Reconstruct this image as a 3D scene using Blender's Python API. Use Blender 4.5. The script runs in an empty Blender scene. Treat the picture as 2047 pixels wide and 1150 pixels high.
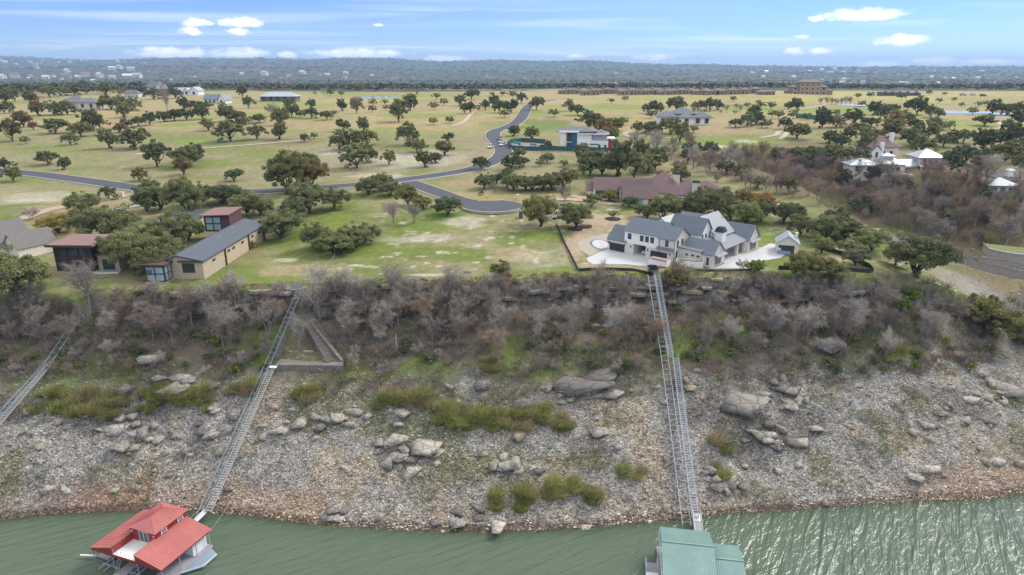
import bpy, math, random
import numpy as np
R = math.radians
random.seed(7); rng = np.random.default_rng(11)
sc = bpy.context.scene
C = sc.collection

# ------------------------------------------------------------------ camera
FPX = 24/36*2047; PIT = R(18.0); CP, SP = math.cos(PIT), math.sin(PIT); CH = 80.0
cam_d = bpy.data.cameras.new('camera'); cam = bpy.data.objects.new('camera', cam_d); C.objects.link(cam)
cam.location = (0, 0, CH); cam.rotation_euler = (R(90)-PIT, 0, 0)
cam_d.sensor_fit = 'HORIZONTAL'; cam_d.sensor_width = 36; cam_d.lens = 24; cam_d.clip_start = 0.5; cam_d.clip_end = 60000
sc.camera = cam

# ------------------------------------------------------------------ sky and sun
SUN_AZ, SUN_EL = R(56), R(43)
world = bpy.data.worlds.new('World'); sc.world = world; world.use_nodes = True
def sky_nodes():
    nt = world.node_tree; N = nt.nodes; L = nt.links; N.clear()
    def nd(t, **k):
        n = N.new(t)
        for a, b in k.items(): setattr(n, a, b)
        return n
    def M(op, a, b=None, c=None, clamp=False):
        n = nd('ShaderNodeMath', operation=op, use_clamp=clamp)
        for i, v in enumerate((a, b, c)):
            if v is None: continue
            if isinstance(v, (int, float)): n.inputs[i].default_value = v
            else: L.new(v, n.inputs[i])
        return n.outputs[0]
    sky = nd('ShaderNodeTexSky', sky_type='NISHITA', sun_disc=False)
    sky.sun_elevation = SUN_EL; sky.sun_rotation = SUN_AZ; sky.altitude = 200
    sky.air_density = 0.75; sky.dust_density = 0.0; sky.ozone_density = 4.0
    tc = nd('ShaderNodeTexCoord'); sep = nd('ShaderNodeSeparateXYZ'); L.new(tc.outputs['Generated'], sep.inputs[0])
    X, Y, Z = sep.outputs
    az = M('ARCTAN2', X, Y); el = M('ARCSINE', Z)
    # thin high cloud: planar projection of the direction, stretched across
    zz = M('ADD', M('MAXIMUM', Z, 0.0), 0.035)
    cb = nd('ShaderNodeCombineXYZ'); L.new(M('MULTIPLY', M('DIVIDE', X, zz), 0.30), cb.inputs[0]); L.new(M('MULTIPLY', M('DIVIDE', Y, zz), 0.75), cb.inputs[1])
    def noise(vec, scale, det, rough=0.55, dist=0.0):
        n = nd('ShaderNodeTexNoise'); L.new(vec, n.inputs['Vector']); n.inputs['Scale'].default_value = scale
        n.inputs['Detail'].default_value = det; n.inputs['Roughness'].default_value = rough; n.inputs['Distortion'].default_value = dist
        return n.outputs[0]
    def ramp(v, a, b):
        n = nd('ShaderNodeMapRange', interpolation_type='SMOOTHSTEP'); L.new(v, n.inputs[0])
        n.inputs[1].default_value = a; n.inputs[2].default_value = b; return n.outputs[0]
    cirrus = M('MULTIPLY', ramp(noise(cb.outputs[0], 0.55, 6, 0.55, 0.6), 0.47, 0.80), 0.60)
    cirrus = M('ADD', cirrus, M('MULTIPLY', ramp(noise(cb.outputs[0], 0.23, 3, 0.5, 0.3), 0.5, 0.75), 0.22), clamp=True)
    # small cumulus, each a lumpy body at its own bearing and height in the sky
    ca = nd('ShaderNodeCombineXYZ'); L.new(az, ca.inputs[0]); L.new(M('MULTIPLY', el, 1.6), ca.inputs[1])
    lump = M('SUBTRACT', noise(ca.outputs[0], 62, 6, 0.62), 0.5); lump2 = M('SUBTRACT', noise(ca.outputs[0], 21, 3, 0.5), 0.5)
    puffs = [(390,43,38,9),(378,60,26,9),(480,42,46,11),(478,62,26,8),(340,104,82,12),(480,104,70,11),(572,108,26,7),(715,105,118,11),(890,116,50,7),
             (1725,26,84,13),(1805,79,54,11),(1586,99,20,9),(1643,100,23,7),(1632,36,16,7),(1865,119,40,7),(1310,114,50,7),(1760,126,40,5),(1600,73,18,3),
             (755,49,14,4),(300,97,26,6),(1985,121,60,5),(1150,111,30,5),(-160,70,60,10),(2210,60,60,11)]
    tot = None
    for (px, py, rx, ry) in puffs:
        d = np.array([(px-1023.5)/FPX, CP+(575-py)/FPX*SP, -SP+(575-py)/FPX*CP]); d /= np.linalg.norm(d)
        a0 = math.atan2(d[0], d[1]); e0 = math.asin(d[2]); ra = rx/FPX*0.80; re = ry/FPX*0.93
        da = M('MULTIPLY', M('SUBTRACT', az, a0), 1/ra); de = M('MULTIPLY', M('SUBTRACT', el, e0-re*0.3), 1/re)
        low = M('MULTIPLY', M('MINIMUM', de, 0.0), 0.9)               # flatter underside
        r2 = M('ADD', M('MULTIPLY', da, da), M('ADD', M('MULTIPLY', de, de), M('MULTIPLY', low, low)))
        body = M('SUBTRACT', 1.0, r2)
        tot = body if tot is None else M('MAXIMUM', tot, body)
    tot = M('ADD', tot, M('ADD', M('MULTIPLY', lump, 3.4), M('MULTIPLY', lump2, 1.6)))
    cum = M('MULTIPLY', ramp(tot, -0.45, 1.15), 0.95)
    fill_veil = M('MULTIPLY', ramp(el, 0.10, 0.6), 0.72)                  # thin cloud inferred overhead, thickened above the view to raise ambient light
    cloud = M('MAXIMUM', M('ADD', M('MULTIPLY', cirrus, 0.8), fill_veil), cum, clamp=True)
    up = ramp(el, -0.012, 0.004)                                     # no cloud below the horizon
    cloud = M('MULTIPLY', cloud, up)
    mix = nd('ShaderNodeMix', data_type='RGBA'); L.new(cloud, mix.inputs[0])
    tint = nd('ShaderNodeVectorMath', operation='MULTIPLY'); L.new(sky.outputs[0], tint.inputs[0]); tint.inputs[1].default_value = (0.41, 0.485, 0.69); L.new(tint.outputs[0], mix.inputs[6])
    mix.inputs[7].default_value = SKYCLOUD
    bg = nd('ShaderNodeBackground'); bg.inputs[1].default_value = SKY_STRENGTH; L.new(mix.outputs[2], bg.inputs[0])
    out = nd('ShaderNodeOutputWorld'); L.new(bg.outputs[0], out.inputs[0])
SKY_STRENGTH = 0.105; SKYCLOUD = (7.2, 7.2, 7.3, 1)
sky_nodes()
sun_d = bpy.data.lights.new('sun', 'SUN'); sun = bpy.data.objects.new('sun', sun_d); C.objects.link(sun)
sun_d.energy = 1.5; sun_d.angle = R(20); sun_d.color = (1, 0.96, 0.90)
sun.rotation_euler = (R(90)-SUN_EL, 0, -SUN_AZ + math.pi); sun.location = (0, 0, 300)
sc.view_settings.view_transform = 'Standard'; sc.view_settings.look = 'None'; sc.view_settings.exposure = 1.08; sc.view_settings.gamma = 1
sc.view_settings.use_curve_mapping = False
sc.cycles.max_bounces = 6; sc.cycles.diffuse_bounces = 3; sc.cycles.glossy_bounces = 3; sc.cycles.transparent_max_bounces = 8; sc.cycles.volume_bounces = 0
sc.cycles.use_denoising = True

# ------------------------------------------------------------------ noise, terrain
def vnoise(x, y, seed=0):
    x = np.asarray(x, float); y = np.asarray(y, float)
    xi = np.floor(x).astype(np.int64); yi = np.floor(y).astype(np.int64); fx = x-xi; fy = y-yi
    fx = fx*fx*(3-2*fx); fy = fy*fy*(3-2*fy)
    def h(a, b):
        n = (a*374761393 + b*668265263 + seed*974634767) & 0xffffffff
        n = ((n ^ (n >> 13))*1274126177) & 0xffffffff
        return ((n ^ (n >> 16)) & 0xffff)/65535.0
    return (h(xi,yi)*(1-fx)+h(xi+1,yi)*fx)*(1-fy) + (h(xi,yi+1)*(1-fx)+h(xi+1,yi+1)*fx)*fy
def fbm(x, y, o=4, seed=0, g=0.5):
    s = 0; a = 1; t = 0
    for i in range(o):
        s = s + a*vnoise(x*2**i, y*2**i, seed+i*17); t += a; a *= g
    return s/t
def sst(v, a, b):
    t = np.clip((v-a)/(b-a), 0, 1); return t*t*(3-2*t)
def at(px, py, z):
    a = (px-1023.5)/FPX; b = (575-py)/FPX; d = (a, CP+b*SP, -SP+b*CP); t = (z-CH)/d[2]
    return (d[0]*t, d[1]*t, z)
def line(pts):
    w = sorted([at(*p) for p in pts]); xs = np.array([p[0] for p in w]); ys = np.array([p[1] for p in w]); zs = np.array([p[2] for p in w])
    return xs, ys, zs
SH = line([(px, py, 0) for px, py in [(-260,1050),(0,1040),(60,1031),(120,1026),(280,1021),(420,1023),(500,1031),(600,1044),(700,1051),(800,1058),(900,1062),(985,1062),(1030,1061),(1100,1057),(1200,1052),(1300,1045),(1370,1035),(1440,1027),(1550,1020),(1650,1012),(1800,1003),(1950,998),(2047,990),(2300,975)]])
L1 = line([(-300,780,14),(0,775,14),(250,765,14),(500,752,15),(760,752,15),(1000,762,15),(1250,748,15.5),(1500,738,16),(1700,724,16),(1850,706,16),(1960,690,13),(2080,690,9),(2300,690,4)])
L2 = line([(-300,650,23),(0,648,23),(380,640,23),(600,632,23),(1000,622,23),(1160,612,23.5),(1500,610,24),(1700,606,24),(1820,608,23),(1900,625,20),(1980,645,15),(2080,650,10),(2300,650,5)])
L3 = line([(-300,600,30),(0,598,30),(200,586,30),(380,580,30),(600,572,30),(800,565,30),(1000,559,30.2),(1160,550,30.7),(1500,550,31),(1700,553,31),(1800,558,30.5),(1880,572,28),(1940,600,22),(1990,625,16),(2080,630,11),(2300,630,6)])
CORR = []
PY = np.array([0,150,180,230,300,400,520,700,950,1300,2000,3000,4200,5200,9000,30000.]); PZ = np.array([30,30,31,33,36,40,44,46,47,40,25,18,14,20,20,20.])
RAV = [at(2330,640,0.8), at(2080,606,4.5), at(1985,580,7.5), at(1900,530,11), at(1830,485,14.5), at(1735,437,19), at(1630,390,24), at(1520,345,28.5), at(1400,303,34), at(1300,283,38)]
SKYL = [(-400,112),(0,110),(60,113),(130,117),(220,120),(300,117),(400,117),(500,116),(600,118),(700,117),(780,117),(880,121),(1000,120),(1060,121),(1100,123),(1170,121),(1240,125),(1300,127),(1400,128),(1500,132),(1700,133),(1800,134),(1950,132),(2047,131),(2400,131)]
def height_y(px, py, y):
    b = (575-py)/FPX; return CH + y*(-SP+b*CP)/(CP+b*SP)
SKU = np.array([(px-1023.5)/FPX/(CP+(575-py)/FPX*SP) for px, py in SKYL]); SKZ = np.array([height_y(px, py, 9500) for px, py in SKYL])
def seg_dist(x, y, pl):
    best = np.full(np.shape(x), 1e9); zz = np.zeros(np.shape(x)); tt = np.zeros(np.shape(x))
    for i in range(len(pl)-1):
        ax, ay, az_ = pl[i]; bx, by, bz = pl[i+1]; dx, dy = bx-ax, by-ay
        t = np.clip(((x-ax)*dx+(y-ay)*dy)/(dx*dx+dy*dy), 0, 1)
        d = np.hypot(x-ax-t*dx, y-ay-t*dy); m = d < best
        best = np.where(m, d, best); zz = np.where(m, az_+t*(bz-az_), zz); tt = np.where(m, i+t, tt)
    return best, zz, tt
def zones(x, y):
    ys = np.interp(x, SH[0], SH[1]); y1 = np.interp(x, L1[0], L1[1]); z1 = np.interp(x, L1[0], L1[2])
    y2 = np.interp(x, L2[0], L2[1]); z2 = np.interp(x, L2[0], L2[2]); y3 = np.interp(x, L3[0], L3[1]); z3 = np.interp(x, L3[0], L3[2])
    y2 = np.maximum(y2, y1+3); y3 = np.maximum(y3, y2+0.7)
    return ys, y1, z1, y2, z2, y3, z3
FLATS = [(45,181,27,36,31.0),(68,180,18,26,31.0),(-92,182,26,36,30.2),(-128,182,14,22,30.2),(52,248,16,24,33.2),(36,349,16,26,39.0)]
def tz0(x, y):
    x = np.asarray(x, float); y = np.asarray(y, float)
    ys, y1, z1, y2, z2, y3, z3 = zones(x, y)
    k = (y-ys)/(y1-ys)
    zb = np.where(y < ys, (y-ys)*0.42, z1*np.clip(k, 0, 1)**1.06)
    zb = np.where(y > y1, z1+(z2-z1)*np.clip((y-y1)/(y2-y1), 0, 1), zb)
    plat = np.interp(y, PY, PZ) + 5.5*(fbm(x/150, y/150, 3, 5)-0.5)*sst(y, 230, 480)
    cliff = np.clip((y-y2)/(y3-y2), 0, 1)
    w = sst(y, 155, 215)
    top = z3*(1-w) + np.maximum(plat, 0)*w
    z = np.where(y > y2, z2+(top-z2)*cliff, zb)
    # far hills
    u = x/np.maximum(y, 1)
    far = sst(y, 4300, 9500)
    n = fbm(x/2600, y/1500, 4, 31)
    hz = np.interp(u, SKU, SKZ) + (fbm(u*9, u*0+3.3, 4, 33)-0.5)*52
    z = z + sst(y, 2600, 4600)*(n-0.42)*110*(1-0.55*sst(u, 0.1, 0.5))*(1-far) + far*(hz-20)*(1-sst(y, 9600, 14000)*0.8)
    # ravine
    d, zr, t = seg_dist(x, y, RAV)
    fade = np.clip((len(RAV)-1-t)/2.0, 0, 1)
    w0 = 4+6*np.clip((6-t)/5, 0, 1)
    dd = np.maximum(d-w0, 0); carve = zr + 0.40*dd + 0.0022*dd*dd + (1-fade)*60
    z = np.where(y > y3-2, np.minimum(z, carve), z)
    return z
def tz(x, y):
    x = np.asarray(x, float); y = np.asarray(y, float)
    z = tz0(x, y)
    ys, y1, z1, y2, z2, y3, z3 = zones(x, y)
    bank = sst(y, ys-2, ys+5)*(1-sst(y, y3-4, y3))
    z = z + bank*((fbm(x/7, y/7, 4, 3)-0.5)*2.2 + (fbm(x/1.6, y/1.6, 2, 9)-0.5)*0.45)
    for fx, fy, r0, r1, fz in FLATS:
        k = 1-sst(np.hypot(x-fx, y-fy), r0, r1); z = np.where(y > y3-0.5, z*(1-k)+fz*k, z)
    lot = sst(y, y3, y3+6)*(1-sst(y, 250, 320))
    z = z + lot*(fbm(x/5, y/5, 3, 13)-0.5)*0.25*np.clip(np.min([sst(np.hypot(x-f[0], y-f[1]), f[2]-2, f[3]) for f in FLATS], axis=0), 0, 1)
    for pl in CORR:
        d, zl, t = seg_dist(x, y, pl); k = 1-sst(d, 1.8, 5.5); zn = np.maximum(zl-1.0, z-2.0); z = np.where(z > zn, z*(1-k)+zn*k, z)
    # bedding ledges in the bluff and on the steep slope below it
    m = sst(y, y2-4, y2-0.5)*(1-sst(y, y3+0.3, y3+1.0))*np.min([sst(seg_dist(x, y, pl)[0], 3, 6) for pl in CORR], axis=0)
    h = 1.15+0.5*(vnoise(x/23, y/90, 77)-0.5); q = z/h + 0.7*vnoise(x/9, y/9, 21); f = q-np.floor(q)
    z = z + m*(sst(f, 0.55, 0.95)-f)*h*0.9
    return z
def G(px, py, off=0.0, raw=False):
    a = (px-1023.5)/FPX; b = (575-py)/FPX; dx, dy, dz = a, CP+b*SP, -SP+b*CP
    t = np.concatenate([np.arange(70, 420, 1.5), np.geomspace(420, 14000, 200)]); t = t/dy
    f = CH+dz*t-tz0(dx*t, dy*t)-off; i = np.argmax(f < 0)
    if f[i] >= 0: i = len(t)-1
    t0, t1 = t[max(i-1, 0)], t[i]
    for _ in range(2):
        m = np.linspace(t0, t1, 24); f = CH+dz*m-tz0(dx*m, dy*m)-off; i = int(np.argmax(f < 0)); t0, t1 = m[max(i-1, 0)], (m[i] if f[i] < 0 else m[-1])
    x, y = dx*t1, dy*t1
    return (x, y, (float(tz0(x, y)) if raw else float(tz(x, y)))+off)
LIFT = 1.5
CORR += [[G(px, py, LIFT, True) for px, py in l] for l in ([(1306,552),(1334,716),(1356,860),(1380,1042)], [(598,584),(536,738),(470,880),(407,1026)], [(150,646),(94,730),(-40,868)])]
def pxm(p): return FPX/(p[1]*CP-(p[2]-CH)*SP)          # photo pixels per metre at p

# ------------------------------------------------------------------ materials
MAT = {}
def mat(name, col, rough=0.8, var=0.12, scale=1.5, bump=0.0, metal=0.0, spec=0.4, attr=None, objvar=0.0, trans=0.0, coord='Object', detail=5.0, bscale=None):
    if name in MAT: return MAT[name]
    m = bpy.data.materials.new(name); m.use_nodes = True; nt = m.node_tree; N = nt.nodes; L = nt.links
    b = N['Principled BSDF']; b.inputs['Roughness'].default_value = rough; b.inputs['Metallic'].default_value = metal
    b.inputs['Specular IOR Level'].default_value = spec
    tc = N.new('ShaderNodeTexCoord'); n = N.new('ShaderNodeTexNoise'); n.inputs['Scale'].default_value = scale; n.inputs['Detail'].default_value = detail
    n.inputs['Roughness'].default_value = 0.65
    L.new(tc.outputs[coord], n.inputs['Vector'])
    mr = N.new('ShaderNodeMapRange'); L.new(n.outputs[0], mr.inputs[0]); mr.inputs[1].default_value = 0.25; mr.inputs[2].default_value = 0.75
    mr.inputs[3].default_value = 1-var; mr.inputs[4].default_value = 1+var
    val = mr.outputs[0]
    if objvar:
        oi = N.new('ShaderNodeObjectInfo'); m2 = N.new('ShaderNodeMapRange'); L.new(oi.outputs['Random'], m2.inputs[0])
        m2.inputs[3].default_value = 1-objvar; m2.inputs[4].default_value = 1+objvar
        mm = N.new('ShaderNodeMath'); mm.operation = 'MULTIPLY'; L.new(val, mm.inputs[0]); L.new(m2.outputs[0], mm.inputs[1]); val = mm.outputs[0]
    vm = N.new('ShaderNodeVectorMath'); vm.operation = 'SCALE'; L.new(val, vm.inputs['Scale'])
    if attr:
        at_ = N.new('ShaderNodeAttribute'); at_.attribute_name = attr; src = at_.outputs['Color']
        if col is not None:
            mx = N.new('ShaderNodeVectorMath'); mx.operation = 'MULTIPLY'; L.new(src, mx.inputs[0]); mx.inputs[1].default_value = col[:3]; src = mx.outputs[0]
        L.new(src, vm.inputs[0])
    else: vm.inputs[0].default_value = col[:3]
    L.new(vm.outputs[0], b.inputs['Base Color'])
    if bump:
        bp = N.new('ShaderNodeBump'); bp.inputs['Strength'].default_value = 1.0; bp.inputs['Distance'].default_value = bump
        src = n
        if bscale:
            src = N.new('ShaderNodeTexNoise'); src.inputs['Scale'].default_value = bscale; src.inputs['Detail'].default_value = 4; L.new(tc.outputs[coord], src.inputs['Vector'])
        L.new(src.outputs[0], bp.inputs['Height']); L.new(bp.outputs[0], b.inputs['Normal'])
    if trans:
        tr = N.new('ShaderNodeBsdfTranslucent'); ms = N.new('ShaderNodeMixShader'); ms.inputs[0].default_value = trans
        L.new(vm.outputs[0], tr.inputs[0]); L.new(b.outputs[0], ms.inputs[1]); L.new(tr.outputs[0], ms.inputs[2])
        L.new(ms.outputs[0], N['Material Output'].inputs['Surface'])
    MAT[name] = m
    return m
def glass(name, col, rough=0.06):
    if name in MAT: return MAT[name]
    m = mat(name, col, rough, 0.25, 0.4, spec=0.9); return m

# ------------------------------------------------------------------ mesh helpers
def mesh_np(name, V, F, col=None, attr='col', smooth=False):
    """V (n,3); F (m,3) or (m,4) index array; col (n,3) per point."""
    V = np.asarray(V, np.float32); F = np.asarray(F, np.int32); me = bpy.data.meshes.new(name)
    k = F.shape[1]; me.vertices.add(len(V)); me.vertices.foreach_set('co', V.ravel())
    me.loops.add(F.size); me.loops.foreach_set('vertex_index', F.ravel())
    me.polygons.add(len(F)); me.polygons.foreach_set('loop_start', np.arange(0, F.size, k, dtype=np.int32))
    me.polygons.foreach_set('loop_total', np.full(len(F), k, np.int32))
    if smooth: me.polygons.foreach_set('use_smooth', np.ones(len(F), bool))
    if col is not None:
        a = me.color_attributes.new(attr, 'FLOAT_COLOR', 'POINT'); c = np.ones((len(V), 4), np.float32); c[:, :col.shape[1]] = col; a.data.foreach_set('color', c.ravel())
    me.update(calc_edges=True); return me
def link(name, me, m=None, parent=None, loc=None, rz=0.0):
    o = bpy.data.objects.new(name, me); C.objects.link(o)
    if m is not None:
        if len(me.materials) == 0: me.materials.append(m)
        elif me.materials[0] is not m:
            o.material_slots[0].link = 'OBJECT'; o.material_slots[0].material = m
    if parent is not None: o.parent = parent
    if loc is not None: o.location = loc
    if rz: o.rotation_euler = (0, 0, rz)
    return o
def tag(o, label, cat, group=None):
    o['label'] = label; o['category'] = cat
    if group: o['group'] = group
    return o
def thing(name, label, cat, loc=(0, 0, 0), rz=0.0, group=None):
    o = bpy.data.objects.new(name, None); C.objects.link(o); o.location = loc; o.rotation_euler = (0, 0, rz); o.empty_display_size = 0.3
    return tag(o, label, cat, group)
def kind(o, k): o['kind'] = k; return o
def copy_tree(o, parent=None):
    c = o.copy(); C.objects.link(c); c.parent = parent
    for ch in o.children: copy_tree(ch, c)
    return c
class MB:
    def __init__(s): s.v = []; s.f = []
    def add(s, vs, fs):
        k = len(s.v); s.v += [tuple(map(float, p)) for p in vs]; s.f += [tuple(i+k for i in f) for f in fs]; return s
    def box(s, x0, x1, y0, y1, z0, z1):
        return s.add([(x0,y0,z0),(x1,y0,z0),(x1,y1,z0),(x0,y1,z0),(x0,y0,z1),(x1,y0,z1),(x1,y1,z1),(x0,y1,z1)],
                     [(0,3,2,1),(4,5,6,7),(0,1,5,4),(1,2,6,5),(2,3,7,6),(3,0,4,7)])
    def hexa(s, p): return s.add(p, [(0,3,2,1),(4,5,6,7),(0,1,5,4),(1,2,6,5),(2,3,7,6),(3,0,4,7)])
    def slab(s, q, t):
        """closed slab: quad/poly q (top, ccw from above) thickened downward by t along its normal."""
        q = [np.array(p, float) for p in q]; n = np.cross(q[1]-q[0], q[2]-q[0]); n /= np.linalg.norm(n)
        if n[2] < 0: q = q[::-1]; n = -n
        k = len(q); lo = [p-n*t for p in q]
        return s.add(q+lo, [tuple(range(k)), tuple(range(2*k-1, k-1, -1))]+[(i, k+i, k+(i+1) % k, (i+1) % k) for i in range(k)])
    def prism(s, poly, z0, z1):
        k = len(poly); ar = sum(poly[i][0]*poly[(i+1) % k][1]-poly[(i+1) % k][0]*poly[i][1] for i in range(k))
        if ar < 0: poly = poly[::-1]
        return s.add([(p[0], p[1], z0) for p in poly]+[(p[0], p[1], z1) for p in poly],
                     [tuple(range(k-1, -1, -1)), tuple(range(k, 2*k))]+[(i, (i+1) % k, k+(i+1) % k, k+i) for i in range(k)])
    def bar(s, p, q, w, h=None):
        """rectangular bar from p to q, width w (horizontal) and height h."""
        h = h or w; p = np.array(p, float); q = np.array(q, float); d = q-p; d /= np.linalg.norm(d)
        u = np.array((0, 0, 1.)) if abs(d[2]) < 0.95 else np.array((1., 0, 0)); a = np.cross(d, u); a /= np.linalg.norm(a); b = np.cross(a, d)
        a = a*w/2; b = b*h/2
        return s.hexa([p-a-b, p+a-b, q+a-b, q-a-b, p-a+b, p+a+b, q+a+b, q-a+b])
    def tube(s, p, q, r0, r1=None, n=6):
        r1 = r0 if r1 is None else r1; p = np.array(p, float); q = np.array(q, float); d = q-p; d /= max(np.linalg.norm(d), 1e-6)
        u = np.array((0, 0, 1.)) if abs(d[2]) < 0.9 else np.array((1., 0, 0)); a = np.cross(d, u); a /= np.linalg.norm(a); b = np.cross(d, a)
        vs = [p+(a*math.cos(t)+b*math.sin(t))*r0 for t in np.arange(n)*2*math.pi/n]+[q+(a*math.cos(t)+b*math.sin(t))*r1 for t in np.arange(n)*2*math.pi/n]
        return s.add(vs, [(i, (i+1) % n, n+(i+1) % n, n+i) for i in range(n)]+[tuple(range(n-1, -1, -1)), tuple(range(n, 2*n))])
    def mesh(s, name):
        me = bpy.data.meshes.new(name); me.from_pydata(s.v, [], s.f); me.update(); return me
    def build(s, name, m, parent=None, loc=None, rz=0.0): return link(name, s.mesh(name), m, parent, loc, rz)

# ------------------------------------------------------------------ ground sheet
def ground_mat():
    m = mat('ground', None, 0.95, 0.26, 0.9, spec=0.12, attr='col'); nt = m.node_tree; N = nt.nodes; L = nt.links; b = N['Principled BSDF']
    at_ = [n for n in N if n.type == 'ATTRIBUTE'][0]; tc = [n for n in N if n.type == 'TEX_COORD'][0]; src = b.inputs['Base Color'].links[0].from_socket
    def M(op, a, bb, clamp=False):
        n = N.new('ShaderNodeMath'); n.operation = op; n.use_clamp = clamp
        for i_, v in enumerate((a, bb)):
            if isinstance(v, (int, float)): n.inputs[i_].default_value = v
            else: L.new(v, n.inputs[i_])
        return n.outputs[0]
    val = None; hgt = None
    for sc_, wt in ((1.9, 0.6), (4.6, 1.0)):
        v = N.new('ShaderNodeTexVoronoi'); v.inputs['Scale'].default_value = sc_; L.new(tc.outputs['Object'], v.inputs['Vector']); v.inputs['Randomness'].default_value = 1
        sp = N.new('ShaderNodeSeparateColor'); L.new(v.outputs['Color'], sp.inputs[0])
        t = M('ADD', 1.0-0.55*wt, M('MULTIPLY', sp.outputs[0], 1.1*wt)); e = M('SUBTRACT', 1.15, M('MULTIPLY', v.outputs['Distance'], 0.65*wt)); t = M('MULTIPLY', t, e)
        val = t if val is None else M('MULTIPLY', val, t); q = M('MULTIPLY', v.outputs['Distance'], -1.0/sc_); hgt = q if hgt is None else M('ADD', hgt, q)
    fac = N.new('ShaderNodeMix'); fac.data_type = 'FLOAT'; L.new(at_.outputs['Alpha'], fac.inputs[0]); fac.inputs[2].default_value = 1.0; L.new(val, fac.inputs[3])
    sc2 = N.new('ShaderNodeVectorMath'); sc2.operation = 'SCALE'; L.new(src, sc2.inputs[0]); L.new(fac.outputs[0], sc2.inputs['Scale']); L.new(sc2.outputs[0], b.inputs['Base Color'])
    gn = N.new('ShaderNodeTexNoise'); gn.inputs['Scale'].default_value = 2.2; gn.inputs['Detail'].default_value = 4; L.new(tc.outputs['Object'], gn.inputs['Vector'])
    h = M('ADD', M('MULTIPLY', gn.outputs[0], 0.12), M('MULTIPLY', M('MULTIPLY', hgt, at_.outputs['Alpha']), 0.45))
    bp = N.new('ShaderNodeBump'); bp.inputs['Distance'].default_value = 1.0; L.new(h, bp.inputs['Height']); L.new(bp.outputs[0], b.inputs['Normal'])
    return m
def build_ground():
    rows = np.concatenate([np.arange(84, 100, 0.9), np.arange(100, 168, 0.30), np.arange(168, 300, 0.95), np.geomspace(300, 1000, 130), np.geomspace(1000, 16000, 120)[1:]])
    NU = 560; uu = np.linspace(-1.22, 1.22, NU); uu = np.sign(uu)*np.abs(uu)**1.08
    Yg, Ug = np.meshgrid(rows, uu, indexing='ij')
    Xg = Ug*(Yg*0.93+26)
    x = Xg.ravel(); y = Yg.ravel(); z = tz(x, y)
    ys, y1, z1, y2, z2, y3, z3 = zones(x, y)
    c = np.zeros((len(x), 3))
    def put(col, w):
        nonlocal c
        w = np.clip(w, 0, 1)[:, None]; c = c*(1-w)+np.array(col)[None]*w
    # plateau grassland
    n1 = fbm(x/38, y/60, 4, 41); n2 = fbm(x/9, y/14, 4, 42); n3 = fbm(x/3, y/4, 3, 43)
    put((0.235,0.222,0.105), np.ones(len(x)))
    put((0.165,0.195,0.055), sst(n1, 0.54, 0.74)*0.75)
    put((0.300,0.250,0.140), sst(1-n1, 0.52, 0.70)*0.8)
    put((0.24,0.21,0.125), sst(n2, 0.56, 0.75)*0.55)
    lot = (1-sst(y, 232, 262))*(y > y3-0.5)
    put((0.125,0.168,0.034), lot*sst(fbm(x/15, y/13, 4, 44), 0.36, 0.60)*0.85)
    put((0.23,0.205,0.11), lot*sst(fbm(x/11, y/9, 4, 46), 0.55, 0.68)*0.7)
    put((0.46,0.41,0.33), lot*sst(fbm(x/3.2, y/3.0, 4, 47), 0.66, 0.74)*sst(y, 160, 170)*sst(x, -62, -30)*0.8)
    # grey-green rough across the road, then the golf course in long bands
    mid = sst(y, 255, 290)*(1-sst(y, 420, 470))
    put((0.255,0.225,0.125), mid*0.85*sst(n2, 0.30, 0.55)); put((0.160,0.190,0.052), mid*sst(fbm(x/45, y/30, 3, 48), 0.55, 0.70)*0.65)
    golf = sst(y, 400, 460)*(1-sst(y, 960, 1040))
    band = fbm(x/95, y/52, 3, 51)
    put((0.325,0.262,0.135), golf*(0.45+0.5*sst(band, 0.38, 0.52)))
    put((0.245,0.265,0.075), golf*sst(1-band, 0.53, 0.64)*0.85)
    put((0.350,0.285,0.135), golf*sst(fbm(x/60, y/35, 3, 52), 0.55, 0.68)*0.7)
    put((0.37,0.315,0.13), golf*sst(y, 640, 860)*sst(x, -60, 160)*0.6)
    for (px, py, rx, ry, col, k) in PATCHES:
        p = G(px, py); sx = rx/pxm(p); yy0 = G(px, py+ry)[1]; yy1 = G(px, py-ry)[1]; sy = max((yy1-yy0)/2, 0.5); cy = (yy0+yy1)/2
        d = np.hypot((x-p[0]*cy/p[1])/sx, (y-cy)/sy); d = d + (fbm(x/sx*1.7, y/sy*1.7, 4, int(px))-0.5)*0.9
        put(col, (1-sst(d, 0.55, 1.1))*k)
    # far woodland floor and hills
    w = sst(y + 260*(fbm(x/300, y/300, 3, 61)-0.5), 1000, 1120)
    put((0.085,0.092,0.058), w*0.97)
    clr = sst(fbm(x/420, y/650, 4, 63), 0.60, 0.70)*sst(y, 1100, 1300)*(1-sst(y, 3600, 5600)); put((0.20,0.185,0.095), clr*0.75)
    tex = fbm(x/34, y/70, 3, 64); put((0.115,0.118,0.080), w*sst(tex, 0.52, 0.75)*0.6); put((0.050,0.058,0.036), w*sst(1-tex, 0.5, 0.72)*0.7)
    put((0.36,0.33,0.28), w*sst(fbm(x/60, y/120, 2, 65), 0.84, 0.92)*0.8)
    # ravine sides
    d, zr, t = seg_dist(x, y, RAV); ins = (y > y3-2)*sst(z-tz0(x, y*0+400)*0, -1e9, -1e8)
    rav = (y > y3)*(1-sst(d, 40, 62))*(t < 7.4)
    put((0.165,0.125,0.080), rav*0.9); put((0.135,0.160,0.045), rav*sst(fbm(x/13, y/13, 4, 71), 0.5, 0.64)*0.8); put((0.23,0.17,0.09), rav*sst(fbm(x/9, y/9, 4, 72), 0.55, 0.68)*0.6)
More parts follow.
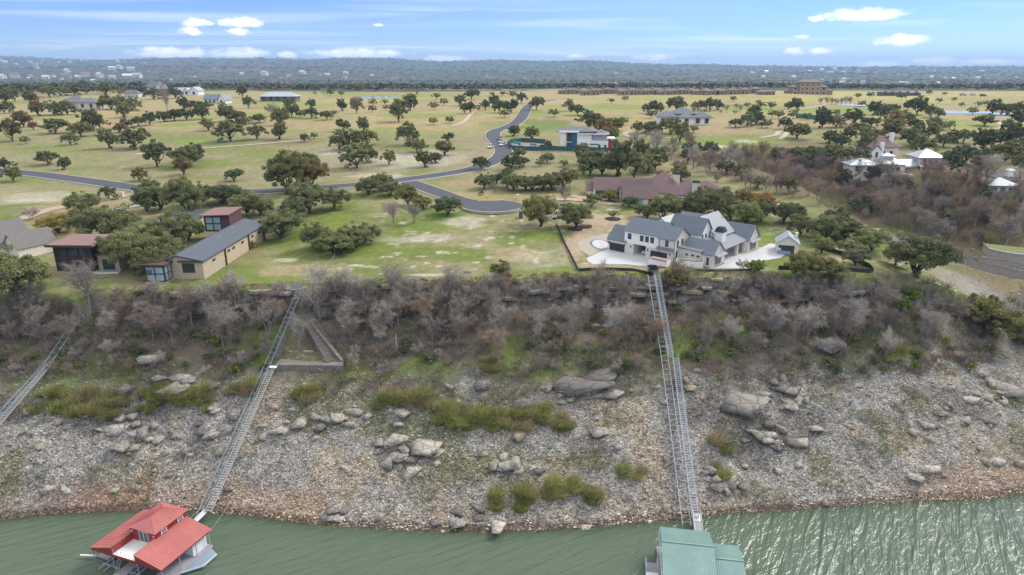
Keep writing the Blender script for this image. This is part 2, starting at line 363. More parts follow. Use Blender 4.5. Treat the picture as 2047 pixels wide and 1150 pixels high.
    bed = (y > y3-1)*(1-sst(d+6*(n2-0.5), 7, 15))*(t < 4.3); put((0.27,0.255,0.235), bed)
    put((0.12,0.115,0.105), bed*sst(n3, 0.52, 0.7)*0.7)
    # bank: gravel and clay below, leaf litter and moss above, bedded limestone in the bluff
    bank = y < y3-0.2
    rocky = bank*(1-sst(y+ (fbm(x/10, y/10, 4, 81)-0.5)*16, y1-5, y1+3))
    litter = bank*1.0
    put((0.150,0.125,0.092), litter)
    put((0.215,0.170,0.115), litter*sst(fbm(x/8, y/8, 4, 82), 0.5, 0.66)*0.7)
    put((0.115,0.155,0.035), litter*sst(fbm(x/14, y/6, 4, 83), 0.46, 0.60)*(1-sst(y, y2-5, y2))*0.85)
    put((0.325,0.305,0.268), rocky)
    put((0.150,0.135,0.118), rocky*sst(fbm(x/8, y/8, 5, 84), 0.52, 0.64)*0.65)
    put((0.37,0.30,0.20), rocky*sst(fbm(x/9, y/9, 4, 85), 0.60, 0.70)*0.6)
    put((0.15,0.15,0.065), rocky*sst(fbm(x/11, y/9, 4, 86), 0.57, 0.68)*0.65)
    shore = bank*(1-sst(z, 1.2, 4.2))
    clay = sst(fbm(x/13, y/40, 3, 87), 0.52, 0.62); clay = np.maximum(clay, (1-sst(np.abs(x+60), 22, 34))*0.85); clay = np.maximum(clay*(1-sst(x, -25, 0)*(1-sst(x, 60, 75))*0.6), sst(x, 70, 88)*0.8)
    put((0.36,0.235,0.165), shore*clay*0.8); put((0.34,0.30,0.25), shore*(1-clay)*0.5)
    put((0.10,0.065,0.045), bank*(1-sst(np.abs(z-0.15), 0.25, 0.6))*0.8)
    put((0.115,0.085,0.05), (z < -0.05)*(y < y1)*1.0)
    bl = bank*sst(y, y2-2.2, y2-0.4); put((0.29,0.26,0.215), bl*0.85)
    put((0.085,0.075,0.062), bl*sst(fbm(x/5, z/0.55, 3, 88), 0.46, 0.6)*0.9); put((0.35,0.25,0.14), bl*sst(fbm(x/4, z/2, 3, 89), 0.66, 0.76)*0.7)
    c *= (0.80+0.40*fbm(x/1.3, y/1.6, 2, 91))[:, None]
    n0, n1_ = len(rows), NU
    i = (np.arange(n0-1)[:, None]*n1_+np.arange(n1_-1)[None]).ravel(); F = np.stack([i, i+1, i+n1_+1, i+n1_], 1)
    rk = np.clip(rocky+bed+bl*0.6, 0, 1); me = mesh_np('ground', np.stack([x, y, z], 1), F, np.concatenate([c, rk[:, None]], 1), smooth=False)
    o = link('ground', me, ground_mat())
    return kind(o, 'structure')
GRN = (0.150,0.200,0.034); LIME = (0.185,0.250,0.045); DRY = (0.315,0.245,0.130); GOLD = (0.37,0.29,0.135); CAL = (0.47,0.42,0.345); SAND = (0.55,0.48,0.38); DIRT = (0.375,0.285,0.20); BROWN = (0.22,0.135,0.085)
PATCHES = [
 (700,320,170,22,(0.29,0.26,0.18),.6),(840,320,90,22,CAL,.6),(760,352,70,6,CAL,.6),(650,305,40,8,CAL,.5),(900,315,60,14,(0.33,0.28,0.2),.6),
 (385,330,80,14,GRN,.75),(560,310,90,12,GRN,.55),(120,300,130,10,GRN,.5),(380,284,45,6,LIME,.9),(370,250,50,5,LIME,.7),(560,243,80,7,DRY,.7),(460,255,60,9,BROWN,.5),
 (840,232,120,7,LIME,.7),(780,262,150,7,LIME,.55),(590,262,35,4,LIME,.8),(760,200,110,5,(0.36,0.34,0.09),.8),(870,255,70,7,DRY,.7),(1000,250,50,10,GRN,.5),
 (580,285,80,8,BROWN,.4),(100,235,110,6,LIME,.5),(230,245,120,6,DRY,.6),(620,195,120,5,DRY,.6),(1250,215,110,7,LIME,.8),(1240,228,90,6,DRY,.7),(1400,215,60,6,DRY,.6),
 (1090,250,70,14,(0.115,0.18,0.04),.75),(1480,285,130,12,LIME,.6),(1430,262,90,10,DRY,.8),(1530,245,90,12,DRY,.6),(1490,283,26,4,SAND,.95),(1440,293,18,3,SAND,.9),(1480,283,60,8,LIME,.4),
 (1700,190,150,9,(0.38,0.35,0.12),.7),(1600,200,170,6,(0.34,0.33,0.08),.7),(1720,222,120,6,LIME,.7),(1960,200,90,6,DRY,.6),(1930,250,140,12,LIME,.55),(1600,195,50,3,GOLD,.6),
 (1080,228,60,8,GRN,.5),(1130,205,70,6,GOLD,.6),(1050,200,50,5,GOLD,.5),
 (70,395,80,14,CAL,.45),(120,418,90,12,DRY,.75),(230,425,70,16,(0.30,0.22,0.13),.8),(60,360,90,8,GRN,.4),(90,440,60,8,(0.26,0.19,0.10),.8),(70,400,60,4,CAL,.7),
 (715,495,90,16,GRN,.8),(640,450,70,24,GRN,.7),(760,390,90,10,GRN,.7),(850,455,90,9,GRN,.7),(895,432,40,7,(0.10,0.20,0.02),.8),(870,475,70,7,CAL,.5),(930,445,50,14,CAL,.55),(800,480,60,6,CAL,.4),(570,520,30,5,CAL,.6),(710,531,18,3,CAL,.95),(865,550,70,3,CAL,.8),(1080,520,70,22,CAL,.25),(1120,540,60,10,GRN,.7),(540,560,60,10,GRN,.6),(690,520,70,6,(0.21,0.19,0.09),.5),
 (1075,470,60,14,GRN,.6),(960,400,120,18,(0.30,0.25,0.11),.75),(940,365,70,10,(0.31,0.24,0.13),.7),(1120,395,90,10,GOLD,.6),
 (1170,470,40,30,DIRT,.95),(1145,500,22,34,DIRT,.95),(1205,440,60,14,DIRT,.9),(1200,530,60,6,DIRT,.8),(1090,450,50,8,DIRT,.6),(1480,540,80,6,(0.28,0.24,0.17),.6),
 (1530,475,40,16,GRN,.9),(1650,515,60,10,(0.33,0.26,0.17),.8),(1700,545,80,6,GRN,.6),(1640,540,90,8,GRN,.5),(1240,545,90,5,GRN,.8),
 (1680,420,50,12,(0.15,0.19,0.045),.6),(1720,448,45,12,(0.22,0.18,0.075),.7),(1770,470,60,16,(0.27,0.19,0.115),.75),(1850,500,60,16,(0.24,0.20,0.15),.8),(1960,590,110,45,(0.27,0.25,0.225),.9),(2010,640,90,36,(0.29,0.26,0.22),.85),(1900,560,40,20,(0.25,0.215,0.15),.7),(1870,600,50,20,(0.20,0.17,0.11),.6),(2010,510,60,7,GRN,.8),(1990,225,60,2,LIME,.3),
 (950,712,90,12,GRN,.8),(860,720,60,12,GRN,.7),(1060,710,60,14,GRN,.8),(1390,735,60,16,GRN,.6),(480,715,80,10,GRN,.6),(190,690,60,10,GRN,.8),(280,720,60,10,GRN,.6),(690,740,50,8,GRN,.8),(1560,720,90,18,(0.13,0.15,0.04),.6),(110,650,50,12,GRN,.5),
 (620,1030,60,14,(0.36,0.19,0.11),.8),(60,1005,60,20,(0.38,0.23,0.15),.7),(480,1015,50,14,(0.36,0.19,0.11),.8),(2010,950,50,20,(0.42,0.30,0.22),.6),(310,1005,40,16,(0.34,0.2,0.13),.6),
 (760,910,120,30,(0.42,0.36,0.25),.4),(1230,890,80,26,(0.42,0.34,0.22),.5),(560,900,60,20,(0.13,0.125,0.125),.5),(1560,930,140,26,(0.15,0.145,0.135),.5),(1270,920,50,16,(0.14,0.13,0.135),.5),(1800,900,120,30,(0.16,0.155,0.13),.5),
]
ground = build_ground()

# ------------------------------------------------------------------ lake
def build_lake():
    xs = np.concatenate([np.linspace(-900, -160, 12)[:-1], np.arange(-160, 160, 1.0), np.linspace(160, 900, 12)])
    yv = np.concatenate([np.linspace(-600, 60, 12)[:-1], np.arange(60, 126, 0.7)])
    Yg, Xg = np.meshgrid(yv, xs, indexing='ij'); x = Xg.ravel(); y = Yg.ravel()
    dep = np.clip(-np.asarray(tz(x, y)), 0, 20); tur = 1-np.exp(-dep/0.55)
    n1 = len(xs); i = (np.arange(len(yv)-1)[:, None]*n1+np.arange(n1-1)[None]).ravel(); F = np.stack([i, i+1, i+n1+1, i+n1], 1)
    me = mesh_np('lake', np.stack([x, y, x*0], 1), F, np.stack([tur]*3, 1), smooth=True)
    m = bpy.data.materials.new('lake_water'); m.use_nodes = True; nt = m.node_tree; N = nt.nodes; L = nt.links
    b = N['Principled BSDF']; b.inputs['Base Color'].default_value = (0.092,0.128,0.082,1); b.inputs['Roughness'].default_value = 0.13; b.inputs['IOR'].default_value = 1.333; b.inputs['Specular IOR Level'].default_value = 0.5
    tc = N.new('ShaderNodeTexCoord')
    def wav(rot, sx, sy, scale, det, dist):
        m0 = N.new('ShaderNodeMapping'); m0.inputs['Rotation'].default_value = (0, 0, R(-rot)); L.new(tc.outputs['Object'], m0.inputs['Vector'])
        mp = N.new('ShaderNodeMapping'); mp.inputs['Scale'].default_value = (sx, sy, 1); L.new(m0.outputs[0], mp.inputs['Vector'])
        n = N.new('ShaderNodeTexNoise'); n.inputs['Scale'].default_value = scale; n.inputs['Detail'].default_value = det; n.inputs['Roughness'].default_value = 0.55; n.inputs['Distortion'].default_value = dist
        L.new(mp.outputs[0], n.inputs['Vector']); return n.outputs[0]
    def M(op, a, bb):
        n = N.new('ShaderNodeMath'); n.operation = op
        for i_, v in enumerate((a, bb)):
            if isinstance(v, (int, float)): n.inputs[i_].default_value = v
            else: L.new(v, n.inputs[i_])
        return n.outputs[0]
    # small wind waves in the lee of the bluff, longer and steeper ones where the cove opens
    sx_ = N.new('ShaderNodeSeparateXYZ'); L.new(tc.outputs['Object'], sx_.inputs[0])
    ex = N.new('ShaderNodeMapRange'); ex.interpolation_type = 'SMOOTHSTEP'; L.new(sx_.outputs[0], ex.inputs[0]); ex.inputs[1].default_value = 5; ex.inputs[2].default_value = 70
    lee = M('ADD', M('MULTIPLY', wav(27, 0.16, 1.0, 0.75, 2.0, 0.5), 0.85), M('MULTIPLY', wav(18, 0.35, 1.0, 2.2, 3, 0.3), 0.17))
    opn = M('ADD', M('MULTIPLY', wav(62, 0.13, 1.0, 0.42, 2.0, 1.1), 1.45), M('ADD', M('MULTIPLY', wav(46, 0.30, 1.0, 1.2, 3, 0.5), 0.36), M('MULTIPLY', wav(75, 0.6, 1.0, 4.2, 3, 0.2), 0.08)))
    h = M('ADD', M('MULTIPLY', lee, M('SUBTRACT', 1.0, ex.outputs[0])), M('MULTIPLY', opn, ex.outputs[0]))
    bp = N.new('ShaderNodeBump'); bp.inputs['Strength'].default_value = 1; bp.inputs['Distance'].default_value = 0.62; L.new(h, bp.inputs['Height']); L.new(bp.outputs[0], b.inputs['Normal'])
    tp = N.new('ShaderNodeBsdfTransparent'); tp.inputs[0].default_value = (0.80,0.78,0.60,1)
    a = N.new('ShaderNodeAttribute'); a.attribute_name = 'col'; ms = N.new('ShaderNodeMixShader')
    mr = N.new('ShaderNodeMapRange'); L.new(a.outputs['Fac'], mr.inputs[0]); mr.inputs[3].default_value = 0.25; mr.inputs[4].default_value = 1.0
    L.new(mr.outputs[0], ms.inputs[0]); L.new(tp.outputs[0], ms.inputs[1]); L.new(b.outputs[0], ms.inputs[2]); L.new(ms.outputs[0], N['Material Output'].inputs['Surface'])
    return kind(link('lake', me, m), 'structure')
lake = build_lake()

# ------------------------------------------------------------------ vegetation meshes
def leaf_quads(P, Nn, S, rs, asp=0.62):
    """one small quad per point P, facing Nn, size S."""
    n = len(P); t = rs.normal(size=(n, 3)); a = np.cross(Nn, t); a /= np.linalg.norm(a, axis=1)[:, None]+1e-9; b = np.cross(Nn, a)
    a = a*S[:, None]*0.5; b = b*S[:, None]*0.5*asp
    V = np.stack([P-a, P-b*0.9, P+a, P+b*0.9], 1).reshape(-1, 3); F = np.arange(4*n).reshape(n, 4)
    return V, F
def crown_mesh(name, seed, w=12.0, h=5.2, base=2.2, nclump=46, nleaf=95, leaf=0.50, flat=0.8, open_=0.12, droop=0.0, asym=0.25):
    rs = np.random.default_rng(seed); P = []; Nn = []; K = []
    lobes = []
    nl = rs.integers(4, 7)
    for i in range(nl):
        a = 2*math.pi*i/nl+rs.uniform(-.5, .5); r = w*0.5*rs.uniform(0.30, 0.62)*(1+asym*rs.normal()*0.5)
        lobes.append((r*math.cos(a), r*math.sin(a), base+h*rs.uniform(0.30, 0.52), w*rs.uniform(0.22, 0.30), h*rs.uniform(0.34, 0.48)))
    lobes.append((rs.normal()*w*0.05, rs.normal()*w*0.05, base+h*0.58, w*0.30, h*0.46))
    for ci in range(nclump):
        lx, ly, lz, lr, lh = lobes[rs.integers(len(lobes))]
        d = rs.normal(size=3); d[2] = abs(d[2])*flat+rs.uniform(-0.75, 0.1); d /= np.linalg.norm(d)
        q = rs.uniform(0.55, 1.06)
        c0 = np.array((lx, ly, lz))+d*np.array((lr, lr, lh))*q
        cr = w*rs.uniform(0.055, 0.105); tone = rs.uniform(0.75, 1.25)
        m = int(nleaf*rs.uniform(0.6, 1.3)); pp = rs.normal(size=(m, 3)); pp /= np.linalg.norm(pp, axis=1)[:, None]; rad = rs.uniform(0.35, 1.0, m)**0.5
        pp = pp*rad[:, None]*np.array((cr, cr, cr*0.62)); pp[:, 2] -= droop*rs.uniform(0, 1, m)*cr
        P.append(c0+pp); nn = pp*np.array((1, 1, 1.8))+rs.normal(size=(m, 3))*cr*0.55+np.array((0, 0, cr*0.5)); nn /= np.linalg.norm(nn, axis=1)[:, None]; Nn.append(nn)
        K.append(np.clip(tone*rs.uniform(0.75, 1.25, m), 0.4, 1.8))
    P = np.concatenate(P); Nn = np.concatenate(Nn); K = np.concatenate(K)
    V, F = leaf_quads(P, Nn, leaf*rs.uniform(0.6, 1.35, len(P)), rs)
    warm = rs.uniform(0.85, 1.15, len(P)); col = np.stack([K*warm, K, K*0.9], 1); col = np.repeat(col, 4, 0)
    return mesh_np(name, V, F, col), lobes
def trunk_mesh(name, seed, lobes, base=2.2, r=0.38):
    rs = np.random.default_rng(seed); mb = MB(); fork = np.array((rs.normal()*0.25, rs.normal()*0.25, base*rs.uniform(0.55, 0.8)))
    mb.tube((0, 0, -0.5), fork*0.5+rs.normal(size=3)*0.06*np.array((1, 1, 0)), r*1.25, r*0.95, 7); mb.tube(fork*0.5, fork, r*0.97, r*0.8, 7)
    for (lx, ly, lz, lr, lh) in lobes:
        e = np.array((lx*0.95, ly*0.95, lz)); m1 = fork+(e-fork)*0.5+np.array((0, 0, 0.35))+rs.normal(size=3)*0.25
        mb.tube(fork-np.array((0, 0, .15)), m1, r*0.6, r*0.36, 6); mb.tube(m1, e, r*0.36, r*0.13, 5)
        for _ in range(4):
            e2 = e+rs.normal(size=3)*np.array((lr, lr, lh))*0.5; mb.tube(m1+(e-m1)*rs.uniform(0.2, 0.9), e2, r*0.15, r*0.05, 4)
    return mb.mesh(name)
def bare_meshes(seed, h=7.0, w=6.0, nlimb=6, ntw=16, nfine=9, rt=0.19, tw=0.036, multi=1, lean=0.0, updir=0.5):
    """leafless tree: limbs as tapered tubes (trunk), fine twigs as thin blades (crown)."""
    rs = np.random.default_rng(seed); mb = MB(); A = []; B = []; Wd = []
    def limb(p, d, L, r, depth):
        n = 3; q = p
        for i in range(n):
            d = d+rs.normal(size=3)*0.20; d[2] += 0.08*updir; d /= np.linalg.norm(d); q2 = q+d*L/n; rr = r*(1-(i+1)/n*0.55)
            mb.tube(q, q2, r*(1-i/n*0.55), rr, 5 if depth < 2 else 3); 
            k = ntw if depth > 0 else 2
            for _ in range(int(k*(0.5+i*0.4))):
                t = rs.uniform(); s0 = q+(q2-q)*t; dd = d*0.5+rs.normal(size=3)*0.75; dd[2] = dd[2]*0.8+0.18*updir; dd /= np.linalg.norm(dd); ln = L*rs.uniform(0.25, 0.55)
                s1 = s0+dd*ln*0.5; s2 = s1+(dd+rs.normal(size=3)*0.25)*ln*0.5
                A.append(s0); B.append(s1); Wd.append(tw*1.35); A.append(s1); B.append(s2); Wd.append(tw)
                for _ in range(nfine):
                    u = rs.uniform(0.15, 1); f0 = s0+(s2-s0)*u; f1 = f0+(dd*0.6+rs.normal(size=3)*0.6)*ln*rs.uniform(0.18, 0.42); A.append(f0); B.append(f1); Wd.append(tw*0.62)
            q = q2
            if depth < 2 and i > 0:
                for _ in range(2):
                    d2 = d+rs.normal(size=3)*0.6; d2 /= np.linalg.norm(d2); limb(q, d2, L*rs.uniform(0.5, 0.72), rr*0.62, depth+1)
    for s in range(multi):
        a = rs.uniform(0, 6.28); d0 = np.array((math.cos(a)*0.3*(multi > 1)+lean, math.sin(a)*0.3*(multi > 1), 1.0)); d0 /= np.linalg.norm(d0)
        p0 = np.array((math.cos(a)*0.25*(multi > 1), math.sin(a)*0.25*(multi > 1), 0)); p1 = p0+d0*h*0.30; mb.tube(p0-np.array((0, 0, .5)), p1, rt*1.2, rt*0.85, 6)
        for i in range(max(2, nlimb//multi)):
            a2 = 2*math.pi*i/max(2, nlimb//multi)+rs.uniform(-.4, .4); sp = rs.uniform(0.35, 1.0)*w/h
            d = np.array((math.cos(a2)*sp, math.sin(a2)*sp, rs.uniform(0.55, 1.0))); d /= np.linalg.norm(d); limb(p0+(p1-p0)*rs.uniform(0.75, 1), d, h*0.40*rs.uniform(0.7, 1.15), rt*0.55, 1)
    A = np.array(A); B = np.array(B); Wd = np.array(Wd)
    d = B-A; n = np.cross(d, rs.normal(size=d.shape)); n /= np.linalg.norm(n, axis=1)[:, None]+1e-9; n = n*Wd[:, None]*0.5
    V = np.stack([A-n, A+n, B+n*0.45, B-n*0.45], 1).reshape(-1, 3); F = np.arange(len(V)).reshape(-1, 4)
    k = np.repeat(rs.uniform(0.72, 1.3, len(A)), 4)
    return mb.mesh('bare_trunk'), mesh_np('bare_twigs', V, F, np.stack([k, k, k], 1))
def tuft_mesh(name, seed, n=260, h=1.6, w=1.6, bw=0.07, lean=(0.35, 0.0), arch=0.5):
    """upright or wind-bent blades fanning from a few root points."""
    rs = np.random.default_rng(seed); r = rs.uniform(0, 1, n)**0.5*w*0.35; a = rs.uniform(0, 6.28, n); P = np.stack([r*np.cos(a), r*np.sin(a), r*0-0.1], 1)
    d = np.stack([np.cos(a)*r/w*1.6+lean[0]+rs.normal(size=n)*0.25, np.sin(a)*r/w*1.6+lean[1]+rs.normal(size=n)*0.25, rs.uniform(0.6, 1.2, n)], 1)
    d /= np.linalg.norm(d, axis=1)[:, None]; Ln = h*rs.uniform(0.45, 1.1, n)
    M1 = P+d*(Ln*0.55)[:, None]; d2 = d+np.stack([np.cos(a), np.sin(a), -np.ones(n)*0.2], 1)*arch*0.5+np.array((lean[0], lean[1], 0))*0.5; T = M1+d2*(Ln*0.5)[:, None]
    s = np.cross(d, rs.normal(size=(n, 3))); s /= np.linalg.norm(s, axis=1)[:, None]; s = s*bw*0.5
    V = np.concatenate([np.stack([P-s*0.6, P+s*0.6, M1+s, M1-s], 1).reshape(-1, 3), np.stack([M1-s, M1+s, T+s*0.3, T-s*0.3], 1).reshape(-1, 3)]); F = np.arange(len(V)).reshape(-1, 4)
    k = np.tile(np.repeat(rs.uniform(0.65, 1.35, n), 4), 2); return mesh_np(name, V, F, np.stack([k, k, k], 1))

BARK = mat('oak_bark', (0.075,0.062,0.050), 0.95, 0.3, 3, bump=0.03)
LEAF = {'green': mat('leaf_green', (0.222,0.236,0.11), 0.75, 0.22, 0.35, attr='col', objvar=0.22, trans=0.4, spec=0.25),
        'dark': mat('leaf_dark', (0.155,0.182,0.09), 0.75, 0.22, 0.35, attr='col', objvar=0.2, trans=0.4, spec=0.25),
        'olive': mat('leaf_olive', (0.255,0.242,0.098), 0.75, 0.22, 0.35, attr='col', objvar=0.2, trans=0.4, spec=0.25),
        'rust': mat('leaf_rust', (0.295,0.225,0.102), 0.75, 0.28, 0.3, attr='col', objvar=0.2, trans=0.4, spec=0.25),
        'lime': mat('leaf_lime', (0.238,0.301,0.059), 0.7, 0.2, 0.4, attr='col', objvar=0.15, trans=0.3, spec=0.25),
        'yellow': mat('leaf_yellow', (0.329,0.266,0.087), 0.75, 0.2, 0.4, attr='col', objvar=0.15, trans=0.25, spec=0.25),
        'sage': mat('leaf_sage', (0.215,0.225,0.15), 0.8, 0.2, 0.4, attr='col', objvar=0.2, trans=0.4, spec=0.2),
        'orange': mat('leaf_orange', (0.378,0.196,0.063), 0.8, 0.2, 0.4, attr='col', objvar=0.15, trans=0.25, spec=0.2)}
TWIG = {'grey': mat('twig_grey', (0.37,0.325,0.275), 0.95, 0.15, 0.4, attr='col', objvar=0.28, spec=0.1),
        'mauve': mat('twig_mauve', (0.295,0.235,0.195), 0.95, 0.15, 0.4, attr='col', objvar=0.25, spec=0.1),
        'pale': mat('twig_pale', (0.4,0.365,0.325), 0.95, 0.15, 0.4, attr='col', objvar=0.2, spec=0.1),
        'brown': mat('twig_brown', (0.32,0.235,0.165), 0.95, 0.15, 0.4, attr='col', objvar=0.2, spec=0.1)}
LIMBM = mat('limb_grey', (0.27,0.24,0.21), 0.95, 0.25, 2.5, bump=0.02)
OAK = []
for i, (w, h, b, nc, nl, r) in enumerate([(12,7.2,1.3,86,64,.36),(12,6.4,1.6,78,64,.38),(12,8.2,1.2,92,64,.40),(12,6.8,1.5,66,64,.34),(12,9.0,1.0,98,60,.34)]):
    me, lob = crown_mesh('oak_crown', 100+i, w, h, b, nc, nl, leaf=0.80); OAK.append((me, trunk_mesh('oak_trunk', 200+i, lob, b, r), 12.6))
OAKF = []                                                      # the same habit with finer leaf clumps, for trees seen large
for i, (w, h, b, nc, nl, r) in enumerate([(12,7.4,1.0,170,120,.40),(12,6.6,1.2,150,120,.42),(12,8.4,.9,180,120,.40)]):
    me, lob = crown_mesh('oak_crown_fine', 130+i, w, h, b, nc, nl, leaf=0.40); OAKF.append((me, trunk_mesh('oak_trunk_fine', 230+i, lob, b, r), 12.6))
BUSH = []
for i in range(2):
    me, lob = crown_mesh('bush_crown', 160+i, 5, 3.4, 0.1, 50, 90, leaf=0.26, flat=1.0); BUSH.append((me, trunk_mesh('bush_stem', 260+i, lob, 0.4, .08), 5.3))
BARE = []
for i, kw in enumerate([dict(h=9,w=6.5,nlimb=6,ntw=13,nfine=8,updir=.9), dict(h=9.5,w=5.5,nlimb=5,ntw=14,nfine=8,lean=.15,updir=1.0), dict(h=7.5,w=7,nlimb=7,ntw=13,nfine=8,multi=3,rt=.11,updir=.9), dict(h=8,w=6.5,nlimb=6,ntw=14,nfine=8,multi=2,rt=.14,updir=.9), dict(h=5,w=7,nlimb=6,ntw=14,nfine=8,multi=3,rt=.09)]):
    t, c_ = bare_meshes(300+i, **kw); BARE.append((t, c_, 7.5))
WILLOW = [tuft_mesh('willow_blades', 400+i, 330, 1.9, 2.6, 0.075, (0.28, 0.05)) for i in range(3)]
WEED = [tuft_mesh('weed_blades', 410+i, 90, 0.8, 1.0, 0.05, (0.15, 0)) for i in range(2)]

NOAK = 0
def plant(src, name, label, cat, p, s, crown_m, trunk_m, group, rz=None, sz=1.0, cn='crown', tn='trunk'):
    rs = random.Random(int(p[0]*131+p[1]*977))
    t = thing(name, label, cat, p, rs.uniform(0, 6.28) if rz is None else rz, group)
    t.scale = (s*rs.uniform(0.93, 1.07), s*rs.uniform(0.93, 1.07), s*sz*rs.uniform(0.9, 1.12))
    link(cn, src[0], crown_m, t); link(tn, src[1], trunk_m, t)
    return t
LOOK = {'green': 'green', 'dark': 'dark green', 'olive': 'olive green', 'rust': 'rusty brown-green', 'lime': 'bright lime green', 'yellow': 'yellowish', 'sage': 'pale grey-green', 'orange': 'orange-leaved', 'bare': 'leafless grey', 'mauve': 'leafless dark'}
def where(px, py):
    if py > 525 and px > 1560: return 'at the bluff top beside the black silt fence'
    if 1330 <= px <= 1530 and py > 530: return 'at the bluff top in front of the white farmhouse'
    if px < 420 and py > 440: return 'crowding the glass pavilion of the modern stone house'
    if px < 500 and py > 355: return 'between the entrance road and the modern stone house'
    if 500 <= px < 610 and py > 425: return 'beside the long stone wing of the modern house'
    if 500 <= px < 700 and py > 360: return 'by the road above the empty lot'
    if 610 <= px < 760 and py > 470: return 'in the grove on the empty green lot'
    if 700 <= px < 930 and py > 375: return 'on the empty lot below the road junction'
    if 930 <= px < 1140 and py > 360 and py < 420: return 'in the row behind the cul-de-sac'
    if 1040 <= px < 1240 and py >= 400: return 'along the paved driveway of the white farmhouse'
    if 1270 <= px < 1460 and py > 425: return 'between the white farmhouse and the brown-roofed house'
    if 1160 <= px < 1440 and py > 340: return 'around the brown-roofed house'
    if 1460 <= px < 1620 and py > 400: return 'on the lawn behind the white farmhouse'
    if px >= 1600 and py > 440: return 'along the ravine rim past the small stone cabana'
    if px >= 1600 and py > 266: return 'around the pale metal-roofed houses above the ravine'
    if 1000 <= px < 1260 and py > 245: return 'around the building site of the white flat-roofed house'
    if 1260 <= px < 1440 and py > 245: return 'by the loop path near the white grey-roofed house'
    if 1440 <= px and py > 236: return 'around the green-screened courts on the far fairways'
    if 1600 <= px and py > 185: return 'by the ponds on the far fairways'
    if 1080 <= px and py > 180: return 'on the fairway in front of the row of brown villas'
    if 900 <= px < 1080 and py > 180: return 'at the road bend on the golf course'
    if 640 <= px < 920 and 255 < py < 345: return 'on the dry pale-soiled field beside the winding road'
    if px < 500 and py > 285: return 'on the grass across the entrance road'
    if px < 480 and py > 228: return 'along the brushy draw crossing the fairways'
    if px < 520: return 'around the white and grey-roofed golf houses'
    return 'on the tan fairways beside the small dark pavilion'
def near(px):
    for lim, s in ((330, 'below the glass pavilion'), (520, 'below the long stone wing'), (560, 'beside the red-roofed dock stair'), (720, 'around the stone steps'), (930, 'below the left half of the empty lot'), (1150, 'below the round shrub of the empty lot'), (1290, 'below the garage court'), (1400, 'beside the farmhouse stair'), (1560, 'below the farmhouse terrace'), (1760, 'below the silt-fenced point'), (9999, 'towards the leaning olive tree')):
        if px < lim: return s
def shore(px):
    for lim, s in ((200, 'past the dark tram rails'), (430, 'behind the red-roofed dock'), (560, 'beside the red-roofed dock stair'), (760, 'below the stone terrace'), (960, 'above the pale shoreline boulder'), (1180, 'below the layered rock slabs'), (1330, 'between the layered slabs and the long stair'), (1450, 'beside the long steel stair'), (1640, 'below the huge round boulder'), (1830, 'below the lime green trees'), (9999, 'under the rocky point')):
        if px < lim: return s
def oak(px, py, w, look='green', fine=None, name='live_oak', label=None):
    p = G(px, py); k = pxm(p); w = min(w, 17*k); s = w/k/11.6
    fine = (k > 5.0 and w > 40) if fine is None else fine
    rs = random.Random(px*7919+py*104729); src = rs.choice(OAKF if fine else OAK)
    size = 'small' if w/k < 6.5 else ('large' if w/k > 12.5 else 'medium-sized')
    wh = where(px, py); lb = label or f'{size} {LOOK[look]} spreading oak {wh}'
    return plant(src, name, lb, 'tree', p, s, LEAF[look], BARK, None if label else f'{size} {LOOK[look]} oaks {wh}', sz=rs.uniform(0.85, 1.3))
def bare(px, py, w, tw='grey', k=None, label=None, name='bare_tree', p=None, sz=1.0):
    p = p or G(px, py); s = w/pxm(p)/7.5; rs = random.Random(int(px*7919+py*104729)); src = BARE[rs.randrange(5) if k is None else k]
    wh = where(px, py); lb = label or f'leafless {"dark brown" if tw in ("mauve","brown") else "grey"} twiggy tree {wh}'
    return plant((src[1], src[0]), name, lb, 'tree', p, s, TWIG[tw], LIMBM, lb.replace('tree', 'trees') , sz=sz)

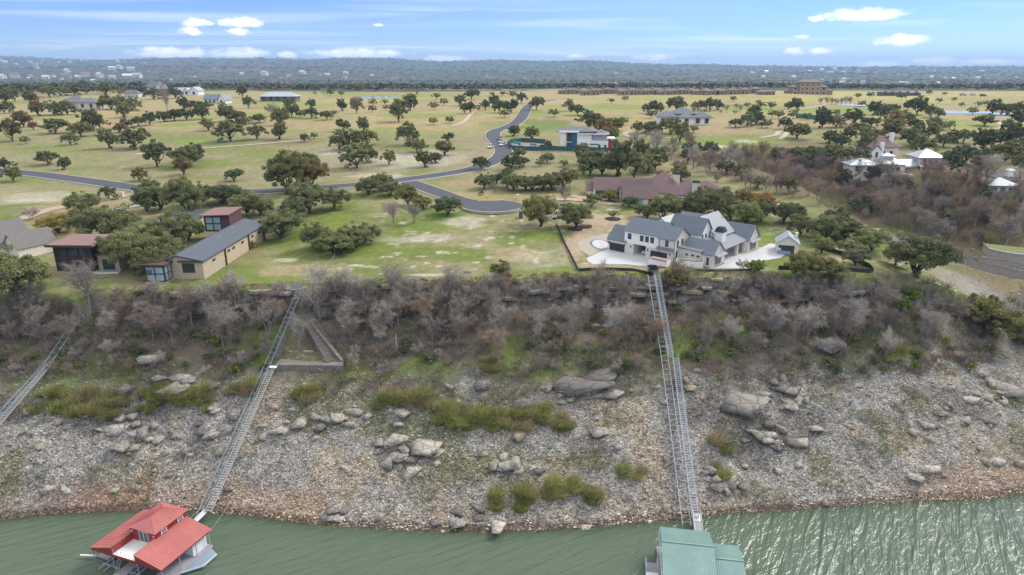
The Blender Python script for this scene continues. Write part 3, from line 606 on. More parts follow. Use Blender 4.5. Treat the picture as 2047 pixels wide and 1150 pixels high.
# ------------------------------------------------------------------ trees of the plateau and the golf course
g, d_, o_, r_ = 'green', 'dark', 'olive', 'rust'
OAKS = [
 (95,330,38,g),(130,339,24,d_),(11,340,34,g),(315,334,68,d_),(391,322,48,g),(378,334,55,g),(368,350,40,r_),(272,297,52,g),(218,297,38,g),(141,290,28,g),(163,273,46,o_),(110,267,52,d_),(188,263,50,g),(200,258,34,r_),
 (25,283,52,o_),(52,288,22,g),(48,255,38,r_),(67,260,24,r_),(15,255,22,g),(417,262,32,g),(461,283,52,g),(514,279,44,g),(241,265,28,r_),(254,256,26,g),(277,253,30,d_),(300,250,32,d_),(328,244,32,d_),(350,242,30,d_),(373,240,30,d_),
 (404,239,32,g),(457,243,40,g),(472,245,34,o_),(483,258,32,g),(497,248,22,g),(516,245,20,g),(250,235,30,o_),(136,230,32,g),(124,229,24,g),(107,230,34,g),(150,229,16,g),(76,232,30,r_),(265,222,34,g),(223,220,36,g),(241,218,36,g),(206,218,24,g),
 (9,227,26,g),(20,227,32,g),(368,220,24,d_),(381,220,24,d_),(394,220,24,g),(406,220,24,d_),(417,218,22,g),(446,217,18,g),(497,217,26,g),(485,195,28,g),(307,199,32,d_),(328,197,32,g),(351,197,30,d_),(213,189,28,g),(241,193,22,o_),(279,192,26,d_),
 (12,205,34,g),(30,203,34,d_),(62,205,26,g),(100,195,34,g),(122,192,36,o_),(150,190,36,g),(172,188,30,g),(85,186,36,g),(40,183,40,d_),(10,186,36,g),(130,180,40,d_),(170,178,40,g),
 (560,279,34,o_),(609,284,24,g),(628,278,18,g),(561,251,36,g),(520,246,24,g),(584,235,28,g),(602,236,22,d_),(623,237,24,d_),(654,240,26,g),(668,232,16,g),(623,218,26,d_),(684,222,24,d_),(579,222,30,g),(713,227,32,o_),(744,225,20,g),(746,212,20,r_),(770,210,16,g),(795,207,14,g),
 (797,244,48,g),(772,221,16,o_),(821,222,30,d_),(811,204,18,g),(819,198,16,g),(868,220,23,o_),(887,211,20,g),(873,199,18,d_),(867,250,21,o_),(899,247,20,d_),(919,212,28,g),(929,227,24,g),(941,227,30,g),(942,199,30,d_),(970,221,26,d_),(988,217,28,d_),(997,226,30,d_),(1008,235,22,g),
 (630,189,8,g),(660,192,18,d_),(683,192,14,o_),(984,192,11,g),(1005,192,13,g),(678,301,36,g),(703,298,44,g),(713,337,56,g),(736,324,40,g),(736,291,42,o_),(687,263,30,g),(680,273,22,g),(727,263,30,g),(778,330,38,o_),
 (815,291,40,g),(835,305,42,g),(848,334,34,o_),(870,326,30,g),(889,311,40,o_),(896,283,28,d_),(560,334,28,d_),(589,334,22,g),(610,335,48,g),(627,334,30,o_),
 (1021,227,30,d_),(1025,196,20,d_),(1042,207,26,d_),(1005,191,11,g),(1072,220,28,g),(1107,234,23,g),(1137,222,28,g),(1155,231,32,g),(1222,207,14,d_),(1250,203,16,g),(1296,227,26,g),(1312,229,28,g),(1302,237,22,d_),(1353,226,40,g),(1395,222,28,o_),(1419,223,26,g),(1433,220,26,d_),
 (1466,203,15,d_),(1472,217,13,g),(1493,216,15,g),(1516,209,13,g),(1028,272,26,d_),(1063,281,40,g),(1094,301,24,o_),(1035,319,28,g),(1038,334,36,d_),(1080,333,22,g),(1094,326,28,g),(1127,334,20,g),(1165,329,40,g),(1172,340,38,g),
 (1175,255,44,d_),(1190,262,40,g),(1206,273,44,r_),(1216,284,40,o_),(1223,250,20,d_),(1234,263,28,g),(1246,250,22,g),(1274,268,30,g),(1290,266,26,g),(1300,263,26,g),(1310,268,28,g),(1340,268,42,g),(1386,266,22,g),(1359,286,46,o_),(1470,255,28,g),(1493,253,28,g),(1511,250,34,d_),(1505,238,32,d_),
 (1520,216,18,g),(1541,219,21,d_),(1576,220,24,g),(1592,220,26,g),(1723,214,18,g),(1748,230,32,d_),(1770,223,22,d_),(1788,226,26,g),(1834,230,50,d_),(1815,221,20,g),(1858,235,28,g),(1873,238,34,g),(1715,197,15,d_),(1739,196,17,d_),(1802,200,21,d_),(1840,200,14,g),(1857,190,14,d_),(1877,206,14,g),(1888,191,10,g),
 (1907,203,12,g),(1922,214,13,g),(1957,214,16,g),(1970,212,15,g),(1944,230,22,g),(1969,252,38,d_),(1984,230,28,d_),(2000,230,30,d_),(2018,227,28,d_),(2037,232,32,d_),(2016,262,28,g),(2037,254,36,d_),(1903,286,26,g),(1925,286,34,g),(1866,262,28,g),(1885,261,24,g),(1898,259,24,g),
 (1511,248,30,d_),(1522,256,18,g),(1533,256,24,g),(1543,235,20,g),(1556,238,24,g),(1568,259,28,d_),(1585,238,24,g),(1612,240,20,d_),(1643,238,26,d_),(1671,232,18,d_),(1674,238,14,g),(1594,278,50,o_),(1644,256,34,d_),(1671,255,30,r_),(1706,251,40,d_),(1740,254,36,g),(1770,240,34,d_),(1788,262,38,r_),(1807,251,40,g),(1829,259,30,g),
 (1658,286,30,d_),(1671,291,30,d_),(1682,294,34,d_),(1695,283,28,d_),(1730,283,28,g),(1719,267,34,g),(1748,278,34,d_),(1783,275,50,o_),(1820,294,52,g),(1847,288,54,g),(1885,294,40,o_),(1842,312,46,g),(1927,330,75,d_),(1965,302,48,d_),(2016,300,56,d_),(2008,325,56,o_),(2034,315,50,g),(1698,330,60,g),(1623,335,48,d_),(1660,320,50,g),
 (1590,325,44,d_),(1560,318,36,g),(1730,312,44,g),(1960,345,44,r_),(2040,345,50,g),(1900,345,40,d_),
 (27,363,46,g),(161,428,66,g),(180,418,34,g),(217,398,40,g),(234,399,16,g),(279,362,32,o_),(295,425,42,d_),(318,420,72,g),(300,385,44,g),(361,398,50,o_),(406,410,62,g),(462,402,62,g),(380,432,76,g),(495,432,80,g),(468,362,40,d_),(445,410,60,d_),
 (215,478,115,g),(256,534,90,g),(290,545,105,g),(343,506,100,g),(325,530,80,g),(298,561,60,g),(376,472,66,g),(32,600,135,g),(-6,570,100,g),(262,512,84,g),
 (574,387,84,o_),(620,380,66,r_),(619,428,88,g),(668,418,60,g),(605,412,60,d_),(560,470,82,g),(585,447,52,d_),(520,430,54,g),(737,390,54,g),(764,381,44,g),(781,392,50,g),(815,410,42,o_),(833,410,28,o_),(846,417,42,o_),(895,430,60,d_),
 (632,498,62,g),(660,498,60,g),(674,508,72,g),(712,495,66,g),(731,485,56,g),(690,505,50,g),(963,340,32,d_),(968,378,46,g),(993,368,32,d_),(1013,374,38,d_),
 (1025,381,50,g),(1051,381,50,g),(1066,381,46,d_),(1084,381,48,g),(1102,378,50,o_),(1125,378,56,o_),(1022,340,36,d_),(1080,453,76,o_),(1150,456,70,g),(1183,414,34,g),(1218,401,40,o_),(1258,416,28,d_),(1225,437,22,g),
 (1178,353,50,d_),(1203,350,64,g),(1236,353,70,g),(1267,358,60,g),(1295,345,60,g),(1360,362,46,g),(1240,330,50,g),(1280,325,50,g),(1310,340,50,d_),(1292,436,50,g),(1322,443,62,g),(1372,439,74,g),(1396,444,84,g),(1432,432,72,g),(1412,412,54,g),(1490,452,66,g),(1483,417,50,r_),(1460,440,56,g),
 (1521,442,60,g),(1567,448,52,d_),(1585,446,50,d_),(1650,480,80,g),(1687,480,66,g),(1668,462,60,d_),(1642,507,50,g),(1740,502,78,g),(1700,510,50,g),(1607,556,70,o_),(1660,561,56,o_),(1834,556,118,g),(1790,530,60,g),(1600,470,50,g),
]
OAKS.sort(key=lambda t: -t[2]); SMALL_OAKS = OAKS[285:]
for t_ in OAKS[:285]: oak(*t_)
oak(1516,424,58,'orange', label='orange-tinged oak on the lawn behind the white farmhouse'); oak(1325,360,30,'orange', label='small orange-leaved tree beside the chimney of the brown-roofed house')
oak(1711,531,50,'sage'); oak(1352,578,62,'olive', label='loose olive tree at the bluff top beside the stair tramway')
oak(1510,545,38,'lime', name='young_tree', label='bright lime green sapling at the farmhouse terrace'); oak(1818,600,46,'lime', label='lime green bushy tree on the slope below the silt fence corner')
oak(1796,625,40,'lime', label='smaller lime green tree growing from the slope, above the round boulder'); oak(120,466,74,'yellow', fine=True, label='yellowing bare-branched tree between two houses left of the glass pavilion')
lt = oak(1962,672,125,'olive', fine=True, label='leaning olive tree with dark crooked limbs on the rocky point'); lt.rotation_euler = (0.0, 0.34, 0.0)
oak(1970,490,26,'yellow', label='slim yellow-green tree on the far ravine side'); oak(2045,690,60,'green', label='green shrubby tree on the rocky point behind the leaning tree')
for (px, py, w, tw, lb) in [(62,440,44,'grey',None),(787,447,42,'grey','small leafless grey tree on the empty lot, one of a pair'),(828,447,42,'grey','small leafless grey tree on the empty lot, one of a pair'),(1127,409,36,'grey',None),(334,222,34,'mauve',None),(543,232,40,'grey',None),(647,192,12,'grey',None),(834,194,12,'grey',None),
   (1386,228,16,'grey',None),(1401,230,16,'grey',None),(1440,228,15,'grey',None),(1452,225,15,'grey',None),(1470,229,16,'grey',None),(1480,225,16,'grey',None),(1882,484,72,'grey','big pale leafless tree standing in the ravine'),(1968,378,60,'grey',None),(1482,541,38,'brown','small reddish leafless tree on the farmhouse terrace')]:
    bare(px, py, w, tw, label=lb)
for px in (1640,1652,1662,1671,1681,1690,1699): bare(px, 210, 14, 'mauve', label='small dark leafless tree in the row before the fairway pond')

# ravine thicket: leafless trees, evergreens between them
def in_poly(x, y, pl):
    c_ = False; j = len(pl)-1
    for i in range(len(pl)):
        if (pl[i][1] > y) != (pl[j][1] > y) and x < (pl[j][0]-pl[i][0])*(y-pl[i][1])/(pl[j][1]-pl[i][1])+pl[i][0]: c_ = not c_
        j = i
    return c_
rv = random.Random(5)
RVP = [(1255,300),(1330,285),(1420,300),(1560,318),(1700,350),(1850,358),(1960,385),(2060,390),(2060,505),(1960,500),(1890,480),(1880,500),(1830,475),(1790,462),(1740,440),(1640,412),(1600,412),(1480,385),(1420,360),(1330,335)]
cnt = 0; pts = []
while cnt < 128:
    px, py = rv.uniform(1240, 2065), rv.uniform(280, 510)
    if not in_poly(px, py, RVP): continue
    if min([math.hypot(px-a, (py-b)*1.7) for a, b in pts] or [99]) < 16: continue
    pts.append((px, py)); cnt += 1
    if rv.random() < 0.15: oak(px, py, rv.uniform(30, 46), rv.choice([d_, g, o_, 'sage']), name='evergreen_tree', label='evergreen tree among the leafless thicket on the ravine side')['group'] = 'evergreens in the ravine thicket'
    else:
        k = G(px, py); tw = rv.choice(['mauve','mauve','grey','brown']); cw = {'grey': 'light grey', 'mauve': 'dark mauve', 'brown': 'reddish brown'}[tw]
        wr = 'near the white flat-roofed house' if px < 1400 else 'behind the brown-roofed house' if px < 1560 else 'above the green ravine slope' if px < 1700 else 'below the pale metal-roofed house' if py < 400 else 'around the big pale ravine tree' if px < 1930 else 'below the grey-roofed ravine pavilion'
        bare(px, py, rv.uniform(7.0, 11.0)*pxm(k), tw, label=f'leafless {cw} twiggy tree in the ravine thicket {wr}')

# bluff: leafless trees and shrubs on the steep vegetated slope
bl = random.Random(9); pts = []; cnt = 0
while cnt < 318:
    px = bl.uniform(-40, 1990); py = bl.uniform(588, 750)
    if px > 1850 and py < 640: continue
    if 540 < px < 690 and py > 650: continue
    if (95 < px < 265 and py < 628) or (325 < px < 400 and py < 622): continue
    if abs(px-(600-(py-575)*0.35)) < 14 or abs(px-(1308+(py-540)*0.21)) < 24 or abs(px-(150-(py-640)*0.72)) < 18: continue
    green_gap = py > 715 and bl.random() < 0.3
    if green_gap: continue
    if min([math.hypot(px-a, (py-b)*1.5) for a, b in pts] or [99]) < 13.5: continue
    pts.append((px, py)); cnt += 1; q = bl.random(); p = G(px, py); k = pxm(p)
    if q < 0.72:
        hi = py < 690; w = bl.uniform(5.5, 8.5) if hi else bl.uniform(2.6, 5.0)
        tw = bl.choice(['grey','mauve','mauve','brown','grey']); cw = {'grey': 'light grey', 'mauve': 'dark mauve', 'brown': 'reddish brown'}[tw]
        bare(px, py, w*k, tw, label=f'leafless {cw} twiggy tree on the bluff {near(px)}' if hi else f'low leafless {cw} bush {near(px)}', name='bare_tree' if hi else 'bare_bush', k=None if hi else bl.choice([2, 4]), p=p)
    else:
        lk = bl.choice(['olive','sage','green','lime','dark']); src = bl.choice(BUSH)
        plant(src, 'shrub', f'{LOOK[lk]} leafy shrub among bare trees {near(px)}', 'shrub', p, bl.uniform(2.2, 4.2)/5.3, LEAF[lk], BARK, f'{LOOK[lk]} leafy shrubs {near(px)}', cn='foliage', tn='stem')
for (px, py, w, tw, k) in [(640,640,100,'grey',1),(600,700,60,'pale',1),(445,690,80,'grey',0),(420,640,90,'pale',3),(930,640,90,'pale',2),(1235,685,80,'pale',0),(1410,710,60,'grey',1),(1545,680,60,'pale',1),(1705,680,70,'pale',1),(1770,720,60,'grey',1),(180,610,90,'grey',0),(700,610,80,'grey',3),(1160,670,70,'grey',0),(990,720,60,'brown',1),(1455,690,50,'pale',0),(1640,640,70,'grey',0)]:
    bare(px, py, w, tw, k, label=f'tall {"pale" if tw == "pale" else "grey"} leafless tree with visible trunk {near(px)}')
# wind-bent willow shrubs in a band across the gravel
wl = random.Random(3); WB = []
for (x0, x1, y0, y1, n) in [(55,245,785,835,44),(275,350,775,825,14),(360,440,780,825,12),(575,640,780,815,8),(750,860,790,815,22),(870,1140,815,862,52),(985,1060,985,1020,12),(1165,1200,985,1010,5),(450,520,765,800,7),(1090,1150,960,1005,6),(950,1000,720,745,5),(1760,1840,690,720,8),(1400,1460,860,960,4),(1230,1290,940,960,4)]:
    for _ in range(n): WB.append((wl.uniform(x0, x1), wl.uniform(y0, y1)))
WM = [mat('willow_green', (0.30,0.31,0.105), 0.85, 0.2, 0.5, attr='col', objvar=0.25, trans=0.25, spec=0.15), mat('willow_straw', (0.40,0.33,0.18), 0.85, 0.2, 0.5, attr='col', objvar=0.2, trans=0.25, spec=0.15)]
for (px, py) in WB:
    p = G(px, py); k = wl.randrange(3); straw = wl.random() < 0.22
    o = link('willow_shrub', WILLOW[k], WM[1 if straw else 0], None, p, wl.uniform(-0.6, 0.6)); s = wl.uniform(0.75, 1.35); o.scale = (s, s, s*wl.uniform(0.8, 1.1))
    cw = ('small ' if s < 0.95 else 'big ' if s > 1.2 else '')+('straw-coloured' if straw else 'yellow-green'); tag(o, f'{cw} wind-bent willow shrub on gravel {shore(px)}', 'shrub', f'{cw} willow shrubs {shore(px)}')
p = G(1000, 560); plant(BUSH[0], 'shrub', 'round green shrub on the bluff edge of the empty lot', 'shrub', p, 1.45, LEAF['olive'], BARK, None, cn='foliage', tn='stem')
p = G(962, 390); plant(BUSH[1], 'shrub', 'small dark shrub on the verge above the cul-de-sac', 'shrub', p, 0.5, LEAF['dark'], BARK, None, cn='foliage', tn='stem')
p = G(505, 492); plant(BUSH[1], 'shrub', 'golden shrubs in a bed along the long stone wing', 'shrub', p, 0.8, LEAF['yellow'], BARK, None, cn='foliage', tn='stem')

# ------------------------------------------------------------------ uncountable growth and stones, each one mesh
def scatter_mesh(name, V0, F0, P, S, rotz, C0=None, colP=None, tilt=None):
    """copies of a small mesh (V0,F0) at points P, as arrays."""
    n = len(P); m = len(V0); c_, s_ = np.cos(rotz)[:, None], np.sin(rotz)[:, None]
    S = np.asarray(S); S3 = S if S.ndim == 2 else np.stack([S, S, S], 1)
    x = V0[None, :, 0]*S3[:, :1]; y = V0[None, :, 1]*S3[:, 1:2]; z = V0[None, :, 2]*S3[:, 2:3]
    V = np.stack([x*c_-y*s_+P[:, :1], x*s_+y*c_+P[:, 1:2], z+P[:, 2:3]], 2).reshape(-1, 3)
    F = (F0[None]+(np.arange(n)*m)[:, None, None]).reshape(-1, F0.shape[1])
    c0 = np.ones((m, 3)) if C0 is None else C0
    col = (c0[None]*(np.ones((n, 3)) if colP is None else colP)[:, None, :]).reshape(-1, 3)
    return V, F, col
def arr(me):
    V = np.empty(len(me.vertices)*3, np.float32); me.vertices.foreach_get('co', V); k = len(me.polygons[0].vertices); F = np.empty(len(me.loops), np.int32); me.loops.foreach_get('vertex_index', F)
    c_ = np.empty(len(me.vertices)*4, np.float32); me.color_attributes[0].data.foreach_get('color', c_)
    return V.reshape(-1, 3), F.reshape(-1, k), c_.reshape(-1, 4)[:, :3]
def cat_(parts):
    Vs, Fs, Cs = [], [], []; k = 0
    for V, F, c_ in parts: Vs.append(V); Fs.append(F+k); Cs.append(c_); k += len(V)
    return np.concatenate(Vs), np.concatenate(Fs), np.concatenate(Cs)
# far woodland
def woodland():
    rs = np.random.default_rng(55); parts = []
    n = 11800; y = np.exp(rs.uniform(math.log(780), math.log(9000), n)); u = rs.uniform(-0.95, 0.95, n); x = u*y
    dens = fbm(x/420, y/650, 4, 63); edge = 1010+200*(0.5-fbm(x/300, y/300, 3, 61)) + 60*sst(u, 0.0, 0.3) - 190*sst(-u, 0.42, 0.62)
    ok = (y > edge)*(dens < 0.66+0.25*rs.uniform(size=n)); x, y = x[ok], y[ok]
    z = tz0(x, y); s = rs.uniform(0.7, 1.35, len(x))*(1+0.45*(1-sst(y, 1100, 1700)))*(1+1.6*sst(y, 2600, 8000))
    cols = np.array([(0.105,0.122,0.062),(0.130,0.132,0.068),(0.085,0.105,0.058),(0.165,0.145,0.100),(0.145,0.130,0.112)])
    for k in range(4):
        me, _ = crown_mesh('tmp', 700+k, 11, 6.0, 0.3, 9, 4, leaf=3.0); V0, F0, C0 = arr(me); bpy.data.meshes.remove(me)
        i = np.arange(len(x)) % 4 == k
        parts.append(scatter_mesh('w', V0, F0, np.stack([x[i], y[i], z[i]], 1), s[i], rs.uniform(0, 6.28, i.sum()), C0, cols[rs.integers(0, 5, i.sum())]*rs.uniform(0.8, 1.25, (i.sum(), 1))))
    V, F, c_ = cat_(parts); return kind(link('far_woodland', mesh_np('far_woodland', V, F, c_), mat('woodland_leaf', None, 0.9, 0.2, 0.05, attr='col', spec=0.1)), 'stuff')
woodland()
def small_oaks():
    # the oaks too small in view to pick apart singly
    rs = np.random.default_rng(58); parts = []; me, lob = crown_mesh('tmp', 720, 12, 7.4, 1.3, 40, 14, leaf=1.5); V0, F0, C0 = arr(me); bpy.data.meshes.remove(me)
    tv = []; tf = []
    for sg in ((0, 0, -.4, .1, .1, 2.4, .38), (.1, .1, 2.2, 2.4, 1.0, 4.2, .2), (.1, .1, 2.2, -2.2, -1.2, 4.2, .2), (.1, .1, 2.2, .5, -2.0, 4.6, .18)):
        k = len(tv)
        for q in range(4): a_ = q*math.pi/2; tv.append((sg[0]+sg[6]*math.cos(a_), sg[1]+sg[6]*math.sin(a_), sg[2]))
        for q in range(4): a_ = q*math.pi/2; tv.append((sg[3]+sg[6]*.6*math.cos(a_), sg[4]+sg[6]*.6*math.sin(a_), sg[5]))
        tf += [(k+q, k+(q+1) % 4, k+4+(q+1) % 4, k+4+q) for q in range(4)]
    TV, TF = np.array(tv), np.array(tf); cc = {'green': (0.205,0.220,0.100), 'dark': (0.150,0.175,0.088), 'olive': (0.245,0.232,0.095), 'rust': (0.285,0.215,0.10)}
    P = []; S = []; K = []
    for (px, py, w, lk) in SMALL_OAKS: p = G(px, py); P.append(p); S.append(min(w/pxm(p), 15)/11.6); K.append(cc[lk])
    P, S, K = np.array(P), np.array(S), np.array(K); rz = rs.uniform(0, 6.28, len(P)); parts = [scatter_mesh('o', V0, F0, P, S, rz, C0, K), scatter_mesh('t', TV, TF, P, S, rz, None, np.tile((0.075,0.062,0.05), (len(P), 1)))]
    V, F, c_ = cat_(parts); kind(link('distant_oaks', mesh_np('distant_oaks', V, F, c_), mat('distant_oak_leaf', None, 0.8, 0.2, 0.3, attr='col', trans=0.3, spec=0.2)), 'stuff')
small_oaks()
def brush():
    rs = np.random.default_rng(56); parts = []; pts = []
    x = rs.uniform(-150, 128, 9000); ys, y1, z1, y2, z2, y3, z3 = zones(x, x*0); t = rs.uniform(0, 1, len(x)); y = y1-5+(y3+0.8-y1+5)*t
    ok = fbm(x/9, y/7, 3, 93) > 0.40; ok &= ~((x > -62)*(x < -43)*(y < y2-2)); x, y = x[ok][:2800], y[ok][:2800]
    z = tz(x, y); s = rs.uniform(0.7, 1.7, len(x)); cols = np.array([(0.29,0.245,0.225),(0.24,0.185,0.155),(0.34,0.26,0.19),(0.26,0.205,0.19),(0.21,0.23,0.09),(0.24,0.245,0.15)])
    for k in range(3):
        me = tuft_mesh('tmp', 440+k, 30, 1.1, 2.2, 0.065, (0, 0), 0.9); V0, F0, C0 = arr(me); bpy.data.meshes.remove(me); i = np.arange(len(x)) % 3 == k
        parts.append(scatter_mesh('b', V0, F0, np.stack([x[i], y[i], z[i]], 1), s[i], rs.uniform(0, 6.28, i.sum()), C0, cols[rs.integers(0, 6, i.sum())]))
    V, F, c_ = cat_(parts); kind(link('undergrowth', mesh_np('undergrowth', V, F, c_), mat('undergrowth', None, 0.95, 0.2, 0.6, attr='col', spec=0.1)), 'stuff')
    # low weeds and grass on the gravel and along the bluff edge
    x = rs.uniform(-140, 125, 15000); ys, y1, z1, y2, z2, y3, z3 = zones(x, x*0); y = ys+2+(y1+6-ys)*rs.uniform(0, 1, len(x))
    ok = fbm(x/11, y/9, 4, 86) > 0.50+0.10*rs.uniform(size=len(x)); x, y = x[ok][:2200], y[ok][:2200]
    xe = rs.uniform(-100, 90, 800); ye = np.interp(xe, L3[0], L3[1])+rs.uniform(0, 3.0, 800)
    xg = np.concatenate([x, xe]); yg = np.concatenate([y, ye]); z = tz(xg, yg)
    me = tuft_mesh('tmp', 450, 15, 0.6, 1.1, 0.075, (0.1, 0), 0.8); V0, F0, C0 = arr(me); bpy.data.meshes.remove(me)
    cols = np.array([(0.20,0.23,0.075),(0.29,0.25,0.13),(0.24,0.26,0.09),(0.30,0.23,0.16),(0.17,0.22,0.05)])
    V, F, c_ = scatter_mesh('g', V0, F0, np.stack([xg, yg, z], 1), rs.uniform(0.5, 1.3, len(xg)), rs.uniform(0, 6.28, len(xg)), C0, cols[rs.integers(0, 5, len(xg))])
    kind(link('weeds', mesh_np('weeds', V, F, c_), MAT['undergrowth']), 'stuff')
brush()
def rock_shape(seed, n=14, box=0.62):
    import bmesh
    rs = np.random.default_rng(seed); P = rs.normal(size=(n, 3)); P /= np.abs(P).max(1)[:, None]**box*np.linalg.norm(P, axis=1)[:, None]**(1-box); P *= rs.uniform(0.82, 1.05, (n, 1))
    bm = bmesh.new(); [bm.verts.new(p) for p in P*np.array((1.0, 0.82, 0.58))]; r_ = bmesh.ops.convex_hull(bm, input=bm.verts)
    bmesh.ops.delete(bm, geom=[v for v in bm.verts if not v.link_faces], context='VERTS'); bmesh.ops.triangulate(bm, faces=bm.faces); bm.verts.index_update()
    V = np.array([v.co[:] for v in bm.verts]); F = np.array([[v.index for v in f.verts] for f in bm.faces]); bm.free(); return V, F
def stones():
    rs = np.random.default_rng(57); parts = []
    x = rs.uniform(-150, 132, 170000); ys, y1, z1, y2, z2, y3, z3 = zones(x, x*0); t = rs.uniform(0, 1, len(x)); y = ys-1.2+(y1+5-ys+1.2)*t
    dn = fbm(x/8, y/8, 5, 84); lit = sst(y, y1-5, y1+4); grn = sst(fbm(x/11, y/9, 4, 86), 0.55, 0.68)
    keep = rs.uniform(size=len(x)) < (0.25+1.3*np.clip(0.62-dn, 0, 1)*2.0)*(1-0.82*lit)*(1-0.5*grn); x, y = x[keep], y[keep]
    nb = 4200; d_i = rs.integers(0, 4, nb); seg = rs.uniform(0, 4.3, nb); i0 = seg.astype(int); f = seg-i0; RA = np.array(RAV)
    bx = RA[i0, 0]*(1-f)+RA[i0+1, 0]*f+rs.normal(size=nb)*10; by = RA[i0, 1]*(1-f)+RA[i0+1, 1]*f+rs.normal(size=nb)*10
    pr = np.array([G(rs.uniform(1850, 2060), rs.uniform(550, 690), 0, True) for _ in range(900)]); pr = np.repeat(pr, 3, 0)+rs.normal(size=(2700, 3))*1.2; bx = np.concatenate([bx, pr[:, 0]]); by = np.concatenate([by, pr[:, 1]]); nb = len(bx)
    x = np.concatenate([x[:68000], bx]); y = np.concatenate([y[:68000], by]); big = np.concatenate([np.zeros(len(x)-nb), np.ones(nb)])
    y = y[:len(x)]
    z = tz(x, y); s = 0.066*np.exp(rs.exponential(0.44, len(x))); s = np.clip(s, 0.06, 0.55)
    g0 = rs.uniform(0.75, 1.35, len(x)); base = np.array([(0.36,0.33,0.285),(0.42,0.385,0.325),(0.28,0.265,0.245),(0.43,0.365,0.275),(0.39,0.36,0.315),(0.50,0.465,0.405),(0.20,0.19,0.18)])[rs.integers(0, 7, len(x))]*g0[:, None]
    pt = sst(fbm(x/8, y/8, 5, 84), 0.50, 0.62); base = base*(1-0.45*pt)[:, None]; tn = sst(fbm(x/9, y/9, 4, 85), 0.58, 0.70)*0.5; base = base*(1-tn[:, None]+tn[:, None]*np.array((1.15, 0.98, 0.74)))
    cl = (z < 2.2); base[cl] = base[cl]*np.array((1.15,1.08,1.0))
    base = np.clip(base, 0, 0.62)
    for k in range(5):
        V0, F0 = rock_shape(900+k, 8, .8)
        if k < 4:
            # low-poly stone for the small sizes
            V0 = np.array([(1,0,0),(0,.85,.1),(-.9,.1,0),(.1,-.9,0),(0.1,0,.62),(-.45,.5,.35),(.45,-.45,.4)])+np.random.default_rng(k).normal(size=(7, 3))*0.13; F0 = np.array([(0,1,4),(1,5,4),(5,2,4),(2,3,4),(3,6,4),(6,0,4),(1,2,5),(3,0,6)])
            i = (s < 0.34)*(np.arange(len(x)) % 4 == k)
        else: i = s >= 0.34
        ss = np.stack([s[i]*rs.uniform(0.8, 1.4, i.sum()), s[i]*rs.uniform(0.8, 1.3, i.sum()), s[i]*rs.uniform(0.4, 0.85, i.sum())], 1)
        parts.append(scatter_mesh('s', V0, F0, np.stack([x[i], y[i], z[i]-s[i]*0.05], 1), ss, rs.uniform(0, 6.28, i.sum()), None, base[i]))
    V, F, c_ = cat_(parts); kind(link('gravel', mesh_np('gravel', V, F, c_), mat('stone_small', None, 0.92, 0.18, 2.0, attr='col', spec=0.2)), 'stuff')
stones()
# single boulders, largest first where the photograph shows them
ROCKM = mat('limestone', (0.345,0.315,0.27), 0.92, 0.34, 2.4, bump=0.14, objvar=0.2, spec=0.2, bscale=1.6); ROCKD = mat('limestone_weathered', (0.20,0.18,0.16), 0.95, 0.35, 1.4, bump=0.08, objvar=0.15, spec=0.2, bscale=3.0)
ROCKW = mat('limestone_pale', (0.43,0.39,0.325), 0.9, 0.28, 2.4, bump=0.10, objvar=0.1, spec=0.2); ROCKT = mat('limestone_tan', (0.37,0.295,0.215), 0.9, 0.3, 2.4, bump=0.10, objvar=0.15, spec=0.2)
def cracks(m):
    nt = m.node_tree; N = nt.nodes; L = nt.links; b_ = N['Principled BSDF']; src = b_.inputs['Base Color'].links[0].from_socket; tc = [n for n in N if n.type == 'TEX_COORD'][0]
    nz = N.new('ShaderNodeTexNoise'); nz.inputs['Scale'].default_value = 2.0; L.new(tc.outputs['Object'], nz.inputs['Vector']); ad = N.new('ShaderNodeVectorMath'); ad.operation = 'MULTIPLY_ADD'; L.new(nz.outputs['Color'], ad.inputs[0]); ad.inputs[1].default_value = (.5, .5, .5); L.new(tc.outputs['Object'], ad.inputs[2])
    v = N.new('ShaderNodeTexVoronoi'); v.feature = 'DISTANCE_TO_EDGE'; v.inputs['Scale'].default_value = 1.5; L.new(ad.outputs[0], v.inputs['Vector'])
    mr = N.new('ShaderNodeMapRange'); L.new(v.outputs['Distance'], mr.inputs[0]); mr.inputs[2].default_value = 0.05; mr.inputs[3].default_value = 0.58; mr.inputs[4].default_value = 1.0
    s = N.new('ShaderNodeVectorMath'); s.operation = 'SCALE'; L.new(src, s.inputs[0]); L.new(mr.outputs[0], s.inputs['Scale']); L.new(s.outputs[0], b_.inputs['Base Color'])
    bp = [n for n in N if n.type == 'BUMP'][0]; bp2 = N.new('ShaderNodeBump'); bp2.inputs['Distance'].default_value = 0.25; L.new(mr.outputs[0], bp2.inputs['Height']); L.new(bp.outputs[0], bp2.inputs['Normal']); L.new(bp2.outputs[0], b_.inputs['Normal'])
for m_ in (ROCKM, ROCKD, ROCKW, ROCKT): cracks(m_)
RME = []
for k in range(10):
    V0, F0 = rock_shape(950+k, 11+k % 4, .85); RME.append(mesh_np('boulder', V0, F0))
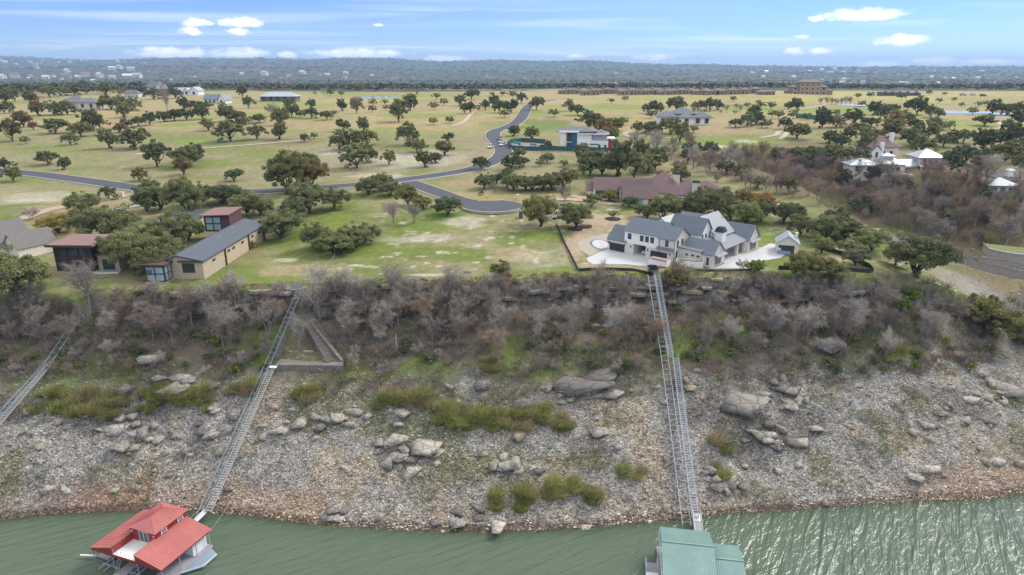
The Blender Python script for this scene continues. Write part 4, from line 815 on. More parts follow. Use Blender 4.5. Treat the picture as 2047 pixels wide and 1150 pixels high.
def boulder(px, py, w, h=None, m=ROCKM, label=None, cat='boulder', group=None, k=None, rz=None, p=None, tilt=None, name='boulder'):
    p = p or G(px, py); r_ = random.Random(int(px*31+py*17)); s = w/pxm(p)*0.56; hh = (h or w*0.7)/w
    o = link(name, RME[r_.randrange(10) if k is None else k], m, None, (p[0], p[1], p[2]+s*0.04), r_.uniform(0, 6.28) if rz is None else rz)
    s *= 1.28; o.scale = (s, s*(0.75+0.4*r_.random()) if rz is None else s*0.6, s*hh*1.25)
    if tilt: o.rotation_euler = (tilt, 0, o.rotation_euler[2])
    cw = {ROCKM: 'grey', ROCKD: 'dark weathered', ROCKW: 'pale', ROCKT: 'tan'}[m]; lb = (label or '{c} limestone boulder on the gravel bank {s}').replace('{c}', cw).replace('{s}', shore(px))
    return tag(o, lb, cat, (group+' '+shore(px)+' '+cw if '{s}' in (label or '') else group) or (None if label else lb.replace('boulder', 'boulders', 1)))
boulder(1655,692,58,46,ROCKD,'huge round dark boulder among trees on the bluff slope'); boulder(1480,805,76,40,ROCKM,'broad smooth grey boulder on the bank beside the long stair')
boulder(995,1060,46,24,ROCKW,'pale boulder standing in the water at the shoreline'); boulder(1045,868,34,20,ROCKT,'rounded tan boulder below the willow shrubs'); boulder(1455,965,34,34,ROCKW,'large pale boulder with smaller rocks beside the tramway')
boulder(1165,775,90,34,ROCKD,'long layered rock slab outcropping at the foot of the bluff',rz=0.25); boulder(1200,755,70,24,ROCKD,'upper layered rock slab behind the long outcrop',rz=0.2); boulder(1048,808,40,28,ROCKD,'dark wedge of rock left of the layered outcrop',rz=0.5,tilt=0.4)
boulder(2010,785,58,34,ROCKM,'long smooth boulder on the rocky point',rz=-0.7); boulder(1960,745,26,22,ROCKM,'small boulder above the long one on the rocky point'); boulder(305,722,40,24,ROCKM,'grey boulder in moss beside a fallen branch')
boulder(350,786,48,26,ROCKM,'flat grey boulder above the willow shrubs',rz=0.1); boulder(250,782,34,26,ROCKD,'dark fissured boulder standing between willow shrubs')
boulder(1835,640,44,20,ROCKD,'grey rock ledge under the lime green trees'); boulder(1565,760,24,22,ROCKD,'dark upright rock above two pale ones'); boulder(1580,785,36,16,ROCKM,'flat rock in the pile below the round dark boulder')
for (px, py, w, h) in [(225,862,34,24),(255,855,24,18),(288,870,32,24),(265,835,20,14),(240,845,18,14),(310,850,18,14),(362,902,24,26),(335,905,16,14),(270,900,18,14)]:
    boulder(px, py, w, h, ROCKM, 'big grey boulder in the cluster below the willow shrubs', group='cluster of boulders below the willows')
for (px, py, w, h, m) in [(95,978,22,18,ROCKW),(793,888,46,28,ROCKM),(848,892,54,22,ROCKW),(797,910,20,16,ROCKM),(766,930,34,26,ROCKM),(825,945,34,26,ROCKW),(752,908,12,16,ROCKM),(1030,930,26,26,ROCKW),(1010,915,18,14,ROCKW),(1195,853,40,18,ROCKM),(1330,925,16,16,ROCKT),(1432,962,18,16,ROCKW),(1453,985,20,14,ROCKW),(1333,1012,14,14,ROCKW),
   (1170,1050,22,14,ROCKW),(760,1035,16,14,ROCKW),(560,870,34,16,ROCKM),(600,850,26,22,ROCKM),(700,850,22,18,ROCKM),(735,832,20,16,ROCKM),(808,828,34,12,ROCKW),(630,835,20,18,ROCKM),(870,815,26,24,ROCKM),(900,770,18,14,ROCKM),(965,770,26,22,ROCKD),(550,812,18,14,ROCKT),(450,860,30,34,ROCKM),(470,835,20,22,ROCKM),(440,905,24,20,ROCKM),(425,775,30,22,ROCKD),
   (1120,795,20,14,ROCKM),(1138,800,16,12,ROCKT),(1330,765,12,14,ROCKT),(1375,780,22,10,ROCKT),(1368,765,14,16,ROCKT),(1330,700,14,12,ROCKT),(1390,745,14,10,ROCKM),(1330,808,14,12,ROCKW),(1590,805,20,16,ROCKM),(1612,805,16,12,ROCKM),(1525,800,22,14,ROCKM),(1630,860,24,14,ROCKM),(1545,890,20,18,ROCKM),(1560,860,24,18,ROCKM),(1520,870,30,16,ROCKM),
   (1710,775,16,12,ROCKM),(1820,855,26,14,ROCKM),(1940,800,26,14,ROCKW),(1900,810,16,12,ROCKM),(1980,770,20,14,ROCKM),(1990,925,26,16,ROCKW),(2042,925,20,16,ROCKW),(1855,940,30,18,ROCKW),(1825,955,34,12,ROCKM),(1770,978,16,10,ROCKW),(1740,965,10,8,ROCKW),(1860,880,14,12,ROCKM),(1700,855,14,10,ROCKM),(1555,945,14,10,ROCKW),(1680,600,14,10,ROCKM),(345,860,12,10,ROCKM),(230,980,14,10,ROCKW),(170,830,20,10,ROCKM),(60,870,14,10,ROCKM)]:
    boulder(px, py, w, h, m)
sb = random.Random(77)
for cx, cy, n in ((265,862,9),(430,850,8),(800,905,10),(1040,930,6),(1160,790,9),(1440,965,6),(1545,880,10),(1580,790,6),(1900,850,8),(1985,790,7),(700,1035,8),(900,1040,9),(345,770,6),(640,840,7)):
    for _ in range(n):
        px, py = sb.gauss(cx, 34), sb.gauss(cy, 14)
        if py > 1045 or abs(px-(545-(py-735)*0.46)) < 24 or abs(px-(1346+(py-715)*0.14)) < 24: continue
        boulder(px, py, sb.uniform(14, 32), None, sb.choice([ROCKM, ROCKM, ROCKW, ROCKD]), label='{c} flat-faced limestone slab lying among stones {s}', group='flat-faced slabs', name='flat_rock').scale[2] *= 0.7
br = random.Random(21); cnt = 0
while cnt < 75:
    px, py = br.uniform(0, 2047), br.uniform(770, 1030)
    if abs(px-(545-(py-735)*0.46)) < 22 or abs(px-(1346+(py-715)*0.14)) < 22: continue
    if py > 1010 and not 700 < px < 1000: continue
    if fbm(px/120, py/70, 2, 5) < 0.42: continue
    boulder(px, py, 7+15*br.random()**2.0, None, br.choice([ROCKM, ROCKM, ROCKW, ROCKT]), label='small {c} broken limestone block {s}', group='small limestone blocks'); cnt += 1
for _ in range(24):
    s_ = br.uniform(1.0, 4.4); i = int(s_); f = s_-i; p = [RAV[i][q]*(1-f)+RAV[i+1][q]*f for q in (0, 1)]; x, y = p[0]+br.gauss(0, 6), p[1]+br.gauss(0, 6); z = float(tz(x, y))
    boulder(x*9, y*9, br.uniform(5, 12), None, br.choice([ROCKM, ROCKW]), label='pale boulder in the dry creek bed of the ravine', group='boulders in the dry creek bed', p=(x, y, z))
for (px, py) in [(905,617),(925,623),(712,632),(842,644),(880,690),(640,690),(740,600),(1190,650),(1200,660),(1315,680),(1660,590),(1040,640),(1100,598),(850,560),(700,566),(935,545)]:
    boulder(px, py, br.uniform(10, 22), None, br.choice([ROCKM, ROCKT, ROCKD]), label='broken limestone block on the bluff below the lot', group='limestone blocks on the bluff')
# bedded ledges of the bluff: thick plates with overhung, broken fronts
lr = random.Random(31); LEDGE = [mat('ledge_grey', (0.25,0.228,0.195), 0.95, 0.35, 0.9, bump=0.08, objvar=0.2, spec=0.15, bscale=2.0), mat('ledge_tan', (0.33,0.25,0.155), 0.95, 0.3, 0.9, bump=0.08, objvar=0.15, spec=0.15, bscale=2.0)]
for i in range(64):
    x = -92+i*2.9+lr.uniform(-.9, .9); lv = lr.choice([0, 1, 1, 2, 2, 3]); ys, y1, z1, y2, z2, y3, z3 = [float(v) for v in zones(x, 0)]
    z = z2+1.0+lv*1.6+lr.uniform(-.3, .3); yb = y2+(y3-y2)*min(max((z-z2)/(z3-z2), 0), 1); L_ = lr.uniform(2.2, 6.0); dp = lr.uniform(0.7, 1.9); th = lr.uniform(0.35, 0.9)
    n = 9; pl = [(-L_/2+L_*k/(n-1), -dp*(0.65+0.5*lr.random())*(1 if 0 < k < n-1 else .4)) for k in range(n)]+[(L_/2, 1.6), (-L_/2, 1.6)]
    mb = MB(); k = len(pl); mb.prism(pl, 0, th); me = mb.mesh('rock_ledge')
    o = link('rock_ledge', me, LEDGE[0 if lr.random() < .85 else 1], None, (x, yb-0.1, z), lr.uniform(-.12, .12)); o.rotation_euler[1] = lr.uniform(-.05, .05)
    tag(o, 'overhanging bedded limestone ledge in the bluff face', 'rock ledge', 'limestone ledges of the bluff')

# ------------------------------------------------------------------ roads, kerbs, paths, pads
ASPH = mat('asphalt', (0.074,0.078,0.092), 0.9, 0.18, 0.35, bump=0.01, coord='Object'); KERBM = mat('kerb_concrete', (0.42,0.38,0.32), 0.9, 0.12, 0.8); CONC = mat('concrete', (0.50,0.50,0.50), 0.85, 0.10, 0.5)
PAVER = mat('pavers', (0.37,0.325,0.265), 0.9, 0.14, 3.0, bump=0.01); CARTP = mat('cart_path', (0.44,0.37,0.29), 0.9, 0.12, 0.5); DRIVE = mat('driveway_tan', (0.40,0.30,0.235), 0.9, 0.14, 0.6); DGREY = mat('drive_grey', (0.33,0.31,0.28), 0.9, 0.12, 0.6)
def smooth(pts, n=14):
    P = np.array(pts, float); P = np.vstack([2*P[0]-P[1], P, 2*P[-1]-P[-2]]); out = []
    for i in range(1, len(P)-2):
        for t in np.linspace(0, 1, n, endpoint=False):
            a, b, c_, d = P[i-1:i+3]; out.append(0.5*((2*b)+(c_-a)*t+(2*a-5*b+4*c_-d)*t*t+(3*b-a-3*c_+d)*t**3))
    out.append(P[-2]); return np.array(out)
def frame2(P):
    d = np.gradient(P[:, :2], axis=0); d /= np.linalg.norm(d, axis=1)[:, None]+1e-9; return np.stack([-d[:, 1], d[:, 0]], 1)
def ribbon(name, P, w, m, dz=0.10, across=5, skirt=0.0):
    nrm = frame2(P); V = []
    for k in range(across):
        o = (k/(across-1)-0.5)*w; x = P[:, 0]+nrm[:, 0]*o; y = P[:, 1]+nrm[:, 1]*o; V.append(np.stack([x, y, tz(x, y)+dz], 1))
    V = np.stack(V, 1); n = len(P)
    if across > 2: V[:, :, 2] = V[:, :, 2].max(1)[:, None]*0.5+V[:, :, 2]*0.5
    i = (np.arange(n-1)[:, None]*across+np.arange(across-1)[None]).ravel(); F = np.stack([i, i+across, i+across+1, i+1], 1)
    return kind(link(name, mesh_np(name, V.reshape(-1, 3), F), m), 'structure'), V
def kerbs(V, skip=None, w=0.5, h=0.14):
    for side in (0, -1):
        e = V[:, side]; nb = V[:, 1 if side == 0 else -2]; d = e-nb; d[:, 2] = 0; d /= np.linalg.norm(d, axis=1)[:, None]
        run = []; mb = None
        keep = [skip is None or not skip(p) for p in e]
        seg = []
        for i in range(len(e)+1):
            if i < len(e) and keep[i]: seg.append(i); continue
            if len(seg) > 1:
                a = e[seg]; b = a+d[seg]*w; up = np.array((0, 0, h)); dn = np.array((0, 0, -0.4)); n = len(seg)
                VV = np.stack([a+dn, a+up, b+up, b+dn], 1).reshape(-1, 3); j = np.arange(n-1)*4
                F = np.concatenate([np.stack([j+k, j+k+1, j+k+5, j+k+4], 1) for k in range(3)])
                kind(link('kerb', mesh_np('kerb', VV, F), KERBM), 'structure')
            seg = []
def wp(l): return [G(*p) for p in l]
CDS = G(985, 414)
MAINP = smooth(wp([(-60,338),(60,348),(160,361),(285,378),(400,383),(515,384),(600,379),(720,370),(800,361),(880,350),(950,337),(995,318),(1006,302),(996,287),(985,272),(992,262),(1020,252),(1042,236),(1054,216),(1072,206),(1110,200)]))
road, RV = ribbon('road', MAINP, 8.6, ASPH, 0.10)
J = G(815, 362); culp = smooth([G(792, 358), G(825, 368), G(870, 384), G(915, 400), G(960, 411)])
spur, SV = ribbon('road', culp, 8.0, ASPH, 0.14)
th = np.linspace(0, 2*math.pi, 49)[:-1]; rr = 10.6
dx, dy = CDS[0]+rr*np.cos(th), CDS[1]+rr*np.sin(th)*0.98; zc = float(np.max(tz(dx, dy)))*0.5+float(tz(CDS[0], CDS[1]))*0.5+0.16
mb = MB(); mb.prism([(a, b) for a, b in zip(dx, dy)], zc-0.8, zc); kind(mb.build('road', ASPH), 'structure')
def near_spur(p): return min(np.hypot(culp[:, 0]-p[0], culp[:, 1]-p[1])) < 6.2 and math.hypot(p[0]-CDS[0], p[1]-CDS[1]) > 2
kerbs(RV, lambda p: min(np.hypot(culp[:, 0]-p[0], culp[:, 1]-p[1])) < 7.5 and p[1] < 262)
kerbs(SV, lambda p: math.hypot(p[0]-CDS[0], p[1]-CDS[1]) < rr+0.5 or min(np.hypot(MAINP[:, 0]-p[0], MAINP[:, 1]-p[1])) < 5.2)
ring = [k for k in range(48) if not near_spur((CDS[0]+rr*math.cos(th[k]), CDS[1]+rr*math.sin(th[k]))) and not (-0.55 < math.atan2(math.sin(th[k]), math.cos(th[k])) < 0.75)]
for k in ring:
    a, b = th[k], th[k]+2*math.pi/48; mb = MB(); mb.prism([(CDS[0]+r_*math.cos(t), CDS[1]+r_*math.sin(t)*0.98) for r_, t in ((rr, a), (rr+.5, a), (rr+.5, b), (rr, b))], zc-0.6, zc+0.13); kind(mb.build('kerb', KERBM), 'structure')
for name, l, w, m in [('cart_path',[(905,252),(925,245),(938,232),(945,224)],3.0,CARTP),('cart_path',[(270,310),(320,302),(420,296),(500,290),(600,282)],3.2,CARTP),('cart_path',[(1262,262),(1250,267),(1258,273),(1290,276),(1340,276)],3.0,CARTP),('cart_path',[(1520,276),(1552,270),(1556,264),(1575,262),(1560,280)],3.0,CARTP),('cart_path',[(1995,245),(2005,252),(2000,262),(2050,268)],3.5,CARTP),('cart_path',[(1560,224),(1640,212),(1655,208)],3.5,CARTP),
    ('driveway',[(285,386),(240,394),(170,406),(90,422),(40,440)],5.0,DRIVE),('driveway',[(300,408),(250,416),(190,428),(140,444)],3.6,DGREY),('driveway',[(1050,402),(1090,400),(1130,399),(1180,402),(1235,408),(1262,404)],5.0,DRIVE),('driveway',[(1140,392),(1175,397),(1210,396)],3.4,DRIVE)]:
    ribbon(name, smooth(wp(l), 8), w, m, 0.13, 3)
POND = mat('pond_water', (0.35,0.38,0.40), 0.08, 0.1, 0.05, spec=0.9)
for (px, py, rx, ry) in [(1706,211,24,2.6),(1920,225,62,3.0),(1990,228,34,2.0),(750,196,46,2.0)]:
    c0 = G(px, py); sx = rx/pxm(c0); sy = (G(px, py-ry)[1]-G(px, py+ry)[1])/2; a = np.linspace(0, 6.283, 25)[:-1]
    zt_ = max(float(tz(c0[0]+sx*math.cos(t), c0[1]+sy*math.sin(t))) for t in a)+0.05
    mb = MB(); mb.prism([(c0[0]+sx*math.cos(t)*(1+.12*math.sin(3*t)), c0[1]+sy*math.sin(t)) for t in a], zt_-2.5, zt_); kind(mb.build('pond', POND), 'structure')

# ------------------------------------------------------------------ building kit (local axes: x along the front, y to the back)
WHITE = mat('white_plaster', (0.84,0.82,0.78), 0.85, 0.05, 0.8); CREAM = mat('limestone_wall', (0.70,0.645,0.55), 0.9, 0.14, 1.8, bump=0.02); STONE = mat('rubble_stone', (0.50,0.405,0.285), 0.92, 0.32, 2.2, bump=0.05, bscale=3.0)
METAL = mat('roof_metal_blue', (0.150,0.175,0.205), 0.45, 0.08, 0.5, metal=0.1, spec=0.5); METALD = mat('roof_metal_dark', (0.085,0.095,0.112), 0.5, 0.1, 0.5, spec=.4); METALL = mat('roof_metal_light', (0.185,0.205,0.225), 0.45, 0.08, 0.5, metal=0.1); SILV = mat('roof_galvanised', (0.42,0.46,0.50), 0.4, 0.08, 0.5, metal=0.3)
SHING = mat('shingle_grey', (0.19,0.175,0.165), 0.95, 0.28, 2.5, bump=0.03); TILEB = mat('roof_tile_brown', (0.175,0.118,0.112), 0.9, 0.22, 1.6, bump=0.04, bscale=5); SLATE = mat('roof_slate', (0.155,0.165,0.185), 0.8, 0.18, 1.2, bump=0.02); RUSTR = mat('roof_rust', (0.245,0.145,0.120), 0.7, 0.12, 0.6)
DARK = mat('dark_trim', (0.030,0.030,0.033), 0.6, 0.1, 1); BRONZE = mat('bronze_frame', (0.085,0.045,0.033), 0.6, 0.15, 1); PANE = glass('window_pane', (0.035,0.045,0.05)); PANEB = glass('window_pane_blue', (0.30,0.46,0.50), 0.15); PANEG = glass('window_pane_green', (0.055,0.085,0.085)); BRICK = mat('brick_villa', (0.37,0.235,0.15), 0.92, 0.2, 1.2); WOODB = mat('weathered_wood', (0.20,0.185,0.165), 0.9, 0.2, 1.5)
def seams(root, quad, step, m, hgt=0.05):
    """raised standing seams running up a roof plane: quad = eave a, eave b, ridge b, ridge a."""
    a, b, c_, d = [np.array(p, float) for p in quad]; L_ = np.linalg.norm(b-a); n = max(2, int(L_/step)); nn = np.cross(b-a, d-a); nn /= np.linalg.norm(nn)
    if nn[2] < 0: nn = -nn
    mb = MB()
    for i in range(n+1):
        t = i/n; mb.bar(a+(b-a)*t+nn*hgt*0.4, d+(c_-d)*t+nn*hgt*0.4, 0.05, hgt)
    return kind(mb.build('seams', m, root), 'stuff')
def gable(root, x0, x1, y0, y1, z0, ze, zr, axis, wm, rm, oh=0.4, seam=0.0, t=0.16, ridge=None, wname='wall'):
    rp = ridge
    if axis == 'x':
        ym = (y0+y1)/2 if rp is None else rp; q = [(x, y, z) for x in (x0, x1) for y, z in ((y0, z0), (y1, z0), (y1, ze), (ym, zr), (y0, ze))]
    else:
        xm = (x0+x1)/2 if rp is None else rp; q = [(x, y, z) for y in (y1, y0) for x, z in ((x0, z0), (x1, z0), (x1, ze), (xm, zr), (x0, ze))]
    mb = MB(); mb.add(q, [(0,4,3,2,1), (5,6,7,8,9), (0,1,6,5), (1,2,7,6), (4,0,5,9), (2,3,8,7), (3,4,9,8)]); w = mb.build(wname, wm, root)
    r = MB(); qs = []
    for s in (0, 1):
        if axis == 'x':
            ye = y0 if s == 0 else y1; k = (zr-ze)/abs(ym-ye); sg = -1 if s == 0 else 1
            qd = [(x0-oh, ye+sg*oh, ze-oh*k), (x1+oh, ye+sg*oh, ze-oh*k), (x1+oh, ym, zr), (x0-oh, ym, zr)]
        else:
            xe = x0 if s == 0 else x1; k = (zr-ze)/abs(xm-xe); sg = -1 if s == 0 else 1
            qd = [(xe+sg*oh, y0-oh, ze-oh*k), (xe+sg*oh, y1+oh, ze-oh*k), (xm, y1+oh, zr), (xm, y0-oh, zr)]
        qd = [(p[0], p[1], p[2]+t*1.15) for p in qd]; r.slab(qd, t); qs.append(qd)
    ro = r.build('roof', rm, root)
    if seam:
        for qd in qs: seams(ro, qd, seam, rm)
    return w, ro
def hip(root, x0, x1, y0, y1, z0, ze, zr, wm, rm, oh=0.6, rl=None, wname='wall'):
    MB().box(x0, x1, y0, y1, z0, ze).build(wname, wm, root); a, b, c_, d = x0-oh, x1+oh, y0-oh, y1+oh; W, D = b-a, d-c_
    if W >= D: k = (W-D)/2 if rl is None else rl/2; rd = [((a+b)/2-k, (c_+d)/2), ((a+b)/2+k, (c_+d)/2)]
    else: k = (D-W)/2 if rl is None else rl/2; rd = [((a+b)/2, (c_+d)/2-k), ((a+b)/2, (c_+d)/2+k)]
    vs = [(a, c_, ze+.03), (b, c_, ze+.03), (b, d, ze+.03), (a, d, ze+.03), (a, c_, ze+.22), (b, c_, ze+.22), (b, d, ze+.22), (a, d, ze+.22), (*rd[0], zr), (*rd[1], zr)]
    fs = [(0,3,2,1), (0,1,5,4), (1,2,6,5), (2,3,7,6), (3,0,4,7)]
    fs += [(4,5,9,8), (5,6,9), (6,7,8,9), (7,4,8)] if W >= D else [(4,5,8), (5,6,9,8), (6,7,9), (7,4,8,9)]
    return MB().add(vs, fs).build('roof', rm, root)
def flat(root, x0, x1, y0, y1, z0, z1, wm, rm, oh=0.4, t=0.3):
    MB().box(x0, x1, y0, y1, z0, z1).build('wall', wm, root); return MB().box(x0-oh, x1+oh, y0-oh, y1+oh, z1+.004, z1+t).build('roof', rm, root)
def opening(root, face, plane, a, z, w, h, name='window', pm=None, fm=None, nx=1, nz=1, fw=0.09, dep=0.05, rec=0.0):
    """frame with bars, one pane behind it; face '-y','+y','-x','+x'; a = centre along the wall."""
    pm = pm or PANE; fm = fm or DARK; mb = MB(); pn = MB(); ax = face[1]; sg = -1 if face[0] == '-' else 1; o1, o2 = plane+sg*0.005, plane+sg*dep; lo, hi = min(o1, o2), max(o1, o2)
    def bx(b, a0, a1, z0, z1, l, h_):
        if ax == 'y': b.box(a0, a1, l, h_, z0, z1)
        else: b.box(l, h_, a0, a1, z0, z1)
    for i in range(nx+1): c_ = a-w/2+w*i/nx; bx(mb, c_-fw/2, c_+fw/2, z-fw/2, z+h+fw/2, lo, hi)
    for j in range(nz+1):
        c_ = z+h*j/nz
        for i in range(nx): bx(mb, a-w/2+w*i/nx+fw/2, a-w/2+w*(i+1)/nx-fw/2, c_-fw/2, c_+fw/2, lo, hi)
    bx(pn, a-w/2+0.01, a+w/2-0.01, z+0.01, z+h-0.01, min(o1, plane+sg*dep*0.5), max(o1, plane+sg*dep*0.5))
    f = mb.build(name, fm, root); kind(f, 'stuff') if False else None; pn.build('pane' if name == 'window' else 'panel', pm, f); return f
def chimney(root, x0, x1, y0, y1, z0, z1, wm, cm=None, cap=0.0):
    c_ = MB().box(x0, x1, y0, y1, z0, z1).build('chimney', wm, root); o = 0.2
    if cap:
        xm, ym = (x0+x1)/2, (y0+y1)/2
        MB().add([(x0-o, y0-o, z1+.01), (x1+o, y0-o, z1+.01), (x1+o, y1+o, z1+.01), (x0-o, y1+o, z1+.01), (x0+.3, y0+.3, z1+cap), (x1-.3, y0+.3, z1+cap), (x1-.3, y1-.3, z1+cap), (x0+.3, y1-.3, z1+cap)], [(0,3,2,1), (4,5,6,7), (0,1,5,4), (1,2,6,5), (2,3,7,6), (3,0,4,7)]).build('chimney_cap', cm or DARK, c_)
    return c_

# ------------------------------------------------------------------ the white farmhouse
def farmhouse():
    h = thing('farmhouse', 'large white farmhouse with dark blue metal roofs and three garage bays', 'house', (26.9, 185.3, 31.06), R(-41.9))
    gable(h, 0, 5.6, 0, 7.4, -.4, 3.15, 6.4, 'x', CREAM, METAL, 0.35, 0.55)
    gable(h, 5.2, 16.4, 0.05, 8.6, 2.95, 6.3, 9.2, 'x', WHITE, METAL, 0.35, 0.55); MB().box(5.2, 8.1, 0.04, 8.6, -.4, 2.945).build('wall', CREAM, h); MB().box(12.0, 16.4, 0.04, 8.6, -.4, 2.945).build('wall', CREAM, h); MB().box(8.1, 12.0, 7.6, 8.6, -.4, 2.945).build('wall', CREAM, h); gable(h, 15.9, 20.7, -0.35, 7.2, -.4, 6.0, 8.6, 'x', CREAM, METAL, 0.3, 0.55)
    gable(h, 14.2, 23.6, 7.9, 14.2, -.4, 6.6, 10.2, 'x', WHITE, METAL, 0.35, 0.55)
    gable(h, 15.2, 25.6, 13.4, 23.5, -.4, 5.2, 10.0, 'y', WHITE, METALL, 0.35, 0.0); gable(h, 6.0, 15.0, 10.0, 17.0, -.4, 5.6, 8.8, 'y', WHITE, METALL, 0.3)
    gable(h, 10.0, 22.0, 19.5, 26.5, -.4, 5.0, 8.6, 'x', WHITE, METALL, 0.3)
    gable(h, 21.9, 30.2, 2.0, 8.6, -.4, 3.3, 6.0, 'x', CREAM, METAL, 0.3, 0.55); gable(h, 22.2, 30.6, 22.6, 29.4, -.4, 3.5, 7.0, 'x', CREAM, METAL, 0.35, 0.55)
    MB().box(20.6, 27.2, 1.7, 7.2, -.4, 3.7).build('wall', CREAM, h)
    s = MB().slab([(20.75, 1.4, 4.05), (27.5, 1.4, 3.9), (27.5, 5.2, 4.3), (20.75, 5.2, 4.5)], .16).build('roof', METALL, h)
    # covered patio between the two right-hand gables
    r = MB().slab([(23.4, 8.4, 5.35), (30.3, 8.4, 3.55), (30.3, 22.9, 3.55), (23.4, 22.9, 5.35)], .18).build('patio_roof', METALL, h)
    MB().box(23.2, 24.0, 8.62, 22.58, -.4, 4.9).build('patio_back_wall', DARK, h); MB().box(24.0, 31.0, 8.62, 22.58, -.35, 0.12).build('patio_floor', CONC, h)
    for y in (9.0, 17.6, 22.2): MB().box(29.2, 29.9, y-.35, y+.35, .12, 3.42).build('patio_pillar', CREAM, h)
    MB().box(24.2, 29.0, 10.0, 12.2, .12, 0.75).build('patio_counter', CREAM, h)
    chimney(h, 25.4, 27.6, 12.4, 14.6, 2.4, 6.9, WHITE, DARK, 1.3)
    # awning roofs over the big windows
    for y0, y1 in ((3.4, 7.6), (23.6, 28.6)): MB().slab([(30.3, y0-.5, 3.35), (31.6, y0-.5, 2.85), (31.6, y1+.5, 2.85), (30.3, y1+.5, 3.35)], .1).build('awning', METAL, h)
    MB().slab([(15.7, -.36, 3.75), (20.9, -.36, 3.75), (20.9, -1.3, 3.3), (15.7, -1.3, 3.3)], .12).build('awning', METAL, h)
    # garage doors and the open car port
    for a, w in ((2.95, 4.9), (16.2, 4.9)):
        y = -.01 if a < 10 else -0.36
        dr = MB(); [dr.box(a-w/2, a+w/2, y-.06, y, 0.02+k*.56, .54+k*.56) for k in range(4)]; d = dr.build('garage_door', DARK, h)
    MB().box(8.12, 11.98, 0.05, 7.58, -.3, 0.06).build('carport_floor', CONC, h)
    for x in (6.9, 11.3, 13.0, 14.5) if False else (6.8, 10.6, 12.2, 13.8):
        opening(h, '-y', 0.05, x, 4.1, 1.0, 1.5, fm=DARK, pm=PANEG, nz=2)
    opening(h, '-y', -.35, 18.4, 4.0, .9, 1.6, pm=PANEG); opening(h, '+x', 20.7, 1.2, 4.0, .8, 1.7, pm=PANEG); opening(h, '+x', 20.7, 3.6, 4.0, .8, 1.7, pm=PANEG); opening(h, '+x', 20.7, .9, .6, .7, 2.3, pm=PANE)
    for y, z in ((9.0, 4.4), (11.0, 4.4), (13.2, 4.6)): opening(h, '+x', 23.6, y, z, .8, 1.9, pm=PANEG)
    for x in (23.2, 24.9, 26.4): opening(h, '-y', 1.7, x, 2.2, .75, .4)
    for y in (15.4, 17.2): opening(h, '+x', 25.6, y, 5.3, .6, .9) 
    opening(h, '+x', 30.2, 5.4, .5, 3.4, 2.0, pm=PANEG, nx=4, nz=2); opening(h, '+x', 30.6, 26.0, .5, 4.0, 2.3, pm=PANEG, nx=4, nz=2); opening(h, '-y', 2.0, 29.0, .6, .6, 1.9)
    for x in (.35, 5.4, 7.4, 12.7, 19.5): MB().box(x-.1, x+.1, -.30 if x < 14 else -.5, -.02 if x < 14 else -.37, 1.9, 2.4).build('wall_lamp', DARK, h)
    for x, y, z in ((16.2, -.40, 5.9), (20.72, -.4, 5.9)): MB().tube((x, y-.06, 0), (x, y-.06, z), .06, .06, 6).build('downpipe', DARK, h)
    return h
farmhouse()
# paved court, drive and terrace of the farmhouse
def pad(name, pts, m, z0=30.5, dz=0.05, z=31.0):
    mb = MB(); mb.prism([at(px, py, z)[:2] for px, py in pts], z0, z+dz); return kind(mb.build(name, m), 'structure')
pad('garage_court', [(1172,517),(1216,497),(1300,514),(1352,526),(1310,535),(1250,529),(1185,529),(1176,524)], CONC, dz=0.10)
pad('driveway', [(1178,512),(1160,500),(1155,488),(1158,474),(1172,462),(1180,452),(1168,446),(1130,438),(1120,432),(1150,432),(1182,440),(1222,455),(1215,470),(1212,498)], PAVER, dz=0.05)
pad('terrace', [(1404,537),(1445,528),(1475,513),(1512,500),(1540,487),(1570,492),(1575,505),(1560,516),(1530,521),(1512,537)], CONC, dz=0.09)
pad('terrace', [(1405,534),(1450,525),(1470,512),(1476,515),(1440,531),(1410,538)], SLATE, dz=0.12)
for i, (px, py, r1, r2) in enumerate([(1200,489,5.6,3.2)]):
    c0 = at(px, py, 31); mb = MB(); a = np.linspace(0, 6.283, 33)[:-1]; mb.prism([(c0[0]+2.9*math.cos(t), c0[1]+6.0*math.sin(t)) for t in a], 30.6, 31.08); kind(mb.build('planting_bed', SLATE), 'structure')
    mb = MB(); mb.prism([(c0[0]+2.3*math.cos(t), c0[1]+5.2*math.sin(t)) for t in a], 30.6, 31.12); kind(mb.build('planting_bed', mat('pale_gravel', (0.5,0.5,0.5), .95, .3, 3)), 'structure')
MULCH = mat('mulch', (0.045,0.033,0.028), 0.95, 0.3, 3)
for (px, py, r) in [(1150,457,2.4),(1127,410,1.5),(1225,438,2.6),(1216,402,3.0),(1170,452,2.2)]:
    c0 = G(px, py); a = np.linspace(0, 6.283, 17)[:-1]; mb = MB(); mb.prism([(c0[0]+r*math.cos(t), c0[1]+r*math.sin(t)*1.1) for t in a], c0[2]-.6, c0[2]+.09); kind(mb.build('mulch_bed', MULCH), 'structure')
